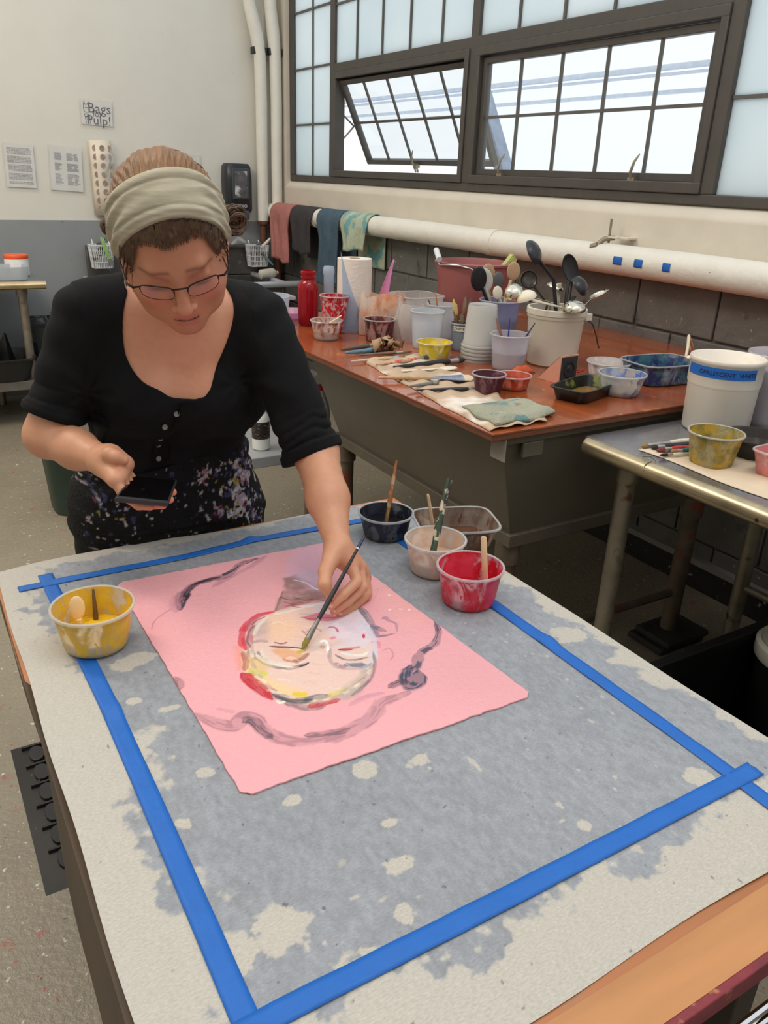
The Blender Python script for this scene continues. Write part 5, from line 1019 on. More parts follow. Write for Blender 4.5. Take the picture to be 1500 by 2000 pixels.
stroke([(0.4820, 1.0580), (0.4920, 1.0530), (0.5010, 1.0420)], 0.002, c(222, 186, 168), 0.5, 0.4, 0.4, 0.0006)
stroke([(0.4960, 1.0030), (0.5020, 0.9930), (0.5140, 0.9880)], 0.002, c(232, 208, 200), 0.5, 0.4, 0.4, 0.0006)
stroke([(0.5080, 0.9510), (0.5200, 0.9510), (0.5260, 0.9360)], 0.002, c(214, 204, 214), 0.5, 0.4, 0.4, 0.0006)
stroke([(0.4080, 0.9600), (0.4170, 0.9550), (0.4260, 0.9460)], 0.002, c(240, 222, 206), 0.5, 0.4, 0.4, 0.0006)
stroke([(0.5030, 1.0840), (0.5100, 1.0730), (0.5220, 1.0680)], 0.002, c(222, 186, 168), 0.5, 0.4, 0.4, 0.0006)
stroke([(0.5160, 1.0270), (0.5280, 1.0270), (0.5350, 1.0110)], 0.002, c(232, 208, 200), 0.5, 0.4, 0.4, 0.0006)
stroke([(0.5280, 0.9730), (0.5370, 0.9680), (0.5460, 0.9580)], 0.002, c(214, 204, 214), 0.5, 0.4, 0.4, 0.0006)
stroke([(0.4250, 0.9820), (0.4320, 0.9720), (0.4430, 0.9670)], 0.002, c(240, 222, 206), 0.5, 0.4, 0.4, 0.0006)
stroke([(0.4390, 0.9320), (0.4500, 0.9320), (0.4570, 0.9180)], 0.002, c(222, 186, 168), 0.5, 0.4, 0.4, 0.0006)
stroke([(0.5370, 1.0520), (0.5460, 1.0470), (0.5560, 1.0360)], 0.002, c(232, 208, 200), 0.5, 0.4, 0.4, 0.0006)
stroke([(0.5490, 0.9960), (0.5550, 0.9860), (0.5670, 0.9810)], 0.002, c(214, 204, 214), 0.5, 0.4, 0.4, 0.0006)
stroke([(0.4430, 1.0040), (0.4540, 1.0050), (0.4610, 0.9900)], 0.002, c(240, 222, 206), 0.5, 0.4, 0.4, 0.0006)
stroke([(0.4570, 0.9530), (0.4650, 0.9480), (0.4740, 0.9390)], 0.002, c(222, 186, 168), 0.5, 0.4, 0.4, 0.0006)
stroke([(0.4700, 0.9040), (0.4760, 0.8960), (0.4870, 0.8910)], 0.002, c(232, 208, 200), 0.5, 0.4, 0.4, 0.0006)
stroke([(0.5700, 1.0200), (0.5830, 1.0210), (0.5890, 1.0050)], 0.002, c(214, 204, 214), 0.5, 0.4, 0.4, 0.0006)
stroke([(0.4620, 1.0280), (0.4710, 1.0230), (0.4800, 1.0130)], 0.002, c(240, 222, 206), 0.5, 0.4, 0.4, 0.0006)
stroke([(0.4750, 0.9750), (0.4820, 0.9650), (0.4930, 0.9600)], 0.002, c(222, 186, 168), 0.5, 0.4, 0.4, 0.0006)
fill([(0.3910, 1.0250), (0.4100, 1.0260), (0.4130, 0.9940), (0.3910, 0.9860), (0.3830, 1.0000)], c(214, 186, 120), 0.6, 0.008, 0.3, 0)
stroke([(0.3870, 0.9280), (0.4000, 0.9060), (0.4150, 0.8930), (0.4350, 0.8870)], 0.0035, c(74, 72, 80), 0.8, 0.3, 0.4, 0)
stroke([(0.3900, 1.0570), (0.3850, 1.0290), (0.3730, 1.0050)], 0.003, c(176, 96, 84), 0.7, 0.3, 0.4, 0)
stroke([(0.5800, 0.9580), (0.5640, 0.9250), (0.5420, 0.8970), (0.5140, 0.8790), (0.4900, 0.8690)], 0.0024, c(120, 104, 108), 0.7, 0.35, 0.4, 0)
stroke([(0.4350, 1.1270), (0.4480, 1.1380), (0.4680, 1.1430)], 0.0016, c(120, 84, 88), 0.7, 0.3, 0.4, 0)
stroke([(0.4070, 1.0640), (0.4090, 1.0840), (0.4240, 1.1100), (0.4400, 1.1250)], 0.0018, c(110, 80, 88), 0.7, 0.3, 0.4, 0)
stroke([(0.5040, 1.0710), (0.5050, 1.0630), (0.5050, 1.0540)], 0.002, c(206, 120, 124), 0.7, 0.2, 0.4, 0)
stroke([(0.5060, 1.0620), (0.5210, 1.0690), (0.5320, 1.0600), (0.5300, 1.0510)], 0.0016, c(170, 160, 164), 0.7, 0.3, 0.4, 0)
stroke([(0.4960, 1.0120), (0.5080, 1.0190), (0.5070, 1.0280)], 0.004, c(216, 206, 202), 0.7, 0.2, 0.4, 0)
stroke([(0.5150, 1.0240), (0.5240, 1.0220), (0.5200, 1.0050), (0.5130, 0.9930)], 0.0028, c(244, 240, 240), 0.95, 0, 0.4, 0.0006)
stroke([(0.5130, 1.0140), (0.5110, 1.0040)], 0.004, c(200, 166, 136), 0.8, 0.2, 0.4, 0)
stroke([(0.5470, 1.0590), (0.5560, 1.0580), (0.5590, 1.0490), (0.5560, 1.0370)], 0.0014, c(196, 96, 112), 0.8, 0.1, 0.4, 0)
stroke([(0.5350, 1.0250), (0.5450, 1.0270)], 0.0028, c(212, 110, 128), 0.6, 0.2, 0.4, 0)
fill([(0.5220, 1.1140), (0.5410, 1.1090), (0.5590, 1.1090), (0.5850, 1.0860), (0.5800, 1.0770), (0.5580, 1.0750), (0.5380, 1.0920), (0.5250, 1.1020)], c(218, 98, 124), 0.9, 0.003, 0.15, 0)
stroke([(0.5210, 1.1130), (0.5350, 1.0980), (0.5570, 1.0920), (0.5790, 1.0810)], 0.0012, c(150, 70, 90), 0.7, 0.2, 0.4, 0)
stroke([(0.5230, 1.1230), (0.5350, 1.1170), (0.5490, 1.1120)], 0.002, c(180, 176, 186), 0.6, 0.3, 0.4, 0)
stroke([(0.5340, 1.1470), (0.5620, 1.1390), (0.5830, 1.1380)], 0.003, c(238, 226, 230), 0.7, 0.2, 0.4, 0)
stroke([(0.6320, 1.1060), (0.6280, 1.0640), (0.6210, 1.0310), (0.6260, 1.0170), (0.6310, 1.0040)], (0.0055, 0.004), c(98, 92, 112), 0.7, 0.4, 0.4, 0)
stroke([(0.6190, 1.0330), (0.6130, 1.0060), (0.6110, 0.9960), (0.6240, 0.9920), (0.6460, 0.9900)], (0.005, 0.0012), c(110, 100, 122), 0.7, 0.3, 0.4, 0)
stroke([(0.5910, 0.9840), (0.6010, 0.9790), (0.5910, 0.9630)], 0.004, c(226, 110, 140), 0.6, 0.3, 0.4, 0)
stroke([(0.5920, 1.0120), (0.5860, 1.0010)], 0.0022, c(206, 60, 80), 0.9, 0, 0.4, 0)
stroke([(0.6100, 1.0550), (0.6090, 1.0260), (0.6000, 0.9910), (0.5790, 0.9480)], 0.0038, c(212, 204, 216), 0.7, 0.2, 0.4, 0)
stroke([(0.6720, 1.1120), (0.6980, 1.1400)], 0.001, c(200, 140, 150), 0.3, 0, 0.4, 0)
stroke([(0.6470, 1.0420), (0.6550, 1.0440), (0.6540, 1.0320), (0.6600, 1.0170), (0.6480, 0.9940)], 0.0028, c(140, 108, 128), 0.6, 0.35, 0.4, 0)
stroke([(0.5950, 0.9550), (0.6090, 0.9530), (0.6040, 0.9340), (0.5930, 0.9250)], 0.0013, c(170, 120, 140), 0.5, 0.3, 0.4, 0)
stroke([(0.6850, 1.1390), (0.7130, 1.1420), (0.7350, 1.1210)], 0.001, c(190, 130, 130), 0.5, 0.2, 0.4, 0)
stroke([(0.3420, 1.2370), (0.3620, 1.2830), (0.3920, 1.3120), (0.4300, 1.3190), (0.4680, 1.3270), (0.5020, 1.3530), (0.5440, 1.3640)], (0.01, 0.006), c(84, 70, 86), 0.85, 0.55, 0.4, 0)
stroke([(0.3610, 1.2650), (0.3730, 1.2960), (0.4050, 1.3160), (0.4480, 1.3210)], 0.006, c(52, 42, 56), 0.75, 0.4, 0.4, 0)
stroke([(0.4230, 1.2900), (0.4570, 1.3130), (0.4980, 1.3260), (0.5640, 1.3660)], 0.006, c(180, 120, 140), 0.5, 0.5, 0.4, 0)
stroke([(0.3340, 1.2310), (0.3410, 1.2630), (0.3570, 1.2850)], 0.008, c(196, 130, 146), 0.5, 0.4, 0.4, 0)
stroke([(0.2800, 1.1920), (0.2930, 1.2180), (0.3270, 1.2440)], 0.0014, c(190, 110, 130), 0.5, 0.2, 0.4, 0)
stroke([(0.2650, 1.0380), (0.2720, 1.0240), (0.2690, 1.0040)], 0.006, c(100, 70, 84), 0.7, 0.5, 0.4, 0)
stroke([(0.2660, 0.9380), (0.2800, 0.9210), (0.2930, 0.8970), (0.3100, 0.8840), (0.3290, 0.8970), (0.3410, 0.8830), (0.3420, 0.8600), (0.3550, 0.8310), (0.3800, 0.8090), (0.4120, 0.8010), (0.4540, 0.8000), (0.4930, 0.8090), (0.5220, 0.8330), (0.5490, 0.8350), (0.5720, 0.8360)], 0.0095, c(160, 112, 124), 0.62, 0.45, 0.4, 0)
stroke([(0.3250, 0.8870), (0.3370, 0.8850), (0.3420, 0.8530), (0.3460, 0.8360)], 0.006, c(84, 66, 80), 0.7, 0.5, 0.4, 0)
stroke([(0.3890, 0.8190), (0.4160, 0.8090), (0.4500, 0.8020)], 0.0055, c(84, 66, 80), 0.65, 0.5, 0.4, 0)
stroke([(0.7330, 1.0090), (0.7110, 0.9590), (0.6830, 0.9310), (0.6490, 0.9190), (0.6230, 0.8930), (0.6040, 0.8850)], (0.0035, 0.01), c(90, 78, 98), 0.85, 0.5, 0.4, 0)
stroke([(0.6120, 0.8950), (0.5930, 0.8720), (0.5830, 0.8520), (0.5970, 0.8530), (0.6160, 0.8780)], 0.01, c(62, 68, 90), 0.85, 0.35, 0.4, 0)
stroke([(0.5850, 0.8590), (0.5720, 0.8640), (0.5510, 0.8600)], 0.006, c(66, 56, 72), 0.8, 0.4, 0.4, 0)
stroke([(0.5390, 0.8530), (0.5100, 0.8560), (0.4760, 0.8500)], 0.004, c(190, 130, 150), 0.5, 0.4, 0.4, 0)
stroke([(0.5100, 0.8310), (0.4820, 0.8080), (0.4680, 0.8000)], 0.007, c(190, 140, 150), 0.4, 0.5, 0.4, 0)
stroke([(0.6230, 1.1690), (0.6850, 1.1770), (0.7190, 1.2010), (0.7540, 1.1690)], 0.001, c(200, 130, 130), 0.4, 0, 0.4, 0)
stroke([(0.3020, 0.9340), (0.3220, 0.9140)], 0.003, c(210, 140, 150), 0.5, 0.4, 0.4, 0)
stroke([(0.7020, 1.1130), (0.7050, 1.1090)], 0.0022, c(246, 222, 216), 0.9, 0, 0.4, 0)
stroke([(0.6750, 1.0660), (0.6770, 1.0620)], 0.0022, c(246, 222, 216), 0.9, 0, 0.4, 0)
stroke([(0.6920, 1.0590), (0.6950, 1.0550)], 0.0022, c(246, 222, 216), 0.9, 0, 0.4, 0)
stroke([(0.7060, 1.0500), (0.7080, 1.0460)], 0.0022, c(246, 222, 216), 0.9, 0, 0.4, 0)
stroke([(0.6840, 1.1570), (0.6870, 1.1530)], 0.0022, c(246, 222, 216), 0.9, 0, 0.4, 0)
stroke([(0.7430, 1.1470), (0.7460, 1.1430)], 0.0022, c(246, 222, 216), 0.9, 0, 0.4, 0)
V = np.stack([PX, PY, TZ+.0042+.0010*(PN-.5)+relief*(.5+NA)], -1); rimv = []
V = V.reshape(-1, 3); idx = np.arange(nu*nv).reshape(nu, nv); FQ = np.stack([idx[:-1, :-1], idx[1:, :-1], idx[1:, 1:], idx[:-1, 1:]], -1).reshape(-1, 4)
ring = np.concatenate([idx[:, 0], idx[-1, 1:], idx[-2::-1, -1], idx[0, -2:0:-1]]); nb = len(V)
low = V[ring].copy(); low[:, 2] = TZ+.0018; V = np.concatenate([V, low]); r2 = np.arange(len(ring)); nx_ = np.roll(r2, -1)
FQ = np.concatenate([FQ, np.stack([ring[nx_], ring[r2], nb+r2, nb+nx_], -1)])
colv = np.concatenate([colr.reshape(-1, 3), np.tile(np.array(c(214, 140, 140)), (len(ring), 1))])
o = frompy('painted_paper', V, FQ, mat('pink_pulp_paper', (1, 1, 1), .5, var=.03, scale=200, attr='paint', bump=.25, bscale=230, detail=2), colors=np.clip(colv, 0, 1))
tag(o, 'thick pink handmade paper with an unfinished upside-down portrait', 'painting')
# ---- paint tubs on the table
T = TZ+.0016
cup('paint_tub', 'yellow paint tub on the left tape strip', 'paint tub', (.190, 1.192, T+.0014), .050, .0645, .072, clear('yellow_smeared', (.93, .88, .74), .62, .15, paint=c(228, 186, 48), cover=(.43, .54), pscale=20, paint2=c(218, 172, 50)), mat('yellow_paint_a', c(232, 188, 36), .35, spots=((c(206, 140, 30), 24, .60, .70),)), .36)
tag(obj('plastic_spoon', MB().ball((0, 0, .010), 1, 20, (.0125, .004, .022)).tube([(0, 0, -.01), (.003, .006, -.035)], [.005, .0045], 8), mat('cream_spoon', c(248, 214, 170), .4)), 'pale plastic spoon standing in the yellow tub', 'spoon').location = (.170, 1.218, T+.050)
brush('dark-stained brush handle leaning in the yellow tub', (.196, 1.215, T+.012), (.203, 1.248, T+.072), c(96, 66, 20), .0035, bris=c(190, 140, 30), fer=c(150, 120, 40))
cup('paint_tub', 'black paint tub at the far end of the table', 'paint tub', (.838, 1.352, T), .046, .0595, .054, clear('black_smeared', (.25, .27, .32), .85, .1, paint=c(16, 18, 28), cover=(.40, .52), pscale=22, paint2=c(30, 36, 56)), mat('black_paint', c(10, 11, 15), .12), .55)
brush('brown-handled brush standing in the black paint tub', (.826, 1.335, T+.018), (.872, 1.372, T+.162), c(150, 96, 58), .0045, bris=c(196, 186, 160), fer=c(150, 120, 84), bl=.10, fl=.25, hb=c(190, 150, 110))
cup('paint_tub', 'cream and beige paint tub between the black and red ones', 'paint tub', (.838, 1.162, T), .046, .0605, .070, clear('beige_smeared', (.92, .86, .80), .75, .15, paint=c(214, 178, 152), cover=(.42, .56), pscale=17, paint2=c(228, 206, 190)), mat('beige_paint_b', c(206, 176, 150), .35), .45)
brush('paint-crusted green brush standing in the beige tub', (.822, 1.150, T+.03), (.880, 1.19, T+.182), c(60, 78, 62), .0062, bris=c(60, 66, 56), fer=c(84, 100, 84), bl=.08, fl=.18, hb=c(206, 198, 170))
brush('thin dark brush crossing the green one in the beige tub', (.846, 1.170, T+.09), (.884, 1.178, T+.198), c(60, 56, 54), .0028, bris=c(120, 110, 100), hb=c(160, 150, 140))
stick('stir_stick', 'pale wooden spatula behind the beige tub', 'stick', (.892, 1.232, T+.01), (.862, 1.232, T+.135), mat('birch_wood', c(222, 196, 158), .6), .0055)
cup('paint_tub', 'red paint tub nearest the pink paper', 'paint tub', (.826, 1.030, T), .0485, .0615, .073, clear('red_smeared', (.93, .72, .78), .55, .12, paint=c(196, 22, 42), cover=(.40, .50), pscale=17, paint2=c(214, 60, 84)), mat('red_paint_b', c(196, 20, 36), .25), .32)
stick('stir_stick', 'flat wooden stick standing in the red tub', 'stick', (.858, 1.022, T+.03), (.868, 1.052, T+.115), mat('birch_wood', c(222, 196, 158), .6), .0085, .25)
t = cup('square_tub', 'clear rectangular tub smeared with brown at the table corner', 'tub', (.955, 1.255, T), .070, .088, .052, clear('brown_smeared', (.72, .62, .55), .38, .12, paint=c(104, 70, 50), cover=(.46, .62), pscale=10, pstretch=(1, 1, .3)), mat('brown_wash', c(96, 60, 40), .2), .22, sq=5, sy=.78, rz=-.35)
# anti-fatigue mat
t = thing('floor_mat', 'black ribbed rubber mat on the floor behind the table', 'mat', (.55, 1.80, 0)); m_rub = mat('black_rubber', c(30, 28, 27), .6, var=.25, scale=18, spots=((c(150, 140, 128), 45, .70, .73), (c(150, 60, 60), 22, .74, .78)))
obj('mat_border', MB().hexa([(-.485, -.285, 0), (.45, -.285, 0), (.45, .285, 0), (-.485, .285, 0)], [(-.455, -.255, .014), (.42, -.255, .014), (.42, .255, .014), (-.455, .255, .014)]), m_rub, t)
tm = MB()
for i in range(9):
    for j in range(6):
        x, y = -.425+.09*i, -.21+.084*j
        tm.prism([(x+.026*math.cos(a)*(1-.25*abs(math.cos(a))), y+.033*math.sin(a)) for a in [k*math.pi/6 for k in range(12)]], .012, .023).box((x-.034, y+.036, .012), (x+.034, y+.043, .023))
obj('tread', tm, m_rub, t, bevel=.0015)['kind'] = 'stuff'
# chrome wire shelf at the near right corner
t = thing('wire_shelf', 'chrome wire shelf at the near right corner of the table', 'shelf', (.75, .0, 0)); m_ch = mat('chrome_wire', c(205, 208, 212), .18, 1, var=.05)
sh = MB(); zs = .775
for k, yy in enumerate(np.arange(.262, -.22, -.026)): sh.tube([(-.45, yy, zs), (.45, yy, zs)], .0032 if k else .0045, 8)
for xx in (-.44, -.15, .15, .44): sh.tube([(xx, .26, zs-.006), (xx, -.22, zs-.006)], .0035, 8)
sh.tube([(-.45, .262, zs-.028), (.45, .262, zs-.028)], .0045, 8)
for k in range(13): sh.tube([(-.45+.07*k, .262, zs-.004), (-.415+.07*k, .262, zs-.026), (-.38+.07*k, .262, zs-.004)], .0018, 5)
obj('wire_deck', sh, m_ch, t)
for xx in (-.45, .45):
    for yy in (.255, -.22): obj('post', MB().tube([(xx, yy, 0), (xx, yy, .80)], .0125, 14), m_ch, t)
# ================================================================ the woman
def smin(a, b, k):
    h = np.clip(.5+.5*(b-a)/k, 0, 1); return b*(1-h)+a*h-k*h*(1-h)
smax = lambda a, b, k: -smin(-a, -b, k)
class RC:      # tapered round cone
    def __init__(s, a, b, r1, r2, k=.02): s.a = np.array(a, float); s.b = np.array(b, float); s.r1, s.r2, s.k = r1, r2, k
    def d(s, P, g=0):
        e = s.b-s.a; t = np.clip(((P-s.a)@e)/(e@e+1e-12), 0, 1); return np.linalg.norm(P-s.a-t[:, None]*e, axis=1)-(s.r1+(s.r2-s.r1)*t)-g
class EL:      # ellipsoid, optional axes (rows)
    def __init__(s, cen, R, k=.02, A=None): s.c = np.array(cen, float); s.R = np.array(R, float); s.k = k; s.A = A
    def d(s, P, g=0):
        q = P-s.c
        if s.A is not None: q = q@s.A.T
        R = s.R+g; k0 = np.linalg.norm(q/R, axis=1); k1 = np.linalg.norm(q/(R*R), axis=1)+1e-9; return k0*(k0-1)/k1
def union(prims, P, g=0, rad=0):
    D = None
    for p in prims:
        d = p.d(P, g); D = d if D is None else smin(D, d, p.k)
    return D
def sdf_mesh(prims, lo, hi, h, post=None, g=0, B=16):
    lo = np.array(lo, float); n = (np.ceil((np.array(hi)-lo)/h/B).astype(int)); N3 = n*B
    ax = [np.arange(m) for m in n]; bc = np.stack(np.meshgrid(*ax, indexing='ij'), -1).reshape(-1, 3)
    C = lo+(bc*B+(B-1)/2)*h; rad = B*h*.9
    DP = np.stack([p.d(C, g) for p in prims]); ds = union(prims, C, g)
    if post: ds = post(C, ds)
    F = np.empty(tuple(N3), np.float32)
    F[:] = np.repeat(np.repeat(np.repeat(ds.reshape(tuple(n)), B, 0), B, 1), B, 2)
    off = np.stack(np.meshgrid(*[np.arange(B)]*3, indexing='ij'), -1).reshape(-1, 3)*h
    near = np.where(np.abs(ds) < rad*1.5+.01)[0]
    for q in near:
        act = [prims[i] for i in np.where(DP[:, q] < max(ds[q], 0)+rad*2+.05)[0]]
        if not act: continue
        P = lo+bc[q]*B*h+off; d = union(act, P, g)
        if post: d = post(P, d)
        i, j, k = bc[q]*B; F[i:i+B, j:j+B, k:k+B] = d.reshape(B, B, B)
    I = F < 0
    cnt = np.zeros(tuple(N3-1), np.uint8)
    for a in (0, 1):
        for b in (0, 1):
            for c_ in (0, 1): cnt += I[a:N3[0]-1+a, b:N3[1]-1+b, c_:N3[2]-1+c_]
    act = np.argwhere((cnt > 0) & (cnt < 8)); vid = -np.ones(cnt.shape, np.int32); vid[tuple(act.T)] = np.arange(len(act))
    S_ = np.zeros((len(act), 3)); W_ = np.zeros(len(act)); co = [(a, b, c_) for a in (0, 1) for b in (0, 1) for c_ in (0, 1)]
    val = {o: F[act[:, 0]+o[0], act[:, 1]+o[1], act[:, 2]+o[2]] for o in co}
    for o in co:
        for axi in range(3):
            if o[axi] == 0:
                o2 = tuple(o[m]+(m == axi) for m in range(3)); va, vb = val[o], val[o2]; m_ = (va < 0) != (vb < 0)
                t = np.where(m_, va/(va-vb+1e-12), 0)
                pt = np.array(o, float)+t[:, None]*np.eye(3)[axi]; S_[m_] += pt[m_]; W_[m_] += 1
    V = lo+(act+S_/W_[:, None])*h; Q = []
    for axi in range(3):
        sl = [slice(1, -1)]*3; sl[axi] = slice(0, -1); s2 = list(sl); s2[axi] = slice(1, None)
        A0, A1 = I[tuple(sl)], I[tuple(s2)]; e = np.argwhere(A0 != A1); inside = A0[tuple(e.T)]
        of = np.array([1, 1, 1]); of[axi] = 0; e = e+of; u_, v2 = [m for m in range(3) if m != axi]
        eu, ev = np.eye(3, dtype=int)[u_], np.eye(3, dtype=int)[v2]
        ok = np.all(e < np.array(vid.shape), 1); e, inside = e[ok], inside[ok]
        q4 = np.stack([vid[tuple((e-eu-ev).T)], vid[tuple((e-ev).T)], vid[tuple(e.T)], vid[tuple((e-eu).T)]], 1)
        flip = inside if axi != 1 else ~inside; q4[~flip] = q4[~flip][:, ::-1]; Q.append(q4[(q4 >= 0).all(1)])
    return V, np.concatenate(Q)

HC = np.array([.402, 1.335, 1.430]); HS = 1.06
HA = np.array([[.946, -.291, .142], [-.153, -.787, -.597], [-.286, -.543, .789]])
HA = HA/np.linalg.norm(HA, axis=1)[:, None]
def toL(P): return ((P-HC)@HA.T)/HS
def toW(q): return HC+HS*(np.array(q)@HA)
def mir(f): return [f(-1), f(1)]
face = [EL((0, -.012, .036), (.074, .095, .091), .01), EL((0, .022, -.012), (.062, .068, .080), .03), EL((0, .044, -.056), (.050, .046, .040), .028),
        EL((0, .079, -.085), (.022, .016, .015), .026), EL((0, .066, -.055), (.026, .030, .032), .02), RC((-.030, .075, .031), (.030, .075, .031), .0080, .0080, .016)]
face += mir(lambda s: EL((s*.038, .060, -.020), (.021, .022, .022), .022))
face += mir(lambda s: RC((s*.055, .02, -.01), (s*.042, .042, -.066), .022, .016, .03))
face_sock = mir(lambda s: EL((s*.0315, .102, .011), (.018, .020, .0125), .012))
face_add = mir(lambda s: EL((s*.0315, .0735, .011), (.0145, .0125, .0115), .004))
face_add += [RC((0, .083, .022), (0, .104, -.018), .0078, .0098, .009), EL((0, .1090, -.025), (.0108, .0095, .0088), .007)]
face_add += mir(lambda s: EL((s*.0130, .0985, -.028), (.0066, .0085, .0064), .005))
face_add += [RC((-.012, .0880, -.0510), (.012, .0880, -.0510), .0050, .0050, .006), EL((0, .0945, -.0500), (.012, .0042, .0042), .004), RC((-.012, .0885, -.0605), (.012, .0885, -.0605), .0062, .0062, .006), EL((0, .090, -.041), (.004, .005, .010), .006)]
face_add += mir(lambda s: RC((s*.022, .080, -.055), (s*.010, .090, -.0555), .003, .003, .006))
for s in (-1, 1):
    face_add += [EL((s*.0800, -.012, -.002), (.0055, .017, .028), .006, np.array([[.93, s*.36, 0], [-s*.36, .93, 0], [0, 0, 1.]])), EL((s*.0775, -.004, -.022), (.005, .009, .010), .006)]
class HEAD:
    k = .012
    def d(s, P, g=0):
        q = toL(P); D = np.full(len(q), 1.0); r = np.linalg.norm(q, axis=1); far = r > .30; D[far] = (r[far]-.14)
        m = ~far
        if m.any():
            x = q[m]; d = union(face, x)
            for e in face_sock: d = smax(d, -e.d(x), .010)
            for e in face_add: d = smin(d, e.d(x), e.k)
            # parted line of the mouth, nostrils, ear hollow
            d = smax(d, -union([RC((-.0075, .0965, -.0556), (.0075, .0965, -.0556), .0020, .0020, .001)]+mir(lambda s: RC((s*.0075, .0965, -.0556), (s*.0180, .0925, -.0546), .0020, .0012, .001)), x), .003)
            for sx in (-1, 1):
                d = smax(d, -EL((sx*.0062, .1015, -.0345), (.0034, .0050, .0034)).d(x), .003)
                d = smax(d, -EL((sx*.0870, -.006, .0), (.0045, .009, .015)).d(x), .003)
            D[m] = d
        return D*HS-g
Y_ = lambda p: np.array(p, float)
headp = HEAD()
neck = [RC(toW((0, -.028, -.045)), (0.4690, 1.5350, 1.3110), .052, .058, .03)]
shR, shL = Y_((0.2970, 1.5500, 1.2910)), Y_((0.6110, 1.4900, 1.2740))
torso = [RC((0.3170, 1.5700, 1.2920), (0.6080, 1.5200, 1.2770), .050, .050, .03),
         RC((0.4710, 1.5600, 1.3250), (0.3480, 1.5750, 1.3110), .045, .040, .03), RC((0.4710, 1.5600, 1.3250), (0.5910, 1.5350, 1.2960), .045, .040, .03),
         RC((0.3790, 1.5750, 1.2320), (0.5500, 1.5550, 1.2190), .092, .092, .05), RC((0.3810, 1.5850, 1.1430), (0.5470, 1.5700, 1.1250), .100, .100, .05),
         RC((0.3920, 1.6500, 0.9970), (0.5300, 1.6500, 0.9750), .093, .093, .07), RC((0.3830, 1.6720, 0.8570), (0.5370, 1.6720, 0.8220), .116, .116, .07)]
bust = [EL((0.3800, 1.5100, 1.1380), (.066, .060, .062), .035), EL((0.5080, 1.5000, 1.1250), (.066, .060, .062), .035)]
elR, elL = Y_((0.2040, 1.5500, 1.0750)), Y_((0.6650, 1.3450, 1.0380))
armR = [RC(shR, elR, .050, .041, .03)]; armL = [RC(shL, elL, .053, .043, .03)]
foreR = [RC(elR, (0.2410, 1.4750, 1.0650), .039, .035, .02), RC((0.2410, 1.4750, 1.0650), (0.2720, 1.3850, 1.0660), .035, .0235, .02)]
foreL = [RC(elL, (0.6410, 1.2450, 0.9800), .042, .0385, .02), RC((0.6410, 1.2450, 0.9800), (0.6150, 1.1500, 0.9210), .0385, .0215, .02)]
def chain(pts, r, k=.006, k0=None):
    P = [Y_(p) for p in pts]; return [RC(P[i], P[i+1], r[i], r[i+1], k if (i or k0 is None) else k0) for i in range(len(P)-1)]
wL = (0.6150, 1.1500, 0.9210)
handL = []
fingL = {'index': [(0.6280, 1.1220, 0.8990), (0.6220, 1.0920, 0.8810), (0.5850, 1.0760, 0.8710), (0.5580, 1.0680, 0.8600)],
         'middle': [(0.6460, 1.1300, 0.8870), (0.6390, 1.1000, 0.8620), (0.5990, 1.0840, 0.8500), (0.5660, 1.0730, 0.8450)],
         'ring': [(0.6600, 1.1380, 0.8700), (0.6560, 1.1140, 0.8370), (0.6190, 1.0980, 0.8280), (0.5850, 1.0860, 0.8270)],
         'little': [(0.6700, 1.1470, 0.8530), (0.6690, 1.1300, 0.8170), (0.6380, 1.1150, 0.8080), (0.6120, 1.1040, 0.8070)]}
palmL = [RC(wL, v[0], .020, .0125, .014) for v in fingL.values()]+[RC((0.6180, 1.1350, 0.9080), (0.6490, 1.1350, 0.8760), .018, .014, .01)]
thL = [(0.5950, 1.1350, 0.9200), (0.5660, 1.1050, 0.9090), (0.5520, 1.0820, 0.8970), (0.5580, 1.0700, 0.8790)]
handL = palmL+chain(thL, [.0185, .0125, .0105, .0080], .006, .012)
fingersL = [chain(v, [.0112, .0098, .0085, .0070] if n != 'little' else [.010, .0085, .0074, .0062], .0035, .006) for n, v in fingL.items()]
wR = (0.2720, 1.3850, 1.0660)
fingR = {'index': [(0.2900, 1.3550, 1.0620), (0.3130, 1.3650, 1.0270), (0.3470, 1.3600, 1.0030), (0.3770, 1.3500, 1.0020)],
         'middle': [(0.2860, 1.3400, 1.0590), (0.3030, 1.3400, 1.0240), (0.3360, 1.3300, 1.0030), (0.3640, 1.3250, 0.9990)],
         'ring': [(0.2790, 1.3250, 1.0570), (0.2910, 1.3150, 1.0260), (0.3200, 1.3050, 1.0040), (0.3440, 1.3000, 1.0010)],
         'little': [(0.2710, 1.3150, 1.0540), (0.2780, 1.2950, 1.0320), (0.2980, 1.2850, 1.0140), (0.3180, 1.2820, 1.0090)]}
handR = [RC(wR, v[0], .0225, .014, .014) for v in fingR.values()]+[RC((0.2810, 1.3750, 1.0760), (0.3000, 1.3650, 1.0630), .021, .0165, .012)]
handR += chain([(0.2730, 1.3700, 1.0780), (0.2720, 1.3450, 1.0910), (0.2800, 1.3320, 1.0890), (0.2900, 1.3300, 1.0830)], [.017, .0130, .0115, .0095], .004, .010)
fingersR = [chain(v, [.0120, .0095, .0085, .0072] if n != 'little' else [.0105, .0085, .0074, .0062], .0035, .008) for n, v in fingR.items()]
allp = torso+bust+armR+armL+neck+[headp]+foreR+foreL+handL+handR
def body_post(P, d):
    for fg in fingersL+fingersR:
        m = np.linalg.norm(P-fg[1].a, axis=1) < .12
        if m.any():
            x = P[m]; e = union(fg, x); d = d.copy(); d[m] = smin(d[m], e, .0028)
    return d
BH = .0023
V, Fq = sdf_mesh(allp, (.10, 1.02, .80), (.86, 1.86, 1.60), BH, body_post)
WROOT = (.46, 1.70, 0)
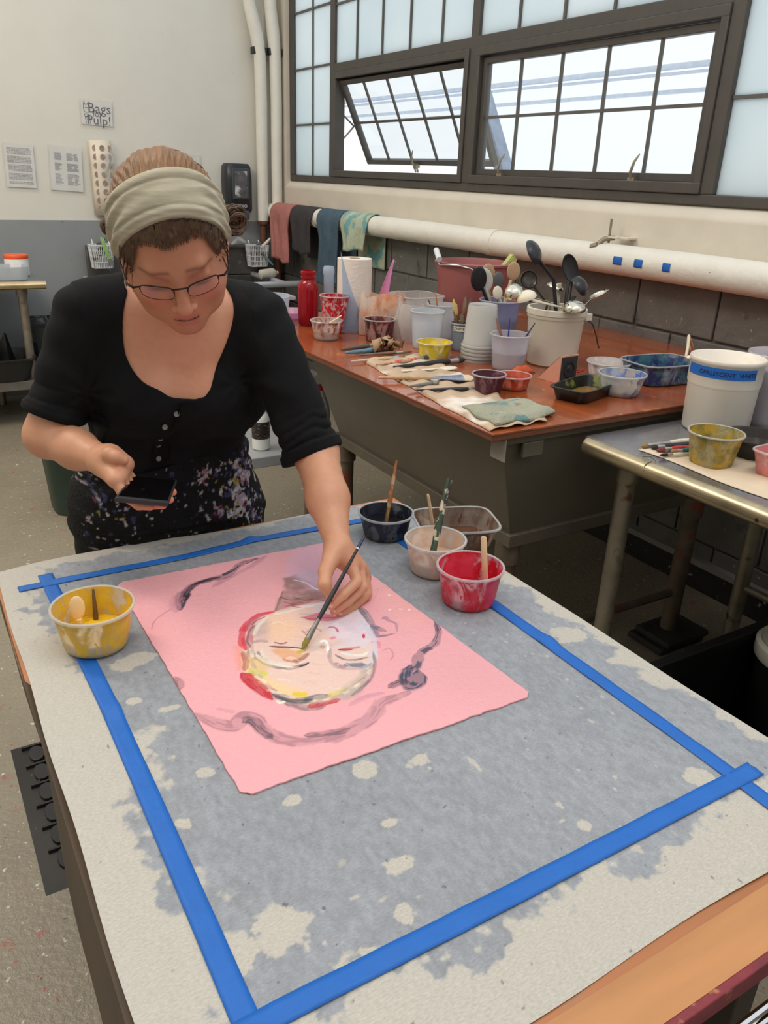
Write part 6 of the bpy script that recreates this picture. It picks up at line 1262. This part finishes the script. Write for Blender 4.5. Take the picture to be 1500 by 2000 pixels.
person = thing('person', 'woman in black top and grey headband painting at the table, phone in hand', 'person', WROOT)
# skin tone by place
q = toL(V); n_ = len(V); cs = np.ones((n_, 3))*np.array(c(206, 148, 116))
def tint(m, col, a=1.0):
    global cs
    w = (np.clip(m, 0, 1)*a)[:, None]; cs = cs*(1-w)+np.array(col)*w
inh = sstep(.17, .14, np.linalg.norm(q, axis=1))
gs = lambda cen, R: np.exp(-(((q-np.array(cen))/np.array(R))**2).sum(1))
tint(inh, c(192, 126, 98), .7)
for s in (-1, 1):
    tint(gs((s*.042, .075, -.018), (.024, .03, .020)), c(206, 112, 96), .55)
    tint(gs((s*.0315, .086, .001), (.016, .02, .003)), c(84, 52, 42), .8)          # lash line
    tint(gs((s*.0315, .086, .017), (.017, .02, .006)), c(176, 112, 92), .6)
    bx = np.abs(q[:, 0]-s*.033); arch = .0330-.26*np.maximum(0, np.abs(q[:, 0])-.026)
    tint(sstep(.024, .019, bx)*np.exp(-((q[:, 2]-arch)/.0030)**2)*(q[:, 1] > .05), c(112, 74, 52), .7)
    tint(gs((s*.083, -.01, -.002), (.015, .03, .035)), c(214, 120, 100), .6)
    tint(gs((s*.0062, .103, -.0345), (.003, .006, .003)), c(90, 40, 34), .8)
tint(gs((0, .112, -.027), (.012, .014, .012)), c(210, 118, 100), .6)
lip = sstep(.0215, .016, np.abs(q[:, 0]))*(q[:, 1] > .07)
tint(lip*np.exp(-((q[:, 2]+.0500+.10*np.abs(q[:, 0])*.5)/.0048)**4), c(186, 100, 90), .65)
tint(lip*np.exp(-((q[:, 2]+.0615)/.0055)**4), c(192, 106, 96), .6)
tint(lip*np.exp(-((q[:, 2]+.0553)/.0014)**2), c(96, 40, 38), .9)
for fg in fingersL+fingersR:
    for i, m in ((3, .8),):
        tint(np.exp(-(np.linalg.norm(V-fg[2].b, axis=1)/.016)**2), c(216, 120, 100), .5)
chest = np.exp(-(((V-np.array((0.4420, 1.4700, 1.2380)))/np.array([.10, .12, .09]))**2).sum(1)); tint(chest, c(222, 150, 124), .5)
nzc = fbm(V[:, 0]*60+V[:, 1]*20, V[:, 2]*60, 8, 3); cs *= (1+.10*(nzc-.5))[:, None]
def skinmat():
    m = mat('skin', (1, 1, 1), .48, var=.05, scale=90, attr='paint', sss=.12, bump=.05, bscale=500, spots=()); return m
frompy('body', V, Fq, skinmat(), person, off=WROOT, colors=cs)
# nails
for fg, up_ in [(f, 1) for f in fingersL]:
    tip = fg[2].b; d = fg[2].b-fg[2].a; d = d/np.linalg.norm(d); upv = np.array([.35, -.45, .82]) if up_ else np.array([.2, -.5, .85]); upv = upv-d*(upv@d); upv /= np.linalg.norm(upv); sd = np.cross(d, upv)
    Mx = Matrix((( *sd, ), (*d,), (*upv,))).transposed().to_4x4(); Mx.translation = Vector(tip+upv*.0052+d*.001)
    obj('fingernail', MB().ball((0, 0, 0), 1, 12, (.0040, .0056, .0016)).xf(Mx), mat('nail', c(226, 168, 150), .3), person, off=WROOT)
# ---- shirt
neckpoly = [((0.3750, 1.5500, 1.3550)), ((0.3520, 1.5000, 1.3040)), ((0.3450, 1.4750, 1.2530)), ((0.3500, 1.4650, 1.2150)), ((0.3670, 1.4550, 1.1830)), ((0.3940, 1.4500, 1.1660)), ((0.4250, 1.4500, 1.1460)), ((0.4790, 1.4450, 1.1460)), ((0.5110, 1.4500, 1.2000)), ((0.5400, 1.4650, 1.2610)), ((0.5550, 1.4900, 1.3140)), ((0.5510, 1.5200, 1.3470)), ((0.5390, 1.5200, 1.4240)), ((0.3860, 1.5200, 1.4250))]
NP0 = np.array([(p[0], p[2]) for p in neckpoly]); NP2 = []
for i in range(len(NP0)):
    p0, p1, p2, p3 = NP0[i-1], NP0[i], NP0[(i+1) % len(NP0)], NP0[(i+2) % len(NP0)]
    NP2 += [.5*(2*p1+(p2-p0)*t+(2*p0-5*p1+4*p2-p3)*t*t+(3*p1-p0-3*p2+p3)*t**3) for t in (0, .33, .67)]
NP2 = np.array(NP2)
def poly2(P):
    x, z = P[:, 0], P[:, 2]; d0 = np.full(len(P), 9.0); ins = np.zeros(len(P), bool); n = len(NP2)
    for i in range(n):
        a0, b0 = NP2[i], NP2[(i+1) % n]; e = b0-a0; t = np.clip(((x-a0[0])*e[0]+(z-a0[1])*e[1])/(e@e), 0, 1)
        d0 = np.minimum(d0, np.hypot(x-a0[0]-t*e[0], z-a0[1]-t*e[1])); c1 = (a0[1] > z) != (b0[1] > z)
        ins ^= c1 & (x < (b0[0]-a0[0])*(z-a0[1])/(b0[1]-a0[1]+1e-12)+a0[0])
    return np.where(ins, -d0, d0)
def plane(P, o, n): n = Y_(n)/np.linalg.norm(n); return (P-Y_(o))@n
cutL, nL = Y_((0.6530, 1.3450, 1.0310)), elL-shL
cutR, nR = Y_((0.2130, 1.5450, 1.1140)), elR-shR
uL, uR = nL/np.linalg.norm(nL), nR/np.linalg.norm(nR)
armL2 = [RC(shL, elL+uL*.012, .0610, .0500, .03)]; armR2 = [RC(shR, elR+uR*.01, .0595, .0500, .03)]
for k, (s_, r_) in enumerate(((-.008, .0560), (-.026, .0545), (-.044, .0535), (-.066, .0535))):
    c0 = cutL+uL*s_+np.array([.002*math.sin(k*3), .002*math.cos(k*2), 0]); armL2.append(RC(c0-uL*.004, c0+uL*.004, r_-.004, r_-.004, .004))
c0 = cutR-uR*.010; armR2.append(RC(c0-uR*.006, c0+uR*.006, .0490, .0495, .004))
armsS = armL2+armR2
def shirt_post(P, d):
    x, y, z = P.T
    f = .0022*np.sin(x*70+z*38+3*np.sin(z*22))*np.exp(-((z-1.02)/.08)**2)+.0016*np.sin(z*90-x*55+2*np.sin(y*30))*(x > .58)+.0018*np.sin(z*75+x*60+y*20)*(x < .28)
    # drag folds from bust to waist
    f += .0022*np.sin(x*48-z*60+1.5*np.sin(z*25))*np.exp(-((z-1.12)/.05)**2)*(x > .30)*(x < .58)
    sa = plane(P, cutL, nL); arL = (np.linalg.norm(P-cutL, axis=1) < .17) & (x > .55); wob = .006*np.sin(np.arctan2(y-cutL[1], x-cutL[0])*2+sa*20)
    f += np.where(arL, (.0055*sstep(-.024, -.020, sa)+.0055*(1-np.abs(np.sin((sa+wob)*math.pi/.021))**.6)*-1*sstep(-.105, -.05, sa)*sstep(-.018, -.026, sa)), 0)
    sb = plane(P, cutR, nR); arR = (np.linalg.norm(P-cutR, axis=1) < .15) & (x < .31)
    f += np.where(arR, .003*sstep(-.016, -.013, sb)-.004*(1-np.abs(np.sin((sb+wob)*math.pi/.028))**.6)*sstep(-.09, -.04, sb)*sstep(-.012, -.02, sb), 0)
    for (ux, uz, sg) in ((.545, 1.165, 1), (.275, 1.16, -1)):
        rr = np.hypot(x-ux, z-uz); an = np.arctan2(z-uz, (x-ux)*sg); f += .0020*np.sin(an*7+rr*25)*np.exp(-(rr/.075)**2)*sstep(.0, .03, rr)
    f += .0030*np.sin(z*62+x*34*np.sign(x-.43)+2*np.sin(x*22))*np.exp(-((z-1.04)/.055)**2)*(x > .27)*(x < .60)
    d = d-f
    sl = np.maximum(plane(P, cutL, nL), -1); armreg = (np.linalg.norm(P-cutL, axis=1) < .16) & (x > .56)
    d = np.where(armreg & (sl > -.02), smax(d, sl, .003), d)
    sr = plane(P, cutR, nR); ar2 = (np.linalg.norm(P-cutR, axis=1) < .12) & (x < .30)
    d = np.where(ar2 & (sr > -.02), smax(d, sr, .003), d)
    hole = np.maximum(poly2(P), y-1.615)
    rib = -.0028*sstep(.013, .010, np.abs(hole-.0))*0
    d = smax(d, -hole, .003)
    d = np.maximum(d, np.linalg.norm((P-np.array([.44, 1.52, 1.36]))/np.array([1.0, 1.0, 1.0]), axis=1)*-1+.075)
    d = np.maximum(d, .905-z)
    return d
V, Fq = sdf_mesh([RC(p.a, p.b, p.r1+.006, p.r2+.006, p.k) for p in torso]+[EL(p.c, p.R+.007, p.k) for p in bust]+armsS, (.10, 1.25, .88), (.86, 1.90, 1.45), .0026, shirt_post)
m_shirt = mat('black_jersey', c(14, 14, 16), .9, var=.25, scale=35, bump=.18, bscale=420, spec=.25, spots=((c(150, 148, 145), 48, .765, .775),))
sh_ = frompy('shirt', V, Fq, m_shirt, person, off=WROOT)
# neckline binding, placket and buttons
def surf(p, out=.0, prims=None):
    """slide a point towards the camera side until it meets the torso surface"""
    P = Y_(p).copy(); ys = np.linspace(1.35, 1.70, 500); Q = np.stack([np.full(500, P[0]), ys, np.full(500, P[2])], 1); d = union(torso+bust, Q); k = np.argmax(d < .0075)
    return (P[0], ys[k]-out, P[2])
hem = [surf(p, -.001) for p in neckpoly[1:11]]
bt = MB(); bpix = [(0.4240, 1.4500, 1.1160), (0.4020, 1.4500, 1.0910), (0.4040, 1.4700, 1.0550), (0.4040, 1.4800, 1.0360), (0.4070, 1.5000, 1.0010)]
m_btn = mat('grey_button', c(120, 116, 108), .4)
for k, p in enumerate(bpix):
    s_ = surf(p, .001); b_ = MB().lathe([(.0001, -.0012), (.0052, -.0012), (.0056, 0), (.0052, .001), (.0034, .0003), (.0001, .0003)], 18).xf(Matrix.Translation(s_) @ Matrix.Rotation(math.pi/2-.25, 4, 'X'))
    obj('button', b_, m_btn, sh_, off=(0, 0, 0)).location = tuple(-v for v in WROOT)
pl = [surf((0.4200, 1.4500, 1.1370), .001), surf((0.4080, 1.4500, 1.0980), .001), surf((0.4070, 1.4700, 1.0510), .001), surf((0.4090, 1.5000, 0.9900), .001)]
obj('placket', MB().tube([(p[0]+.014, p[1]+.001, p[2]) for p in pl], .0022, 6, flat=.5).tube([(p[0]-.012, p[1]+.001, p[2]) for p in pl], .0022, 6, flat=.5), m_shirt, person, off=WROOT)
obj('ear_stud', MB().ball(toW((-.079, -.002, -.030)), .0028, 10).ball(toW((.079, -.002, -.030)), .0028, 10), mat('pearl', c(226, 220, 210), .2), person, off=WROOT)
# ---- apron (paint crusted), trousers, shoes
def apron_post(P, d):
    x, y, z = P.T
    d = d-.0022*np.sin(x*60+4*np.sin(z*30))-.0016*np.sin(z*120+x*40)*sstep(.30, .27, x)-.001
    top = .985+.012*np.sin(x*14)
    return smax(smax(d, z-top, .004), .50-z, .004)
hp, hq = Y_((0.3830, 1.6720, 0.8570)), Y_((0.5370, 1.6720, 0.8220))
apr = [RC(p.a, p.b, p.r1+.0115, p.r2+.0115, p.k) for p in torso[-2:]]+[RC(hp+np.array([-.004, .005, 0]), (hp[0]-.004, 1.69, .52), .128, .135, .05), RC(hq, (hq[0]+.004, 1.69, .52), .128, .135, .05)]
V, Fq = sdf_mesh(apr, (.14, 1.50, .46), (.76, 1.88, 1.04), .0028, apron_post)
V[:, 1] = np.where(V[:, 2] < TZ+.02, np.maximum(V[:, 1], 1.541), V[:, 1])
ax_, ay_, az_ = V.T; ac = np.ones((len(V), 3))*np.array(c(11, 11, 12))
def reg_(p, rx, rz): p = Y_(p); return np.exp(-(((ax_-p[0])/rx)**2+((az_-p[2])/rz)**2))
dens = .04+.52*reg_((0.5860, 1.5800, 0.9280), .055, .060)+.5*reg_((0.5050, 1.5600, 0.9480), .02, .02)+.45*reg_((0.5550, 1.5600, 0.8610), .05, .02)+.4*reg_((0.6110, 1.6000, 0.8100), .03, .03)+.35*reg_((0.2800, 1.6200, 0.9230), .03, .06)+.3*reg_((0.3290, 1.5600, 0.8800), .04, .03)
for sd_, sc_, col_, th_ in ((3, 62, c(186, 170, 186), .80), (9, 75, c(206, 200, 196), .80), (15, 60, c(150, 60, 96), .88), (21, 70, c(170, 160, 60), .92), (33, 66, c(70, 66, 110), .80)):
    w = sstep(th_-.42*dens, th_-.42*dens+.03, fbm(ax_*sc_*1.5+ay_*20+sd_, az_*sc_*1.2, sd_, 3))[:, None]*.7; ac = ac*(1-w)+np.array(col_)*w
m_apr = mat('paint_crusted_black_cloth', (1, 1, 1), .75, var=.3, scale=60, bump=.7, bscale=130, spec=.25, attr='paint')
frompy('apron', V, Fq, m_apr, person, off=WROOT, colors=ac)
tr_ = [RC((.395, 1.71, .62), (.385, 1.73, .10), .080, .055, .01), RC((.525, 1.71, .62), (.54, 1.74, .10), .080, .055, .01), RC((.40, 1.70, .80), (.52, 1.70, .80), .10, .10, .03)]
V, Fq = sdf_mesh(tr_, (.24, 1.55, .02), (.68, 1.9, .95), .006, lambda P, d: np.maximum(d, .055-P[:, 2]))
frompy('trousers', V, Fq, mat('dark_trousers', c(30, 30, 36), .8), person, off=WROOT)
for x in (.385, .54):
    V, Fq = sdf_mesh([EL((x, 1.69, .045), (.047, .12, .05), .02), RC((x, 1.74, .08), (x, 1.74, .11), .045, .04, .02)], (x-.08, 1.5, .005), (x+.08, 1.9, .18), .005, lambda P, d: np.maximum(d, .022-P[:, 2]))
    frompy('shoe', V, Fq, mat('black_clog', c(26, 24, 24), .4), person, off=WROOT)
# ---- hair, headband
SK = np.array([.0, -.012, .036])
hairb = [EL((0, -.014, .036), (.0825, .1035, .0970), .012), EL((0, -.075, -.02), (.055, .035, .05), .03)]
def hair_post(P, d):
    q = P; x, y, z = q.T
    ax = np.abs(x); cz = -.573*y+.82*z
    lim = .0215-.055*sstep(.050, .070, ax)+.004*np.exp(-((ax-.034)/.014)**2)-.006*np.exp(-((x+.006)/.016)**2)
    reg = lim-cz; reg = np.minimum(reg, 9)
    side = np.maximum(reg, y*0-9)
    front = smax(reg, -.045-z-0*ax, .004)
    # strands run back from the hairline
    a = np.arctan2(x, z+.02); g = .0008*np.sin(a*95+6*np.sin(y*40+x*30))+.0005*np.sin(a*210+y*60)+.0010*np.sin(a*23+y*9)
    taper = .003*sstep(.010, .0, -front)  # thins towards the hairline
    tt = .883*y-.469*z; inb = sstep(-.066, -.058, tt)*sstep(.016, .008, tt); top = .003*sstep(-.066, -.090, tt)*(z > .02)
    d = smax(d-g*(1-inb*.8)-top+taper+.004*inb, front, .002)
    for sx in (-1, 1): d = np.maximum(d, -(EL((sx*.086, -.010, -.002), (.014, .019, .029)).d(q)))
    return d
V, Fq = sdf_mesh(hairb, (-.10, -.14, -.08), (.10, .12, .16), .0014, hair_post)
hV = [V*1.0]; hF = [Fq]; hcol = []
q = V; a = np.arctan2(q[:, 0], q[:, 2]+.02)
band = .883*q[:, 1]-.469*q[:, 2]
sn = vnoise(a*70+q[:, 1]*12, q[:, 1]*25+40, 5)*.6+vnoise(a*170, q[:, 1]*30+9, 6)*.4
hc = .72*(np.array(c(112, 76, 48))*(1-sn[:, None])+np.array(c(178, 128, 78))*sn[:, None])
dkh = sstep(-.03, .0, band)[:, None]; hc = hc*(1-dkh)+.8*(np.array(c(58, 42, 32))*(1-sn[:, None])+np.array(c(112, 82, 58))*sn[:, None])*dkh
V = toW(V)
hair = frompy('hair', V, Fq, mat('brown_hair', (1, 1, 1), .5, var=.1, scale=60, attr='paint', spec=.4), person, off=WROOT, colors=hc)
# loose curls, bun and flyaways
lc = MB(); r2 = random.Random(4)
def lock(cen0, n, R, seed, sp=1.0):
    rr = random.Random(seed)
    R0 = R
    for k in range(n):
        a0 = rr.uniform(0, 6.28); t0 = rr.uniform(-1, 1); pts = []; R = R0*rr.uniform(.35, 1.12); cen = tuple(v+rr.uniform(-.3, .3)*R0 for v in cen0)
        for i in range(14):
            a = a0+i*.33*sp; pts.append((cen[0]+R*math.cos(a)*(1-.25*abs(t0)), cen[1]+R*.9*math.sin(a)*math.sin(t0*1.5+.6)+R*.5*t0, cen[2]+R*math.sin(a)*math.cos(t0)))
        lc.tube(pts, [.0006]+[.0015]*12+[.0004], 5)
lock((0.5340, 1.4100, 1.4670), 130, .020, 1); lock((0.5370, 1.4100, 1.4770), 30, .014, 7); lock((0.3270, 1.4200, 1.4530), 26, .015, 2); lock((0.4400, 1.4600, 1.5330), 140, .032, 3); lock((0.4080, 1.4500, 1.5370), 40, .026, 5); lock((0.4750, 1.4500, 1.5310), 40, .024, 6)
for k in range(46):                                    # wisps at the temples and over the forehead hairline
    s = r2.choice((-1, 1)); x0 = r2.uniform(.060, .074)*s; z0 = r2.uniform(.0, .07); y0 = .045-.3*max(0, abs(x0)-.06)+r2.uniform(-.01, .012)
    pts = [toW((x0*(1+.03*i), y0-.004*i+.004*math.sin(i+k), z0-.012*i)) for i in range(5)]; lc.tube(pts, [.0009, .0012, .0011, .0008, .0004], 4)
for k in range(420):                                   # fine strands out of the headband over the hairline
    x0 = r2.uniform(-.072, .072); z = .112; pts = []; over = r2.uniform(-.002, .007); dx = r2.uniform(-.10, .10)
    while z > -.01 and len(pts) < 40:
        xx = x0+dx*(.1-z)*.5*(1 if x0 > 0 else 1); u2 = 1-(xx/.0832)**2-((z-.036)/.0977)**2
        if u2 > 0:
            y = -.014+.1043*math.sqrt(u2); t_ = .883*y-.469*z; ax = abs(xx); s5 = max(0, min(1, (ax-.05)/.02)); lim = .0215-.055*s5+.004*math.exp(-((ax-.034)/.014)**2)-.006*math.exp(-((xx+.006)/.016)**2)
            if t_ > .004: pts.append(toW((xx, y-.0012*(t_ > .02), z)))
            if -.573*y+.82*z < lim-over: break
        z -= .004
    if len(pts) > 2: lc.tube(pts, [.0007]*(len(pts)-2)+[.0005, .0002], 4)
obj('hair_lock', lc, mat('loose_hair', c(86, 62, 44), .5, var=.5, scale=90), person, off=WROOT)['kind'] = 'stuff'
lo_, hi_ = -.0625, .0105
hb_ = [EL((0, -.013, .036), (.0880, .1085, .1025), .01), EL((0, -.07, -.01), (.060, .044, .055), .03)]
def band_post(P, d):
    t = .883*P[:, 1]-.469*P[:, 2]+.006*np.sin(P[:, 0]*22+.8)+.25*P[:, 0]**2*0
    a = np.arctan2(P[:, 0], P[:, 2])
    d = d-.0022*np.exp(-((t-hi_+.010)/.004)**2)+.0016*np.exp(-((t-hi_+.017)/.002)**2)-.0020*np.exp(-((t-lo_-.008)/.006)**2)+.0022*np.exp(-((t-lo_-.018)/.0025)**2)
    side = sstep(.045, .08, np.abs(P[:, 0])); d = d-side*.0022*np.sin(t*330+P[:, 2]*60)-.0009*np.sin(t*210+a*5)
    d = smax(smax(d, t-hi_, .003), lo_-t, .003); return d
V, Fq = sdf_mesh(hb_, (-.11, -.15, -.10), (.11, .13, .17), .0015, band_post)
frompy('headband', toW(V), Fq, mat('heather_grey_jersey', c(172, 163, 142), .9, var=.20, scale=30, stretch=(.5, .5, 5), bump=.12, bscale=350), person, off=WROOT)
# ---- glasses
gl = bpy.data.objects.new('glasses', None); COL.objects.link(gl); gl.parent = person
gm = MB(); wo = lambda p: tuple(toW(p)-np.array(WROOT)); m_gf = mat('dark_bronze_metal', c(40, 28, 26), .35, .5)
def lens_pts(s, n=40, k=1.0):
    P = []
    for i in range(n):
        a = 2*math.pi*i/n; ca, sa = math.cos(a), math.sin(a); e = .62
        x = .0235*math.copysign(abs(ca)**e, ca)*k; z = .0130*math.copysign(abs(sa)**e, sa)*k+(.0015*ca*s)
        xx = s*.0335+x; P.append((xx, .1010-.9*(abs(xx)-.005)**2*6, .006+z))
    return P
for s in (-1, 1):
    P = lens_pts(s); n = len(P); topi = P[0:n//2+1]; gm.tube([wo(p) for p in topi], .0012, 6); gm.tube([wo(p) for p in P[n//2:]+P[:1]], .00055, 5)
    e = P[0] if s > 0 else P[n//2]
    gm.tube([wo((e[0], e[1], e[2]+.006)), wo((s*.066, .088, .015)), wo((s*.0735, .078, .014)), wo((s*.0755, .066, .013))], [.0012, .0020, .0024, .0014], 6)
    gm.tube([wo((s*.0755, .066, .013)), wo((s*.079, .03, .014)), wo((s*.081, .0, .014)), wo((s*.080, -.018, .0)), wo((s*.079, -.025, -.015))], [.0016, .0014, .0014, .0014, .001], 6)
    lf = MB(); k0 = [wo(p) for p in lens_pts(s, 40, .985)]; lf.add(k0, [tuple(range(40))])
    obj('lens', lf, clear('lens_glass', (.99, .98, .98), .04, .04), gl)
gm.tube([wo((-.0105, .1005, .012)), wo((-.005, .1035, .0145)), wo((.005, .1035, .0145)), wo((.0105, .1005, .012))], .0013, 6)
obj('frame', gm, m_gf, gl)
# ---- phone in her hand
pc = [Y_(p) for p in ((0.2530, 1.2450, 1.0530), (0.3470, 1.2680, 1.0180), (0.3980, 1.3850, 1.0120), (0.3100, 1.3650, 1.0420))]
nrm = np.cross(pc[1]-pc[0], pc[3]-pc[0]); nrm /= np.linalg.norm(nrm); ph = thing('phone', 'dark smartphone in black case in the woman\'s right hand', 'phone', tuple(pc[0]))
def quad(cs4, t0, t1, inset=0):
    cc = sum(cs4)/4; P = []
    for a in cs4: P.append(a+(cc-a)*inset)
    L = [tuple(p+nrm*t0-pc[0]) for p in P]; H = [tuple(p+nrm*t1-pc[0]) for p in P]; return MB().hexa(L, H)
obj('case', quad(pc, -.011, 0), mat('black_rubber_case', c(34, 35, 37), .5), ph, bevel=.004)
obj('screen', quad(pc, -.0005, .0006, .10), mat('phone_screen', c(12, 10, 12), .08, scale=20, var=.3, spots=((c(96, 44, 36), 16, .60, .72),)), ph)
# ---- the brush she holds
tipb, topb = Y_((.478, 1.015, .8275)), Y_((0.6410, 1.1050, 0.9590))
t = brush('long black brush with grey bristles tipped yellow, held by the woman', tuple(tipb), tuple(topb), c(28, 24, 26), .0036, bris=c(150, 140, 60), fer=c(128, 124, 118), bl=.09, fl=.17, wide=.0052, name='paint_brush')
d = topb-tipb
obj('blue_end', MB().tube([tuple(d*.90), tuple(d*1.0)], [.0033, .0022], 12), mat('navy_tip', c(40, 36, 92), .3), t)
obj('white_ring', MB().tube([tuple(d*.885), tuple(d*.897)], .0034, 12), mat('white_lettering', c(225, 225, 225), .5), t)
